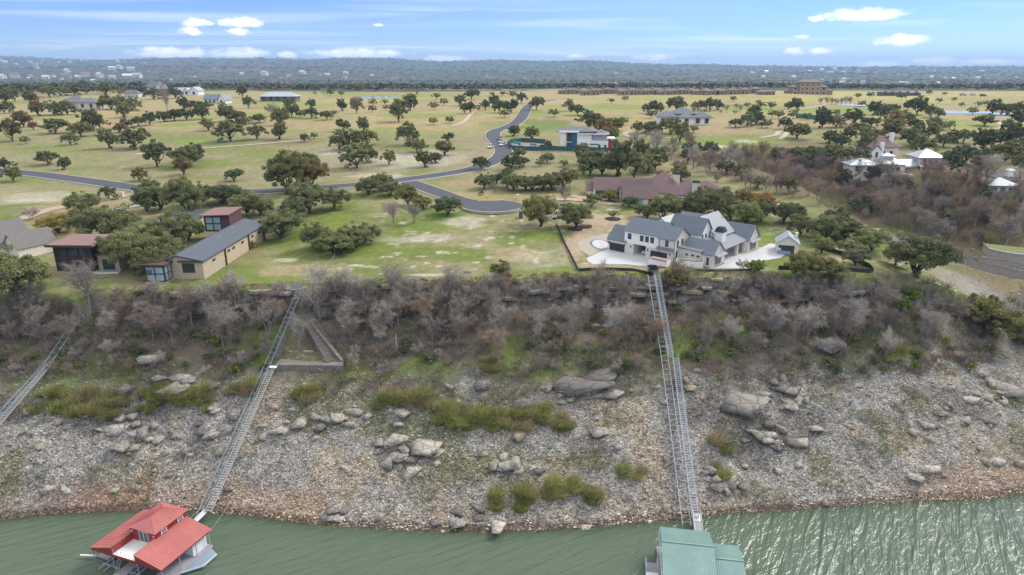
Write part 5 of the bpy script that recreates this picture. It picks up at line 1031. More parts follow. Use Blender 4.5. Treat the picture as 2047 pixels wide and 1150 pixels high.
def dumpster():
    o = thing('dumpster', 'open white dumpster with rusty red inside by the garage', 'dumpster', (*at(1318, 531, 31)[:2], 31.1), R(-41.9)); RED = mat('rust_red', (0.35,0.11,0.06), .8, .2, 2)
    MB().box(-2.6, 2.6, -1.1, -1.02, .15, 1.7).box(-2.6, 2.6, 1.02, 1.1, .15, 1.7).box(-2.6, -2.52, -1.02, 1.02, .15, 1.7).box(2.52, 2.6, -1.02, 1.02, .15, 1.7).build('body', WHITE, o)
    MB().box(-2.5, 2.5, -1.0, 1.0, .12, 1.25).build('rubbish', RED, o); MB().box(-2.7, 2.7, -1.2, -1.11, 1.6, 1.75).box(-2.7, 2.7, 1.11, 1.2, 1.6, 1.75).build('rim', RED, o)
    for x in (-2, 2):
        for y in (-.9, .9): MB().tube((x, y-.08, .12), (x, y+.08, .12), .12, .12, 8).build('wheel', DARK, o)
dumpster()
o = thing('planter_box', 'low white plastered planter wall at the farmhouse kitchen corner', 'planter', (*at(1378, 532, 31)[:2], 31.06), R(-20)); MB().box(-3.4, 3.4, -1.3, -1.1, 0, 1.5).box(-3.4, 3.4, 1.1, 1.3, 0, 1.5).box(-3.4, -3.2, -1.1, 1.1, 0, 1.5).box(3.2, 3.4, -1.1, 1.1, 0, 1.5).build('wall', WHITE, o); MB().box(-3.2, 3.2, -1.1, 1.1, 0, 1.1).build('soil', MULCH, o)
def cabana():
    h = thing('cabana', 'small stone cabana with pale metal gable roof by the terrace', 'cabana', (*at(1551, 506, 31)[:2], 31.0), R(-18)); gable(h, 0, 5.6, 0, 6.2, -.4, 2.9, 5.0, 'y', CREAM, SILV, .4)
    opening(h, '-y', 0, 2.9, .1, 3.2, 2.2, name='door', pm=PANE, fm=DARK, nx=3); opening(h, '-y', 0, .9, 1.6, .7, .7)
    chimney(h, 4.6, 5.4, 3.6, 4.4, 2.9, 5.2, CREAM)
    o = thing('outdoor_kitchen', 'blue-grey outdoor sofa set in front of the small cabana', 'sofa', (*at(1567, 509, 31)[:2], 31.1), R(-18)); CU = mat('cushion_blue', (0.22,0.30,0.40), .9, .1, 1); MB().box(-1.6, 1.6, -.4, .4, 0, .42).build('seat', CU, o); MB().box(-1.6, 1.6, .4, .62, 0, .85).build('backrest', CU, o)
cabana()

# ------------------------------------------------------------------ silt fences and construction screens
def screen(name, label, cat, pts, h, m, step=2.4, pm=None, post_h=None):
    P = np.array([p[:2] for p in pts]); t = thing(name, label, cat, (*P[0], float(tz(*P[0]))))
    o0 = np.array(t.location); seg = []; 
    for a, b in zip(P[:-1], P[1:]):
        n = max(1, int(np.linalg.norm(b-a)/step)); seg += [a+(b-a)*i/n for i in range(n)]
    seg.append(P[-1]); Z = [float(tz(*p)) for p in seg]; V = []; F = []
    for p, z in zip(seg, Z):
        d = 0.02; V += [(p[0]-o0[0], p[1]-o0[1]-d, z-.3-o0[2]), (p[0]-o0[0], p[1]-o0[1]-d, z+h*random.uniform(.9, 1.04)-o0[2]), (p[0]-o0[0], p[1]-o0[1]+d, z+h*.95-o0[2]), (p[0]-o0[0], p[1]-o0[1]+d, z-.3-o0[2])]
    for i in range(len(seg)-1):
        k = i*4; F += [(k, k+4, k+5, k+1), (k+1, k+5, k+6, k+2), (k+2, k+6, k+7, k+3)]
    link('fabric', mesh_np('fabric', V, F), m, t)
    pme = MB().box(-.03, .03, .03, .09, -.4, post_h or h*1.12).mesh('post')
    for p, z in list(zip(seg, Z))[::(1 if len(seg) < 60 else 2)]: link('post', pme, pm or WOODB, t, (p[0]-o0[0], p[1]-o0[1], z-o0[2]))
    return t
SILT = mat('silt_black', (0.018,0.018,0.020), .75, .3, 1.5); TEAL = mat('screen_teal', (0.018,0.075,0.075), .8, .25, .6); TEALB = mat('screen_green', (0.03,0.16,0.13), .8, .2, .6)
screen('silt_fence', 'black silt fence along the edge of the empty lot', 'fence', [at(1112,452,32), at(1130,492,31), at(1155,540,31)], 1.0, SILT)
screen('silt_fence', 'black silt fence below the garage court at the bluff edge', 'fence', [at(1156,541,31), at(1220,541,31), at(1305,543,31)], .8, SILT); screen('silt_fence', 'short black silt fence below the farmhouse terrace', 'fence', [at(1384,543,31), at(1450,543,31), at(1520,541,31)], .55, SILT)
screen('silt_fence', 'black silt fence along the point past the cabana', 'fence', [at(1556,539,31), at(1650,541,31), at(1742,544,31)], 1.1, SILT); screen('silt_fence', 'black silt fence bending up along the ravine rim', 'fence', [at(1746,543,31), at(1738,533,31), at(1690,512,31), at(1625,494,31)], 1.2, SILT)
screen('construction_screen', 'dark teal screen fence round the white flat-roofed building site', 'fence', [G(1016,293), G(1026,300), G(1100,303), G(1160,306), G(1216,307)], 2.2, TEAL); screen('construction_screen', 'short teal screen at the road entrance of the building site', 'fence', [G(1014,292), G(1022,286), G(1045,284), G(1090,287)], 2.4, TEAL)
screen('court_screen', 'green windscreen fence round the courts on the far fairways', 'fence', [G(1590,236), G(1640,240), G(1690,243)], 3.0, TEALB, 8)
screen('rail_fence', 'long low white rail fence at the far end of the golf course', 'fence', [G(600,175), G(800,178), G(1000,181), G(1280,183)], 1.6, mat('white_fence', (0.62,0.62,0.60), .8, .05, 1), 12)

# ------------------------------------------------------------------ the modern stone house on the left
def stone_house():
    h = thing('modern_house', 'modern stone house with long dark-roofed wing and glass corner boxes', 'house', (-84.5, 160.0, 30.2), R(-1.5))
    # long wing, low-pitched, ridge along its length
    gable(h, 0, 9.2, 0, 41, -1.5, 4.6, 5.9, 'y', STONE, METALD, .55, 0, .28, ridge=3.0)
    for y in (6, 15, 18, 24, 31, 36): opening(h, '+x', 9.2, y, 3.0, 1.6, .55, fm=BRONZE)
    for y in (12.5, 28, 39): MB().box(9.2, 9.5, y-.25, y+.25, -1.0, 4.4).build('buttress', BRONZE, h)
    opening(h, '-y', 0, 5.6, 1.7, 3.0, 2.3, fm=BRONZE, nx=1)
    MB().box(3.3, 9.6, -.5, -.12, 4.4, 4.75).build('fascia', BRONZE, h)
    for y, x in ((8, 4), (20, 5), (30, 4.4)): MB().tube((x, y, 5.2), (x, y, 6.1), .09, .09, 6).build('roof_vent', WHITE, h)
    # glazed corner box, blue blinds
    MB().box(-3.6, 1.6, -3.6, .6, -1.6, 0.3).build('box_base', STONE, h); MB().box(-3.3, 1.3, -3.3, -.02, .3, 4.3).build('room', DARK, h); MB().box(-4.0, 2.0, -4.0, .6, 4.31, 4.75).build('box_roof', BRONZE, h)
    opening(h, '-y', -3.3, -1.0, .5, 4.4, 3.6, fm=BRONZE, pm=PANEB, nx=2, nz=2, fw=.3, dep=.14); opening(h, '+x', 1.3, -1.7, .5, 3.0, 3.6, fm=BRONZE, pm=PANEB, nx=2, nz=2, fw=.22, dep=.12)
    # red upper room behind
    x0, y0 = -7.0, 36.5; MB().box(x0, x0+4.6, y0, y0+8, -1, 3.2).build('wall', CREAM, h)
    MB().box(x0, x0+7.6, y0+.2, y0+9, 3.21, 8.2).build('upper_wall', mat('red_panel', (0.115,0.058,0.060), .75, .12, .6), h); MB().slab([(x0-.7, y0-.9, 8.25), (x0+7.9, y0-.9, 8.6), (x0+7.9, y0+9.4, 8.9), (x0-.7, y0+9.4, 8.5)], .3).build('upper_roof', RUSTR, h)
    opening(h, '-y', y0+.2, x0+2.7, 3.6, 4.6, 4.1, fm=BRONZE, pm=PANEB, nx=2, nz=2, fw=.3, dep=.16)
    # glass pavilion with flat rust roof
    a, b = -30.6, 4.6; MB().box(a, a+9.5, b, b+10, -2.5, .3).build('pavilion_base', STONE, h); MB().box(a+.2, a+9.3, b+.25, b+9.8, .3, 7.0).build('pavilion_room', PANE, h)
    MB().box(a-1, a+11, b-1.2, b+11, 7.0, 7.45).build('pavilion_roof', RUSTR, h); MB().box(a-1.06, a+11.06, b-1.26, b-1.201, 6.9, 7.5).build('fascia', BRONZE, h)
    for x in (a+.2, a+3.2, a+6.2, a+9.1): MB().box(x-.14, x+.14, b, b+.24, .3, 7.0).build('mullion', BRONZE, h)
    for z in (.35, 3.5, 3.9, 6.7): MB().box(a+.2, a+9.1, b+.02, b+.2, z, z+.22).build('transom', BRONZE, h)
    for y in (b+.2, b+3.2, b+6.4, b+9.6): MB().box(a+9.31, a+9.55, y-.14, y+.14, .3, 7.0).build('mullion', BRONZE, h)
    for z in (.35, 3.5, 3.9, 6.7): MB().box(a+9.32, a+9.5, b+.2, b+9.6, z, z+.22).build('transom', BRONZE, h)
    MB().box(a+9.6, a+15.0, b+2, b+9, -2, 4.2).build('wall', STONE, h); MB().slab([(a+9.5, b+1.4, 4.4), (a+15.5, b+1.4, 4.9), (a+15.5, b+9.5, 4.9), (a+9.5, b+9.5, 4.4)], .25).build('roof', METAL, h); opening(h, '-y', b+2, a+12.3, .2, 3.0, 2.8, name='door', fm=BRONZE, nx=3)
    MB().box(a+3, a+13, b+11.2, b+18, -1, 4.4).build('wall', CREAM, h); MB().box(a+2.6, a+13.6, b+10.9, b+18.4, 4.41, 4.8).build('roof', CREAM, h)
    # rear wing
    MB().box(-26, -15, 44, 55, -1, 3.6).build('wall', STONE, h); MB().slab([(-26.5, 43.5, 3.9), (-14.5, 43.5, 3.9), (-14.5, 56, 5.6), (-26.5, 56, 5.6)], .3).build('roof', METALD, h)
    return h
stone_house()
def deck():
    c0 = at(182, 560, 29.2); o = thing('deck', 'dark timber deck with thin railing below the glass pavilion', 'deck', (c0[0], c0[1], 29.1), R(8)); MB().box(-5.5, 5.5, -2.4, 3.2, -.3, 0).build('floor', WOODB, o)
    for i in range(9): MB().box(-5.45+i*1.36, -5.38+i*1.36, -2.36, -2.28, 0, 1.1).build('rail_post', DARK, o)
    MB().box(-5.5, 5.5, -2.36, -2.28, 1.1, 1.18).build('handrail', DARK, o)
    for x in (-4.8, 0, 4.8): MB().box(x-.15, x+.15, -2.1, -1.8, -4.2, -.3).build('post', DARK, o)
    p = thing('stone_terrace', 'pale plunge pool and stone steps beside the deck', 'pool', (*at(219, 545, 30)[:2], 30.2), R(8)); MB().box(-3, 3, -2, 2.4, -1.2, .35).build('wall', CREAM, p); MB().box(-2.6, 2.6, -1.6, 2.0, .36, .40).build('water', PANEB, p)
deck()
def gabled_neighbour():
    h = thing('gabled_house', 'stone house with steep grey shingle gables beside the glass pavilion', 'house', (-151, 178, 30.2), R(-24)); h.scale = (.88, .88, .88)
    gable(h, 4, 14, 2, 16, -1.5, 4.2, 10.5, 'y', CREAM, SHING, .5); gable(h, -6, 8, -3, 6, -1.5, 3.6, 8.0, 'x', CREAM, SHING, .5); gable(h, 12, 19, 8, 20, -1.5, 3.4, 7.4, 'y', CREAM, SHING, .4); gable(h, -4, 4, -6, 2, -1.5, 3.2, 7.0, 'y', CREAM, SHING, .4)
    for x in (7, 11): opening(h, '-y', 2, x, 1, 1.2, 1.8)
    opening(h, '-y', -6, 0, .6, 1.6, 1.8)
gabled_neighbour()

# ------------------------------------------------------------------ brown-roofed house behind the farmhouse
def brown_house():
    h = thing('brown_roofed_house', 'rambling cream stone house with purple-brown tiled hip roofs and two chimneys', 'house', (50, 246, 33.2), R(-8))
    gable(h, -20, 2, 2.5, 12, -1, 3.4, 7.0, 'x', CREAM, TILEB, .6); hip(h, -2, 12, -4, 14, -1, 3.6, 10.2, CREAM, TILEB, .7, 1.0); gable(h, -9.5, 2, -11, -3, -1, 3.2, 6.6, 'x', CREAM, TILEB, .6); gable(h, -10, 0, -2.4, 5, -1, 3.6, 7.2, 'x', CREAM, TILEB, .5)
    hip(h, 8, 20, -6, 8, -1, 3.4, 8.2, CREAM, TILEB, .6); hip(h, 14, 27, 0, 12, -1, 3.2, 7.0, CREAM, TILEB, .6); gable(h, -23, -18, 3.2, 10, -1, 2.9, 5.4, 'x', CREAM, TILEB, .4)
    for x in (-17.6, -12.9, -8.2):
        MB().box(x-2.0, x+2.0, 2.35, 2.49, 0, 2.7).build('garage_door', mat('door_brown', (0.10,0.072,0.050), .7, .2, 1.5), h)
    for x in (-20, -15.2, -10.5, -5.8): MB().box(x-.3, x+.3, 1.8, 2.4, -.5, 3.2).build('pillar', CREAM, h)
    chimney(h, 8.4, 10.4, 1.5, 3.2, 4, 9.6, CREAM, DARK, .9); chimney(h, 14.2, 16.6, -6.6, -4.4, 0, 8.0, CREAM, DARK, .7)
    opening(h, '-y', -11, -7.2, .8, 1.2, 1.6); MB().box(-5.6, -3.0, -11.3, -11.02, 0.2, 2.6).build('shutter', mat('turquoise', (0.12,0.42,0.50), .6, .1, 1), h)
    for x in (10, 14, 18): opening(h, '-y', -6, x, .8, 1.3, 1.7)
    opening(h, '-y', -11, -.3, .8, 1.3, 1.7)
brown_house()
def flat_house():
    h = thing('flat_roofed_house', 'white flat-roofed house under construction with blue wrapped bay', 'house', (*at(1120, 301, 39)[:2], 39.0), R(-6)); WRAP = mat('blue_wrap', (0.03,0.13,0.24), .7, .25, .5)
    MB().box(0, 2.6, 0, 9, -1, 9.4).build('wall', WHITE, h); MB().box(2.6, 8.2, .8, 10, -1, 9.0).build('wall', PANEG, h); MB().box(5.6, 8.4, .3, .78, -1, 8.8).build('wrapped_bay', WRAP, h); MB().box(2.7, 3.1, .4, .79, -1, 8.8).build('wall_fin', CREAM, h); MB().box(3.1, 5.6, .45, .78, 4.0, 4.4).build('floor_edge', CREAM, h)
    MB().box(8.4, 24, -.6, 12, -1, 5.0).build('wall', WHITE, h); MB().box(8.4, 15.6, -.2, 11, 5.0, 8.2).build('wall', WHITE, h); MB().box(15.6, 23, 1.2, 11, 5.0, 7.6).build('balcony_room', mat('grey_render', (0.42,0.43,0.45), .8, .1, 1), h)
    hip(h, -1.0, 17, 1.5, 12, 9.0, 9.4, 11.6, WHITE, SLATE, 1.3, 6, 'upper_wall'); MB().box(-.8, 9.4, -.8, 1.4, 9.0, 9.75).build('eave_band', WHITE, h); MB().box(8.2, 24.0, -1.2, 11.4, 8.21, 8.5).build('roof', WHITE, h); hip(h, 16.2, 23.4, .2, 11, 7.6, 8.0, 10.2, WHITE, SLATE, 1.2, 1, 'upper_wall'); MB().slab([(8.8, 1.2, 8.52), (16, 1.2, 8.52), (16, 8, 9.9), (8.8, 8, 9.9)], .2).build('roof', SLATE, h)
    MB().box(24.0, 26.2, 1, 8, -1, 4.8).build('primed_wall', mat('red_primer', (0.42,0.03,0.04), .6, .15, 1), h); MB().box(23.4, 27.4, .4, 9, 6.0, 6.35).build('canopy', WHITE, h)
    opening(h, '-y', -.6, 12.6, 3.2, 1.8, .5); opening(h, '-y', -.6, 17.0, 3.1, 4.2, .45); opening(h, '-y', -.6, 19.6, .2, 1.0, 2.9, pm=PANEG); opening(h, '-y', -.6, 22.6, .2, 1.0, 2.9, pm=PANEG)
    for y, x, m, lb in [(296,1033,TEALB,'green site container'),(299,1052,WHITE,'white site container')]: pass
    for (px, py, m, nm) in [(1030,295,CREAM,'sand-coloured material stack on the building site'),(1053,298,CREAM,'pallet stack beside the screen of the building site')]:
        p = G(px, py); o = thing('material_stack', nm, 'material stack', p); MB().box(-1.6, 1.6, -1, 1, 0, 1.5).build('stack', m, o); MB().box(-1.7, 1.7, -1.1, 1.1, 1.5, 1.62).build('tarp', SILV, o)
    p = G(1034, 290); o = thing('skip', 'turquoise skip on the building site', 'skip', p); MB().add([(-1.6,-1,.2),(1.6,-1,.2),(1.6,1,.2),(-1.6,1,.2),(-2.2,-1.1,1.6),(2.2,-1.1,1.6),(2.2,1.1,1.6),(-2.2,1.1,1.6)], [(0,3,2,1),(4,5,6,7),(0,1,5,4),(1,2,6,5),(2,3,7,6),(3,0,4,7)]).build('tub', mat('turq', (0.03,0.32,0.26), .7, .1, 1), o); MB().box(-1.5, 1.5, -.9, .9, 0, .2).build('skid', DARK, o)
flat_house()

# ------------------------------------------------------------------ houses farther off
def simple(name, label, px, py, w, rz, blocks, wm, rm, wins=True, group=None, fm=None, s=None):
    p = G(px, py); k = s or w/pxm(p)/20.0; h = thing(name, label, 'house', (p[0], p[1], p[2]), R(rz), group); h.scale = (k, k, k)
    for bk in blocks:
        t, x0, x1, y0, y1, ze, zr = bk[:7]
        if t == 'h': hip(h, x0, x1, y0, y1, -2, ze, zr, wm, rm, .8)
        elif t == 'f': flat(h, x0, x1, y0, y1, -2, ze, wm, rm, .8, .5)
        else: gable(h, x0, x1, y0, y1, -2, ze, zr, t, wm, rm, .6)
        if wins:
            n = max(1, int((x1-x0)/3.4))
            for i in range(n): opening(h, '-y', y0, x0+(x1-x0)*(i+.5)/n, .6, 1.5, 1.8, fm=fm or DARK)
    return h
simple('golf_house', 'long white house with grey hip roofs facing the loop path', 1365, 249, 98, -4, [('h',-10,-3,-1,6,3,5.4),('h',-4,5,1,9,4,6.6),('h',4,11,-1,5,2.8,5),('h',-2,4,-2.4,2,2.8,4.4)], WHITE, SLATE)
simple('golf_house', 'tan and white house with grey hip roof behind a row of oaks', 160, 217, 78, -3, [('h',-10,2,0,9,3,6),('h',1,10,-2.5,6,3,5.4)], CREAM, SLATE); simple('golf_house', 'small brown-walled house with a rusty hip roof on the left edge of the course', 63, 201, 34, 0, [('h',-9,9,0,10,4,8)], BRICK, RUSTR)
simple('golf_house', 'pale stone house with steep blue-grey gables on the course', 308, 184, 46, 6, [('h',-8,4,0,10,3.5,9),('y',2,7,-2,6,3.2,8),('y',6,10,-1,6,3,6)], CREAM, SLATE); simple('golf_house', 'small house with a dark veranda and blue-grey hip roof beside a single oak', 263, 195, 32, 0, [('h',-9,9,0,10,4.5,9)], CREAM, SLATE)
simple('golf_house', 'white metal-roofed ranch house with several low gables', 375, 191, 62, -6, [('x',-10,-1,1,7,2.6,4.6),('y',-2,2,-1,5,2.6,4.6),('y',2,8,-1,6,3.2,5.2)], WHITE, SILV); simple('golf_house', 'white farm-style house with steep grey metal gables and drive', 432, 207, 56, -14, [('x',-10,4,0,7,3,6),('y',4,9,-3,6,3,6.4)], WHITE, METALL)
simple('golf_house', 'low dark house with wide silver roof and white veranda posts on the fairway', 556, 203, 70, 0, [('h',-10,10,0,9,2.6,5)], mat('shade_wall', (0.16,0.16,0.17), .8, .1, 1), SILV); simple('pavilion', 'small dark open pavilion beside the strip of water', 712, 203, 26, 0, [('h',-9,9,0,9,3.5,7)], mat('shade_wall', (0.16,0.16,0.17)), TILEB)
def clubhouse():
    p = G(1618, 189); k = 74/pxm(p)/40; h = thing('clubhouse', 'three-storey brown stone clubhouse with low overhanging roofs', 'building', p, R(-3)); h.scale = (k, k, k)
    hip(h, -11, 11, 0, 12, -2, 12.6, 15.6, BRICK, SHING, 1.6, 12); hip(h, -19, -11.02, 1, 12, -2, 7.6, 10, BRICK, SHING, 1.2, 2); hip(h, 11.02, 19, 1, 12, -2, 7.6, 10, BRICK, SHING, 1.2, 2); hip(h, -24, -19.02, 2, 10, -2, 3.6, 5.4, BRICK, SHING, 1); hip(h, 19.02, 25, 2, 10, -2, 3.6, 5.4, BRICK, SHING, 1)
    for z in (.4, 4.6, 8.8):
        for x in (-8, -3, 3, 8): opening(h, '-y', 0, x, z, 2.6, 2.6, fm=CREAM, fw=.25)
    for z in (.4, 4.6):
        for x in (-15, 15): opening(h, '-y', 1, x, z, 3.6, 2.4, fm=CREAM, fw=.25)
clubhouse()
simple('fairway_pavilion', 'long low dark building with wide flat grey roof beyond the pond', 1800, 192, 76, -2, [('h',-10,1,0,5,1.7,2.6),('h',1,10,-.5,4,1.4,2.2)], mat('shade_wall', (0.16,0.16,0.17)), SHING); simple('fairway_pavilion', 'small brown cottage left of the three-storey clubhouse', 1533, 190, 36, 0, [('h',-9,0,0,8,3,5.5),('h',1,9,0,8,3.4,5.8)], BRICK, SHING)
# row of brown villas: one built, the rest copied
v0 = None; vr = random.Random(4)
for i, px in enumerate([1132,1158,1182,1206,1232,1258,1282,1306,1330,1354,1378,1404,1430,1456,1480,1500]):
    py = 190-(px-1130)*0.003+vr.uniform(-2.2, 1.2); p = G(px, py); k = 39/pxm(p)/20*vr.uniform(.9, 1.1)
    if v0 is None:
        v0 = thing('villa', 'brown stone villa with low grey roofs in the fairway row', 'house', (0, 0, 0), 0, 'row of brown villas along the fairway'); hip(v0, -9, 1, 0, 9, -2, 3.6, 5.6, BRICK, SHING, .9); hip(v0, 0.2, 9, 1.5, 9, -2, 4.4, 6.6, BRICK, SHING, .9); chimney(v0, -1, .6, 2, 3.6, 3, 8.0, BRICK)
        for x in (-6.5, -3): opening(v0, '-y', 0, x, .5, 2.0, 2.2, fm=CREAM)
        for x in (3, 6.5): opening(v0, '-y', 1.5, x, .5, 2.2, 2.4, fm=CREAM)
        v = v0
    else: v = copy_tree(v0)
    v.location = p; v.scale = (k, k, k); v.rotation_euler = (0, 0, R(vr.uniform(-14, 14)))
# houses above the ravine
def ravine_houses():
    p = G(1765, 316); h = thing('ravine_house', 'white stone house with dark brown hip roof and white chimney among trees', 'house', p, R(10)); hip(h, -8, 8, 0, 12, -4, 5.0, 9.6, CREAM, TILEB, .8, 4); gable(h, -8.5, -4, -3, 4, -4, 4.2, 6.2, 'y', WHITE, TILEB, .4); chimney(h, 6, 7.6, 4, 5.6, 5, 11.4, WHITE); chimney(h, -3, -1.4, -1.6, 0, -2, 7.4, WHITE)
    for x in (-6, 0, 4): opening(h, '-y', -3 if x == -6 else 0, x, .8, 1.4, 2.4)
    p = G(1796, 345); h = thing('ravine_house', 'long cream house with pyramidal pale galvanised metal roofs above the ravine', 'house', p, R(-4))
    hip(h, -21, -9, 0, 9, -4, 3.0, 5.6, CREAM, SILV, 1.0, 2); hip(h, -9.4, 2, -1, 9, -4, 3.6, 6.8, CREAM, SILV, 1.0, 1.5); hip(h, -6.6, -2.2, 2.6, 6, 5.6, 6.8, 8.2, WHITE, SILV, .8, .4, 'cupola_wall'); gable(h, 2.02, 10, 1, 8, -4, 3.0, 5.2, 'x', CREAM, SILV, .7); hip(h, 9, 19, 2, 12, -4, 6.4, 9.8, CREAM, SILV, 1.2, .5)
    MB().slab([(8, -2.6, 2.9), (19, -2.6, 2.9), (19, 2, 3.9), (8, 2, 3.9)], .2).build('porch_roof', SILV, h)
    for x in (8.4, 12, 15.4, 18.6): MB().box(x-.15, x+.15, -2.4, -2.1, -1, 2.75).build('porch_post', WHITE, h)
    for x in (-18, -13): opening(h, '-y', 0, x, .5, 1.6, 1.9)
    for x in (-7, -1): opening(h, '-y', -1, x, .5, 1.6, 1.9)
    for x in (11.5, 14, 16.5): opening(h, '-y', 2, x, 4.2, 1.3, 1.5)
    MB().box(-9, 4, -6, -1.02, -3, -.1).build('patio', CONC, h)
    p = G(2000, 388); h = thing('ravine_house', 'grey-roofed stone pavilion house on the ravine rim', 'house', p, R(-6)); hip(h, -5, 6, 0, 8, -4, 3.2, 6.0, CREAM, METALL, .9, 1); hip(h, 4, 22, 6, 18, -4, 4.6, 9.0, CREAM, SHING, .9); chimney(h, 5.2, 7.6, 7, 9, 2, 8.4, WHITE, WHITE, .5)
    for x in (-2.6, .5, 3.6): opening(h, '-y', 0, x, .3, 2.0, 2.3, fm=WHITE)
ravine_houses()
WALLS = mat('retaining_stone', (0.34,0.315,0.285), .92, .25, 1.2, bump=.04)
for l, zt_, hh, lb in [([(1976,497),(2000,503),(2047,510),(2130,516)], 21.2, 3.2, 'upper curved stone retaining wall with lawn on the far ravine side'), ([(1963,514),(2000,520),(2047,528),(2130,536)], 18.4, 3.0, 'middle stone retaining wall on the far ravine side'), ([(1955,524),(2000,533),(2047,543),(2130,552)], 16.4, 5.5, 'lowest and tallest stone retaining wall on the far ravine side')]:
    P = smooth([at(px, py, zt_) for px, py in l], 6); o = thing('retaining_wall', lb, 'wall', tuple(P[0])); q = [(p[0]-P[0, 0], p[1]-P[0, 1]) for p in P]
    MB().prism(q+[(p[0]+.5, p[1]+.7) for p in q[::-1]], -hh, 0).build('wall', WALLS, o); MB().prism([(p[0]-.1, p[1]-.12) for p in q]+[(p[0]+.55, p[1]+.8) for p in q[::-1]], .004, .16).build('coping', WALLS, o)
    MB().prism([(p[0]+.58, p[1]+.84) for p in q]+[(q[-1][0]+5.8, q[-1][1]+7.3), (q[0][0]+3.2, q[0][1]+7.3)], -hh-2, -.41).build('backfill', WALLS, o)
    MB().prism([(p[0]+.56, p[1]+.82) for p in q]+[(q[-1][0]+6, q[-1][1]+7.5), (q[0][0]+3, q[0][1]+7.5)], -.4, -.05).build('terrace_lawn', mat('terrace_grass', (0.15,0.17,0.06), .95, .2, 1), o)
# far dwellings in the woods: walls and a gable roof each
fr = random.Random(12); FW = [mat('far_white', (0.66,0.64,0.60), .8, .05, 1), mat('far_tan', (0.50,0.40,0.30), .8, .05, 1), SILV]
spots = [(5,158,16),(30,156,26),(92,158,12),(106,155,12),(133,157,22),(156,157,10),(172,154,18),(200,155,18),(225,158,12),(255,158,18),(275,156,22),(72,136,12),(135,146,14),(240,138,16),(262,142,14),(224,140,12)]
for _ in range(30): spots.append((fr.uniform(0, 2047), fr.uniform(128, 164), fr.uniform(4, 8)))
for _ in range(16): spots.append((fr.uniform(0, 250), fr.uniform(119, 131), fr.uniform(4, 8)))
for _ in range(34): spots.append((fr.uniform(1450, 2047), fr.uniform(138, 172), fr.uniform(5, 10)))
for _ in range(10): spots.append((fr.uniform(480, 720), fr.uniform(148, 158), fr.uniform(6, 14)))
for (px, py, w) in spots:
    p = G(px, py); k = min(w/pxm(p)/12, 3.4); big = w > 11; h = thing('far_house', 'distant pale house with a gable roof standing clear in the woods' if big else 'tiny pale house far off in the wooded hills', 'house', (p[0], p[1], p[2]+1.5*k), R(fr.uniform(-40, 40)), 'distant houses at the edge of the woods' if big else 'tiny far-off houses in the wooded hills'); h.scale = (k, k, k)
    gable(h, -6, 6, -3.5, 3.5, -3, 3.2, 5.6, 'x', FW[fr.choice([0, 0, 0, 1])], fr.choice([SILV, SLATE, RUSTR, FW[0], FW[0]]), .5)

# ------------------------------------------------------------------ cars and small site furniture
def car_proto():
    t = thing('car', '', 'car'); PAINT = mat('car_paint', (0.62,0.63,0.65), .3, .03, 1, spec=.6); TY = mat('tyre', (0.02,0.02,0.02), .85, .1, 2)
    pr = [(-2.3,.35),(2.25,.35),(2.3,.8),(1.25,1.0),(-2.25,1.02)]; w = .92
    mb = MB(); n = len(pr); mb.add([(x, -w, z) for x, z in pr]+[(x, w, z) for x, z in pr], [tuple(range(n)), tuple(range(2*n-1, n-1, -1))]+[(i, n+i, n+(i+1) % n, (i+1) % n) for i in range(n)]); mb.build('body', PAINT, t)
    ca = [(1.2,1.02),(.45,1.6),(-1.75,1.62),(-2.2,1.03)]; n = 4; w2 = .84; mb = MB(); mb.add([(x, -w2 if z < 1.1 else -.7, z) for x, z in ca]+[(x, w2 if z < 1.1 else .7, z) for x, z in ca], [tuple(range(n)), tuple(range(2*n-1, n-1, -1))]+[(i, n+i, n+(i+1) % n, (i+1) % n) for i in range(n)]); mb.build('windows', PANE, t)
    MB().box(-1.72, .42, -.71, .71, 1.625, 1.68).build('roof', PAINT, t)
    for x in (-1.4, 1.4):
        for s in (-1, 1): o = MB().tube((x, s*.72, .34), (x, s*.95, .34), .34, .34, 12).build('wheel', TY, t); MB().tube((x, s*.951, .34), (x, s*.965, .34), .19, .19, 8).build('rim', SILV, o)
    for y in (-.65, .65): MB().box(2.29, 2.33, y-.2, y+.2, .62, .78).build('headlight', WHITE, t); MB().box(-2.34, -2.28, y-.18, y+.18, .7, .92).build('taillight', mat('tail_red', (0.4,0.02,0.02), .4), t)
    return t
car = car_proto(); first = True
ci = {'white': mat('car_white', (0.72,0.72,0.72), .3, .03, 1, spec=.6), 'grey': mat('car_grey', (0.10,0.11,0.13), .3, .03, 1, spec=.6), 'silver': mat('car_silver', (0.45,0.47,0.50), .3, .03, 1, spec=.6), 'dark': mat('car_dark', (0.03,0.03,0.04), .3, .03, 1, spec=.6)}
def put_car(p, rz, col, label, s=1.0):
    global first
    t = car if first else copy_tree(car); first = False; t.location = p; t.rotation_euler = (0, 0, rz); t.scale = (s, s, s); tag(t, label, 'car')
    for c_ in t.children:
        if c_.name.split('.')[0] in ('body', 'roof') and c_.data: c_.material_slots[0].link = 'OBJECT'; c_.material_slots[0].material = ci[col]
for px, py, rz, col, lb in [(981,296,255,'white','white car parked alone on the kerb of the winding road'),(1004,292,250,'white','white car first in the line beside the building site'),(1001,286,258,'silver','silver car second in the line beside the building site'),(999,280,262,'grey','dark grey car third in the line beside the building site'),(1086,297,10,'white','white car inside the building site behind the teal screen'),(1064,294,170,'silver','silver car inside the building site under the oaks')]:
    p = G(px, py); put_car((p[0], p[1], p[2]+.12), R(rz), col, lb, 1.1)
def hl(x, y, z): a = R(-41.9); return (26.9+x*math.cos(a)-y*math.sin(a), 185.3+x*math.sin(a)+y*math.cos(a), 31.06+z)
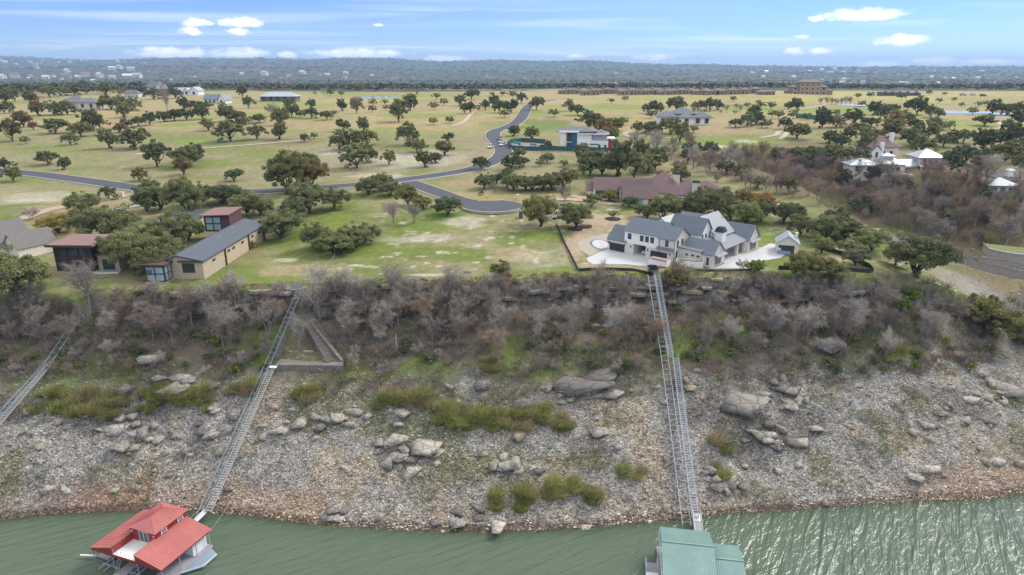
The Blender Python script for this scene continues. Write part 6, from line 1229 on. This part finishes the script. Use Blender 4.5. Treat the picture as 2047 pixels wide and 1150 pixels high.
put_car(hl(11.0, 3.6, .06), R(-41.9-90), 'white', 'white car parked inside the open bay of the white farmhouse')
for px, py, c_ in [(1945,192,'white'),(1965,193,'dark'),(1925,192,'silver')]:
    p = G(px, py); put_car((p[0], p[1], p[2]+.1), R(random.uniform(-20, 20)), c_, {'white': 'white car in the golf car park by the far pond', 'silver': 'silver car in the golf car park by the far pond', 'dark': 'dark car in the golf car park by the far pond'}[c_], 1.6)
def toilet():
    o = thing('portable_toilet', 'blue portable toilet with white roof at the cul-de-sac', 'portable toilet', G(1041, 436)); B = mat('toilet_blue', (0.02,0.15,0.27), .5, .1, 1); MB().box(-.6, .6, -.6, .6, 0, 2.15).build('cabin', B, o)
    MB().add([(-.68,-.68,2.16),(.68,-.68,2.16),(.68,.68,2.16),(-.68,.68,2.16),(-.35,-.35,2.5),(.35,-.35,2.5),(.35,.35,2.5),(-.35,.35,2.5)], [(0,3,2,1),(4,5,6,7),(0,1,5,4),(1,2,6,5),(2,3,7,6),(3,0,4,7)]).build('roof', WHITE, o); MB().box(-.4, .4, -.66, -.605, .1, 2.0).build('door', B, o)
toilet()
for px, py, lb in [(1093,444,'pale stone gate pillar under the rusty oak by the driveway'),(1101,441,'taller pale stone gate pillar beside the driveway entrance'),(245,394,'pale stone pillar at the entrance of the tan driveway'),(268,391,'second pale stone pillar across the tan driveway entrance'),(1035,399,'white mailbox pillar at the brown-roofed house drive')]:
    o = thing('gate_pillar', lb, 'pillar', G(px, py)); MB().box(-.45, .45, -.45, .45, -.3, 1.7).build('shaft', CREAM, o); MB().box(-.55, .55, -.55, .55, 1.7, 1.88).build('cap', CREAM, o)
o = thing('rubbish_bin', 'dark wheeled rubbish bin at the roadside by the tan driveway', 'bin', G(266, 383)); MB().add([(-.3,-.35,.1),(.3,-.35,.1),(.3,.35,.1),(-.3,.35,.1),(-.4,-.45,1.4),(.4,-.45,1.4),(.4,.45,1.4),(-.4,.45,1.4)], [(0,3,2,1),(4,5,6,7),(0,1,5,4),(1,2,6,5),(2,3,7,6),(3,0,4,7)]).build('bin_body', DARK, o); MB().box(-.44, .44, -.5, .5, 1.4, 1.5).build('lid', DARK, o)
o = thing('trailer', 'white box trailer beside the gate pillars of the farmhouse', 'trailer', G(1108, 437), R(20)); MB().box(-2.4, 2.4, -1, 1, .5, 2.6).build('box', WHITE, o); MB().tube((-.3,-1.1,.4), (-.3,1.1,.4), .4, .4, 12).build('wheel', DARK, o); MB().box(2.4, 3.6, -.1, .1, .45, .6).build('drawbar', DARK, o)

# ------------------------------------------------------------------ tramways and stairs down the bluff
GALV = mat('galvanised_steel', (0.40,0.44,0.48), .45, .1, 2, metal=.3); GALB = mat('galvanised_blue', (0.27,0.36,0.42), .5, .12, 2, metal=.2); TREADM = mat('tread_grating', (0.30,0.33,0.36), .6, .1, 3, metal=.2); TREADW = mat('tread_timber', (0.40,0.35,0.28), .85, .15, 2)
def stair(label, A, B, w, tm, rise=0.24, rail=True, sm=None):
    A = np.array(A, float); B = np.array(B, float); t = thing('stairway', label, 'stairway', tuple(B)); d = A-B; L_ = np.linalg.norm(d); n = max(4, int(abs(d[2])/rise)); hd = np.array((d[0], d[1], 0)); hd /= np.linalg.norm(hd); sd = np.array((-hd[1], hd[0], 0)); sm = sm or GALV
    for s in (-1, 1): MB().bar(sd*s*w/2, d+sd*s*w/2, .10, .30).build('stringer', sm, t)
    q = [sd*w*.48-hd*.13, -sd*w*.48-hd*.13, -sd*w*.48+hd*.13, sd*w*.48+hd*.13]; tm_ = MB(); tm_.hexa([p-np.array((0, 0, .03)) for p in q]+[p+np.array((0, 0, .03)) for p in q]); me = tm_.mesh('tread')
    for i in range(n): link('tread', me, tm, t, tuple(d*(i+.5)/n+np.array((0, 0, .12))))
    if rail:
        up = np.array((0, 0, 1.0))
        for s in (-1, 1): MB().bar(sd*s*(w/2+.03)+up, d+sd*s*(w/2+.03)+up, .05, .05).build('handrail', sm, t)
        pm = MB().box(-.025, .025, -.025, .025, 0, 1.0).mesh('rail_post'); k = max(3, int(L_/2.2))
        for i in range(k+1):
            for s in (-1, 1): link('rail_post', pm, sm, t, tuple(d*i/k+sd*s*(w/2+.03)))
    return t
def track(label, pts, w, m, lift=0.0):
    P = [np.array(p, float) for p in pts]; t = thing('tram_track', label, 'tram track', tuple(P[-1])); o0 = P[-1]
    tot = 0
    for A, B in zip(P[:-1], P[1:]):
        d = A-B; L_ = np.linalg.norm(d); hd = np.array((d[0], d[1], 0)); hd /= np.linalg.norm(hd); sd = np.array((-hd[1], hd[0], 0)); a, b = A-o0, B-o0
        for s in (-1, 1): MB().bar(a+sd*s*w/2, b+sd*s*w/2, .10, .16).build('rail', m, t)
        n = int(L_/1.3); ct = MB().bar(-sd*w/2, sd*w/2, .09, .07).mesh('crosstie')
        for i in range(n): link('crosstie', ct, m, t, tuple(b+(a-b)*(i+.5)/n-np.array((0, 0, .06))))
        k = max(2, int(L_/5))
        for i in range(k+1):
            q = b+(a-b)*i/k
            for s in (-1, 1):
                r_ = q+sd*s*w*.42; zg = float(tz(r_[0]+o0[0], r_[1]+o0[1]))-o0[2]-.4
                if zg < r_[2]-.2: MB().tube((r_[0], r_[1], zg), (r_[0], r_[1], r_[2]), .055, .055, 6).build('post', m, t)
    return t
def up(px, py, z): return at(px, py, z)
def ov(px, py, o=LIFT): return G(px, py, o, True)
stair('upper flight of the steel stair below the white farmhouse', ov(1313,550), ov(1341,716), 1.05, TREADM); stair('lower flight of the steel stair from mid-slope down to the green-roofed dock', ov(1350,716), up(1390,1036,1.6), 1.15, TREADM)
track('steel tram rails beside the long stair to the green-roofed dock', [ov(1301,550), ov(1329,716), up(1373,1050,0.6)], 1.5, GALV)
stair('steel stair of the red-roofed dock with a white landing', ov(543,738), up(416,1024,1.5), 1.15, TREADW); track('steel tram rails beside the stair to the red-roofed dock', [ov(598,582), ov(529,742), up(398,1034,.8)], 1.3, GALB)
o = thing('stair_landing', 'small white landing plate at the head of the red-roofed dock stair', 'landing', ov(545,735,1.7), R(-10)); MB().box(-.8, .8, -.3, .8, 0, .1).build('plate', WHITE, o); [MB().box(x, x+.07, .3, .37, -2, 0).build('post', GALV, o) for x in (-.7, .6)]
track('dark tram rails partly hidden by trees left of the stone terrace', [ov(152,640), ov(92,732), ov(-45,872)], 1.5, GALB); stair('short steel stair on the rocks beside the dark tram rails', ov(97,730), ov(-8,852), 1.3, TREADW)
def tram(label, p, rz, m):
    o = thing('tram_car', label, 'tram car', p, rz); MB().box(-1.2, 1.2, -.9, .9, 0, .14).build('platform', m, o)
    for x in (-1.15, 1.1):
        for y in (-.85, .8): MB().box(x, x+.06, y, y+.06, .14, 1.2).build('post', m, o)
    MB().box(-1.2, 1.2, -.9, -.84, .5, 1.15).box(-1.2, 1.2, .84, .9, .5, 1.15).build('side_panel', m, o); MB().box(-.9, .9, .1, .5, .14, .6).build('bench', DARK, o)
    for x in (-.5, .4): MB().box(x, x+.1, -.5, .5, -1.4, 0).build('bogie', m, o)
tram('dark tram car waiting at the bluff top beside the farmhouse stair', up(1305,541,31.4), R(2), DARK); tram('blue-grey tram car at the bluff top of the empty lot', ov(594,578,1.9), R(10), GALB)
o = thing('landing_frame', 'thin steel rail frame at the head of the farmhouse stair', 'railing', up(1294,540,31.1))
for i in range(7): MB().box(-4+i*.9, -3.95+i*.9, 0, .05, 0, 1.1).build('rail_post', GALV, o)
MB().box(-4, 1.5, 0, .05, 1.1, 1.16).build('handrail', GALV, o); MB().box(-4, 1.5, 0, .05, .55, .59).build('midrail', GALV, o)
# stone steps and terrace
STEPM = mat('step_stone', (0.20,0.175,0.145), .95, .3, 1.5, bump=.04, objvar=.15); TERR = mat('terrace_concrete', (0.20,0.185,0.16), .95, .35, 1.0, bump=.03)
def stone_steps(label, A, B, w, n):
    A = np.array(A); B = np.array(B); o = thing('stone_steps', label, 'steps', tuple(B)); d = A-B; hd = np.array((d[0], d[1], 0)); hd /= np.linalg.norm(hd); sd = np.array((-hd[1], hd[0], 0)); run = np.linalg.norm(d[:2])/n
    q = [sd*w/2-hd*run*.55, -sd*w/2-hd*run*.55, -sd*w/2+hd*run*.6, sd*w/2+hd*run*.6]; mb = MB(); mb.hexa([p-np.array((0, 0, 1.2)) for p in q]+list(q)); me = mb.mesh('step')
    for i in range(n): s_ = link('step', me, STEPM, o, tuple(d*(i+.5)/n))
    return o
def sg_(px, py, dz=0.5): p = G(px, py); return (p[0], p[1], p[2]+dz)
A, B = sg_(606,620,.4), sg_(668,727,.5); stone_steps('broad stone steps curving down to the terrace', A, B, 3.4, 30); A2, B2 = sg_(566,672), sg_(556,718); stone_steps('narrow stone steps beside the tram rails', A2, B2, 1.6, 14)
A_, B_ = np.array(sg_(620,655,1.2)), np.array(sg_(684,730,.9)); o = thing('step_wall', 'sloping stone side wall of the broad steps', 'wall', tuple(B_)); MB().bar((0, 0, -.4), A_-B_-np.array((0, 0, .4)), .5, 1.5).build('wall', TERR, o); MB().bar((0, 0, .38), A_-B_+np.array((0, 0, .38)), .66, .1).build('coping', TERR, o)
p0, p1 = G(552,743), G(688,741); o = thing('terrace', 'flat concrete terrace with front wall at the foot of the stone steps', 'terrace', ((p0[0]+p1[0])/2, p0[1], p0[2])); L_ = p1[0]-p0[0]; zt_ = max(p0[2], p1[2])-p0[2]+1.7
MB().prism([(-L_/2, 0), (L_/2, -.4), (L_/2-.5, 2.8), (-L_/2+1.5, 5.0), (-L_/2, 4.4)], -3, zt_).build('slab', TERR, o); MB().box(-L_/2+1.5, -.6, 5.0, 5.5, -2, zt_+1.1).build('back_wall', STONE, o); MB().box(.4, L_/2-3.6, 4.2, 4.7, -2, zt_+1.0).build('low_wall', STEPM, o)
# fallen branches and a stump
DEADW = mat('dead_wood', (0.36,0.32,0.275), .95, .2, 3)
def branch(label, pts, r):
    P = [np.array(sg_(*q, .25)) for q in pts]; mb = MB()
    for i in range(len(P)-1): mb.tube(P[i]-P[0], P[i+1]-P[0], r*(1-i*.2), r*(1-(i+1)*.2), 6)
    o = mb.build('fallen_branch', DEADW, None, tuple(P[0])); tag(o, label, 'branch')
branch('pale forked fallen branch lying on the moss', [(343,722),(330,728),(315,738),(290,741)], .16); branch('pale fallen branch forking down from the mossy one', [(325,735),(314,742),(318,752)], .12); branch('straight grey fallen trunk below the layered outcrop', [(1285,830),(1275,845),(1267,852)], .10); branch('bleached log standing on the bluff slope', [(791,670),(792,685),(795,705),(797,720)], .2)

# ------------------------------------------------------------------ floating docks
REDR = mat('red_metal_roof', (0.44,0.140,0.122), .55, .14, .3, spec=.4); REDW = mat('red_siding', (0.28,0.040,0.032), .55, .1, 1); GRNR = mat('green_metal_roof', (0.195,0.310,0.280), .5, .14, .3, spec=.4, metal=.1); DOCKF = mat('dock_decking', (0.33,0.32,0.33), .85, .1, .8); WHITEM = mat('white_metal', (0.74,0.74,0.74), .5, .05, 1)
def red_dock():
    A = at(182, 1096, 3.5); B = at(322, 1140, 3.5); rot = math.atan2(B[1]-A[1], B[0]-A[0]); W = math.hypot(B[0]-A[0], B[1]-A[1]); Cc = at(416, 1060, 3.5); D = math.hypot(Cc[0]-B[0], Cc[1]-B[1])
    h = thing('boat_dock', 'red-roofed two-storey floating boat dock with white upper deck', 'boat dock', (A[0], A[1], 0), rot); w1 = W*.31; w2 = W*.64; zi = 5.0; zo = 3.65
    def wing(x0, x1, zl, zr, y0, y1):
        q = [(x0, y0, zl), (x1, y0, zr), (x1, y1, zr), (x0, y1, zl)]; r = MB().slab(q, .12).build('roof', REDR, h); seams(r, [(x0, y0, zl), (x0, y1, zl), (x1, y1, zr), (x1, y0, zr)], .42, REDR, .05); return r
    wing(-.25, w1, zo, zi, -.15, D+.3); wing(w2, W+.25, zi, zo, -.15, D+.3)
    # gable-shaped front and back fascias, inner parapets
    for y in (0.0, D):
        MB().add([(0, y-.05, 3.2), (w1-.05, y-.05, 3.2), (w1-.05, y-.05, zi-.2), (0, y-.05, zo-.16), (0, y+.05, 3.2), (w1-.05, y+.05, 3.2), (w1-.05, y+.05, zi-.2), (0, y+.05, zo-.16)], [(0,1,2,3),(7,6,5,4),(0,4,5,1),(1,5,6,2),(2,6,7,3),(3,7,4,0)]).build('fascia', REDW, h)
        MB().add([(w2+.05, y-.05, 3.2), (W, y-.05, 3.2), (W, y-.05, zo-.16), (w2+.05, y-.05, zi-.2), (w2+.05, y+.05, 3.2), (W, y+.05, 3.2), (W, y+.05, zo-.16), (w2+.05, y+.05, zi-.2)], [(0,1,2,3),(7,6,5,4),(0,4,5,1),(1,5,6,2),(2,6,7,3),(3,7,4,0)]).build('fascia', REDW, h)
    for x in (w1-.1, w2+.0): MB().box(x, x+.1, .06, D-.06, 3.5, zi-.2).build('parapet', REDW, h)
    MB().box(W-.05, W+.05, .06, D-.06, 3.2, zo-.16).build('fascia', REDW, h); MB().box(-.05, .05, .06, D-.06, 3.2, zo-.16).build('fascia', REDW, h); MB().box(w1, w2, -.05, .05, 3.2, 3.62).build('fascia', REDW, h)
    MB().box(w1+.01, w2-.01, .06, D-.1, 3.3, 3.55).build('upper_deck', WHITEM, h)
    # cabin on the deck with hipped roof
    cy = D*.40; c0, c1 = w1-.3, w2+.3; MB().box(c0, c1, cy, D+.4, 3.56, 6.1).build('cabin_wall', REDW, h); xm = (c0+c1)/2; e = .35; z0, z1 = 6.1, 7.3
    vs = [(c0-e, cy-e, z0), (c1+e, cy-e, z0), (c1+e, D+.4+e, z0), (c0-e, D+.4+e, z0), (xm, cy+2.0, z1), (xm, D-1.6, z1)]; r = MB().add(vs, [(0,3,2,1), (0,1,4), (1,2,5,4), (2,3,5), (3,0,4,5)]).build('cabin_roof', REDR, h)
    seams(r, [vs[1], vs[2], vs[5], vs[4]], .42, REDR); seams(r, [vs[3], vs[0], vs[4], vs[5]], .42, REDR)
    bd = MB(); n = int((D+.4-cy)/.42); [bd.box(c1+.005, c1+.045, cy+.2+i*.42, cy+.26+i*.42, 3.56, 6.08) for i in range(n)]; kind(bd.build('siding_battens', REDW, h), 'stuff')
    opening(h, '-y', cy, xm+.1, 3.65, 1.9, 2.0, name='sliding_door', pm=PANEG, fm=WHITEM, nx=2)
    for y in (cy+1.7, D-1.0): opening(h, '+x', c1+.04, y, 4.75, 1.1, .9, pm=PANE, fm=WHITEM, nz=2, fw=.12)
    for x in (c0+.5, c1-.35): MB().box(x-.08, x+.08, cy-.18, cy-.01, 5.2, 5.5).build('deck_lamp', WHITEM, h)
    # floats, decking, boat slips
    for (x0, x1, y0, y1) in ((-1.2, 1.4, 1.5, D), (w1+.6, w1+2.6, -1.6, D), (W-3.2, W+.3, -2.6, D), (1.41, W-3.21, D*.62, D)): MB().box(x0, x1, y0, y1, .18, .5).build('walkway', DOCKF, h); MB().box(x0+.1, x1-.1, y0+.1, y1-.1, -.5, .18).build('float', DARK, h)
    for x in (2.2, 3.4, w1+3.6, w1+4.6): MB().bar((x, -1.0, .7), (x, D*.6, .7), .16, .2).build('lift_beam', GALV, h)
    for y in (.4, 4.2): MB().bar((1.5, y, .55), (w1+.5, y, .55), .18, .18).build('lift_beam', GALV, h); MB().bar((w1+2.7, y, .55), (W-3.3, y, .55), .18, .18).build('lift_beam', GALV, h)
    for x in (.15, w1-.2, w2+.15, W-.15):
        for y in (.15, D*.36, D*.7, D-.15): MB().box(x-.06, x+.06, y-.06, y+.06, .5, 3.25).build('post', GALV, h)
    MB().box(W-2.6, W-.7, D-3.4, D-.3, .5, 3.15).build('store_room', WHITEM, h); MB().box(1.8, W-3.6, D-.5, D-.35, .5, 3.15).build('back_wall', WHITEM, h)
    MB().add([(W+.31, D*.30, .2), (W+2.6, D*.55, .2), (W+2.6, D*.85, .2), (W+.31, D*.95, .2), (W+.31, D*.30, .45), (W+2.6, D*.55, .45), (W+2.6, D*.85, .45), (W+.31, D*.95, .45)], [(0,3,2,1),(4,5,6,7),(0,1,5,4),(1,2,6,5),(2,3,7,6),(3,0,4,7)]).build('side_platform', GALB, h)
    MB().bar((W+.35, D*.30, .55), (W+2.6, D*.55, .55), .1, .14).build('platform_edge', WHITEM, h); MB().bar((W+2.6, D*.55, .55), (W+2.6, D*.85, .55), .1, .14).build('platform_edge', WHITEM, h); MB().bar((-1.2, 1.4, .55), (-4.0, .6, .5), .25, .2).build('boom', WHITEM, h)
    for s in (0, .6): MB().bar((w1+.5+s, -.5, .5), (w1+1.0+s, .6, 3.5), .06, .06).build('ladder_rail', GALV, h)
    for i in range(8): t_ = (i+.5)/8; MB().bar((w1+.5+.5*t_, -.5+1.1*t_, .5+3*t_), (w1+1.1+.5*t_, -.5+1.1*t_, .5+3*t_), .05, .05).build('ladder_rung', GALV, h)
    for i in range(5): MB().box(w1+.1+i*.9, w1+.15+i*.9, .1, .15, 3.62, 4.55).build('deck_rail_post', GALV, h)
    # gangway to the shore
    E0 = np.array(at(385, 1047, .7)); E1 = np.array(at(412, 1020, 1.5)); g_ = thing('gangway', 'pale gangway between the red-roofed dock and its stair', 'gangway', tuple(E0)); d = E1-E0; MB().bar((0, 0, 0), d, 1.1, .12).build('deck', WHITEM, g_); hd = np.array((-d[1], d[0], 0)); hd /= np.linalg.norm(hd)
    for s in (-1, 1): MB().bar(hd*s*.55+np.array((0, 0, .9)), d+hd*s*.55+np.array((0, 0, .9)), .05, .05).build('handrail', GALV, g_); MB().bar(hd*s*.55, hd*s*.55+np.array((0, 0, .9)), .05).build('rail_post', GALV, g_); MB().bar(d+hd*s*.55, d+hd*s*.55+np.array((0, 0, .9)), .05).build('rail_post', GALV, g_)
red_dock()
def green_dock():
    zr, ze = 6.0, 4.6; Rl = np.array(at(1323, 1082, zr)); Rr = np.array(at(1427, 1093, zr)); rot = math.atan2(Rr[1]-Rl[1], Rr[0]-Rl[0]); W = float(np.hypot(*(Rr-Rl)[:2])); Bk = np.array(at(1319, 1053, ze)); bd = float(np.hypot(*(Bk-Rl)[:2]))
    h = thing('boat_dock', 'green metal-roofed floating boat dock with a lower side roof', 'boat dock', (Rl[0], Rl[1], 0), rot)
    def roof(x0, x1, yr, zr_, ze_, back, front):
        qb = [(x0, yr+back, ze_), (x1, yr+back, ze_), (x1, yr, zr_), (x0, yr, zr_)]; qf = [(x0, yr-front, ze_-.5), (x1, yr-front, ze_-.5), (x1, yr, zr_), (x0, yr, zr_)]
        r = MB().slab(qb, .1).slab(qf, .1).build('roof', GRNR, h); seams(r, qb, .30, GRNR, .06); seams(r, qf, .30, GRNR, .06); MB().bar((x0, yr, zr_+.07), (x1, yr, zr_+.07), .3, .06).build('ridge_cap', GRNR, r)
        MB().add([(x0+.06, yr+back-.2, .6), (x0+.06, yr-front+.2, .6), (x0+.06, yr-front+.2, ze_-.5), (x0+.06, yr, zr_-.12), (x0+.06, yr+back-.2, ze_-.02)], [(0,1,2,3,4)]) if False else None
        MB().box(x0+.03, x1-.03, yr+back-.16, yr+back-.1, 2.2, ze_-.16).build('back_fascia', WHITEM, h)
        for y in (yr+back-.5, yr, yr-front*.5, yr-front+.3):
            for x in (x0+.25, x1-.25): MB().box(x-.07, x+.07, y-.07, y+.07, .5, ze_-.6).build('post', GALV, h)
        MB().box(x0-.12, x0-.02, yr-front+.1, yr+back-.1, 3.2, ze_-.55).build('side_fascia', WHITEM, h)
    roof(0, W, 0, zr, ze, bd, 9.5); roof(W+.05, W+4.6, -1.2, 4.75, 3.7, bd*.9, 8.0)
    MB().box(-.3, 2.0, -9, bd, .18, .5).build('walkway', DOCKF, h); MB().box(W-1.2, W+1.2, -9, bd, .18, .5).build('walkway', DOCKF, h); MB().box(2.01, W-1.21, bd-2.2, bd, .18, .5).build('walkway', DOCKF, h); MB().box(W+3.4, W+4.8, -9, bd-2, .18, .5).build('walkway', DOCKF, h); MB().box(0, W, -8.8, bd-.2, -.6, .1).build('float', DARK, h)
    MB().box(-2.3, -.31, -4.6, -1.6, .5, .95).build('side_box', WHITEM, h); MB().box(-2.3, -.35, -1.0, 1.4, .2, .42).build('side_platform', DOCKF, h)
    for x in (-2.25, -.4): MB().box(x-.04, x+.04, -1.0, 1.4, 1.3, 1.38).build('handrail', WHITEM, h); [MB().box(x-.03, x+.03, y-.03, y+.03, .42, 1.3).build('rail_post', WHITEM, h) for y in (-.95, 1.35)]
    E0 = np.array(at(1396, 1066, .8)); E1 = np.array(at(1392, 1028, 1.5)); g_ = thing('gangway', 'grey gangway with white head between the green-roofed dock and its stair', 'gangway', tuple(E0)); d = E1-E0; MB().bar(-d*.3, d*.62, 1.35, .12).build('deck', DOCKF, g_); MB().bar(d*.62+np.array((0, 0, .03)), d, 1.3, .14).build('head_plate', WHITEM, g_); hd = np.array((-d[1], d[0], 0)); hd /= np.linalg.norm(hd)
    for s in (-1, 1):
        MB().bar(hd*s*.7-d*.3+np.array((0, 0, .95)), d+hd*s*.7+np.array((0, 0, .95)), .06, .06).build('handrail', WHITEM, g_)
        for t_ in (-.3, 0, .35, .7, 1): MB().bar(d*t_+hd*s*.7, d*t_+hd*s*.7+np.array((0, 0, .95)), .05).build('rail_post', WHITEM, g_)
green_dock()
CABLE = mat('mooring_cable', (0.35,0.36,0.36), .6, .1, 1)
for a, b, lb in [((388,1106,.8),(470,990,2.8),'mooring cable from the red-roofed dock to the right bank'),((330,1020,3.0),(375,905,7.5),'mooring cable from behind the red-roofed dock up the gravel'),((1452,1100,1.0),(1478,1024,.4),'mooring cable beside the green-roofed dock')]:
    p, q = np.array(at(*a)), np.array(G(b[0], b[1]))+np.array((0, 0, .1)); mb = MB(); n = 8
    for i in range(n):
        f = lambda t: (q-p)*t-np.array((0, 0, 1.2*4*t*(1-t)*.3)); mb.tube(f(i/n), f((i+1)/n), .03, .03, 4)
    tag(mb.build('mooring_cable', CABLE, None, tuple(p)), lb, 'cable')

# ------------------------------------------------------------------ haze: one closed box of even, thin air round the whole scene
def build_haze():
    mb = MB().box(-19500, 19500, -800, 17500, -14, 262); o = mb.build('haze', None)
    m = bpy.data.materials.new('haze'); m.use_nodes = True; N = m.node_tree.nodes; N.clear()
    v = N.new('ShaderNodeVolumePrincipled'); v.inputs['Color'].default_value = (0.48,0.70,1.0,1); v.inputs['Density'].default_value = HAZE; v.inputs['Anisotropy'].default_value = 0.1
    out = N.new('ShaderNodeOutputMaterial'); m.node_tree.links.new(v.outputs[0], out.inputs['Volume']); o.data.materials.append(m)
    return kind(o, 'stuff')
HAZE = 0.000082
build_haze()
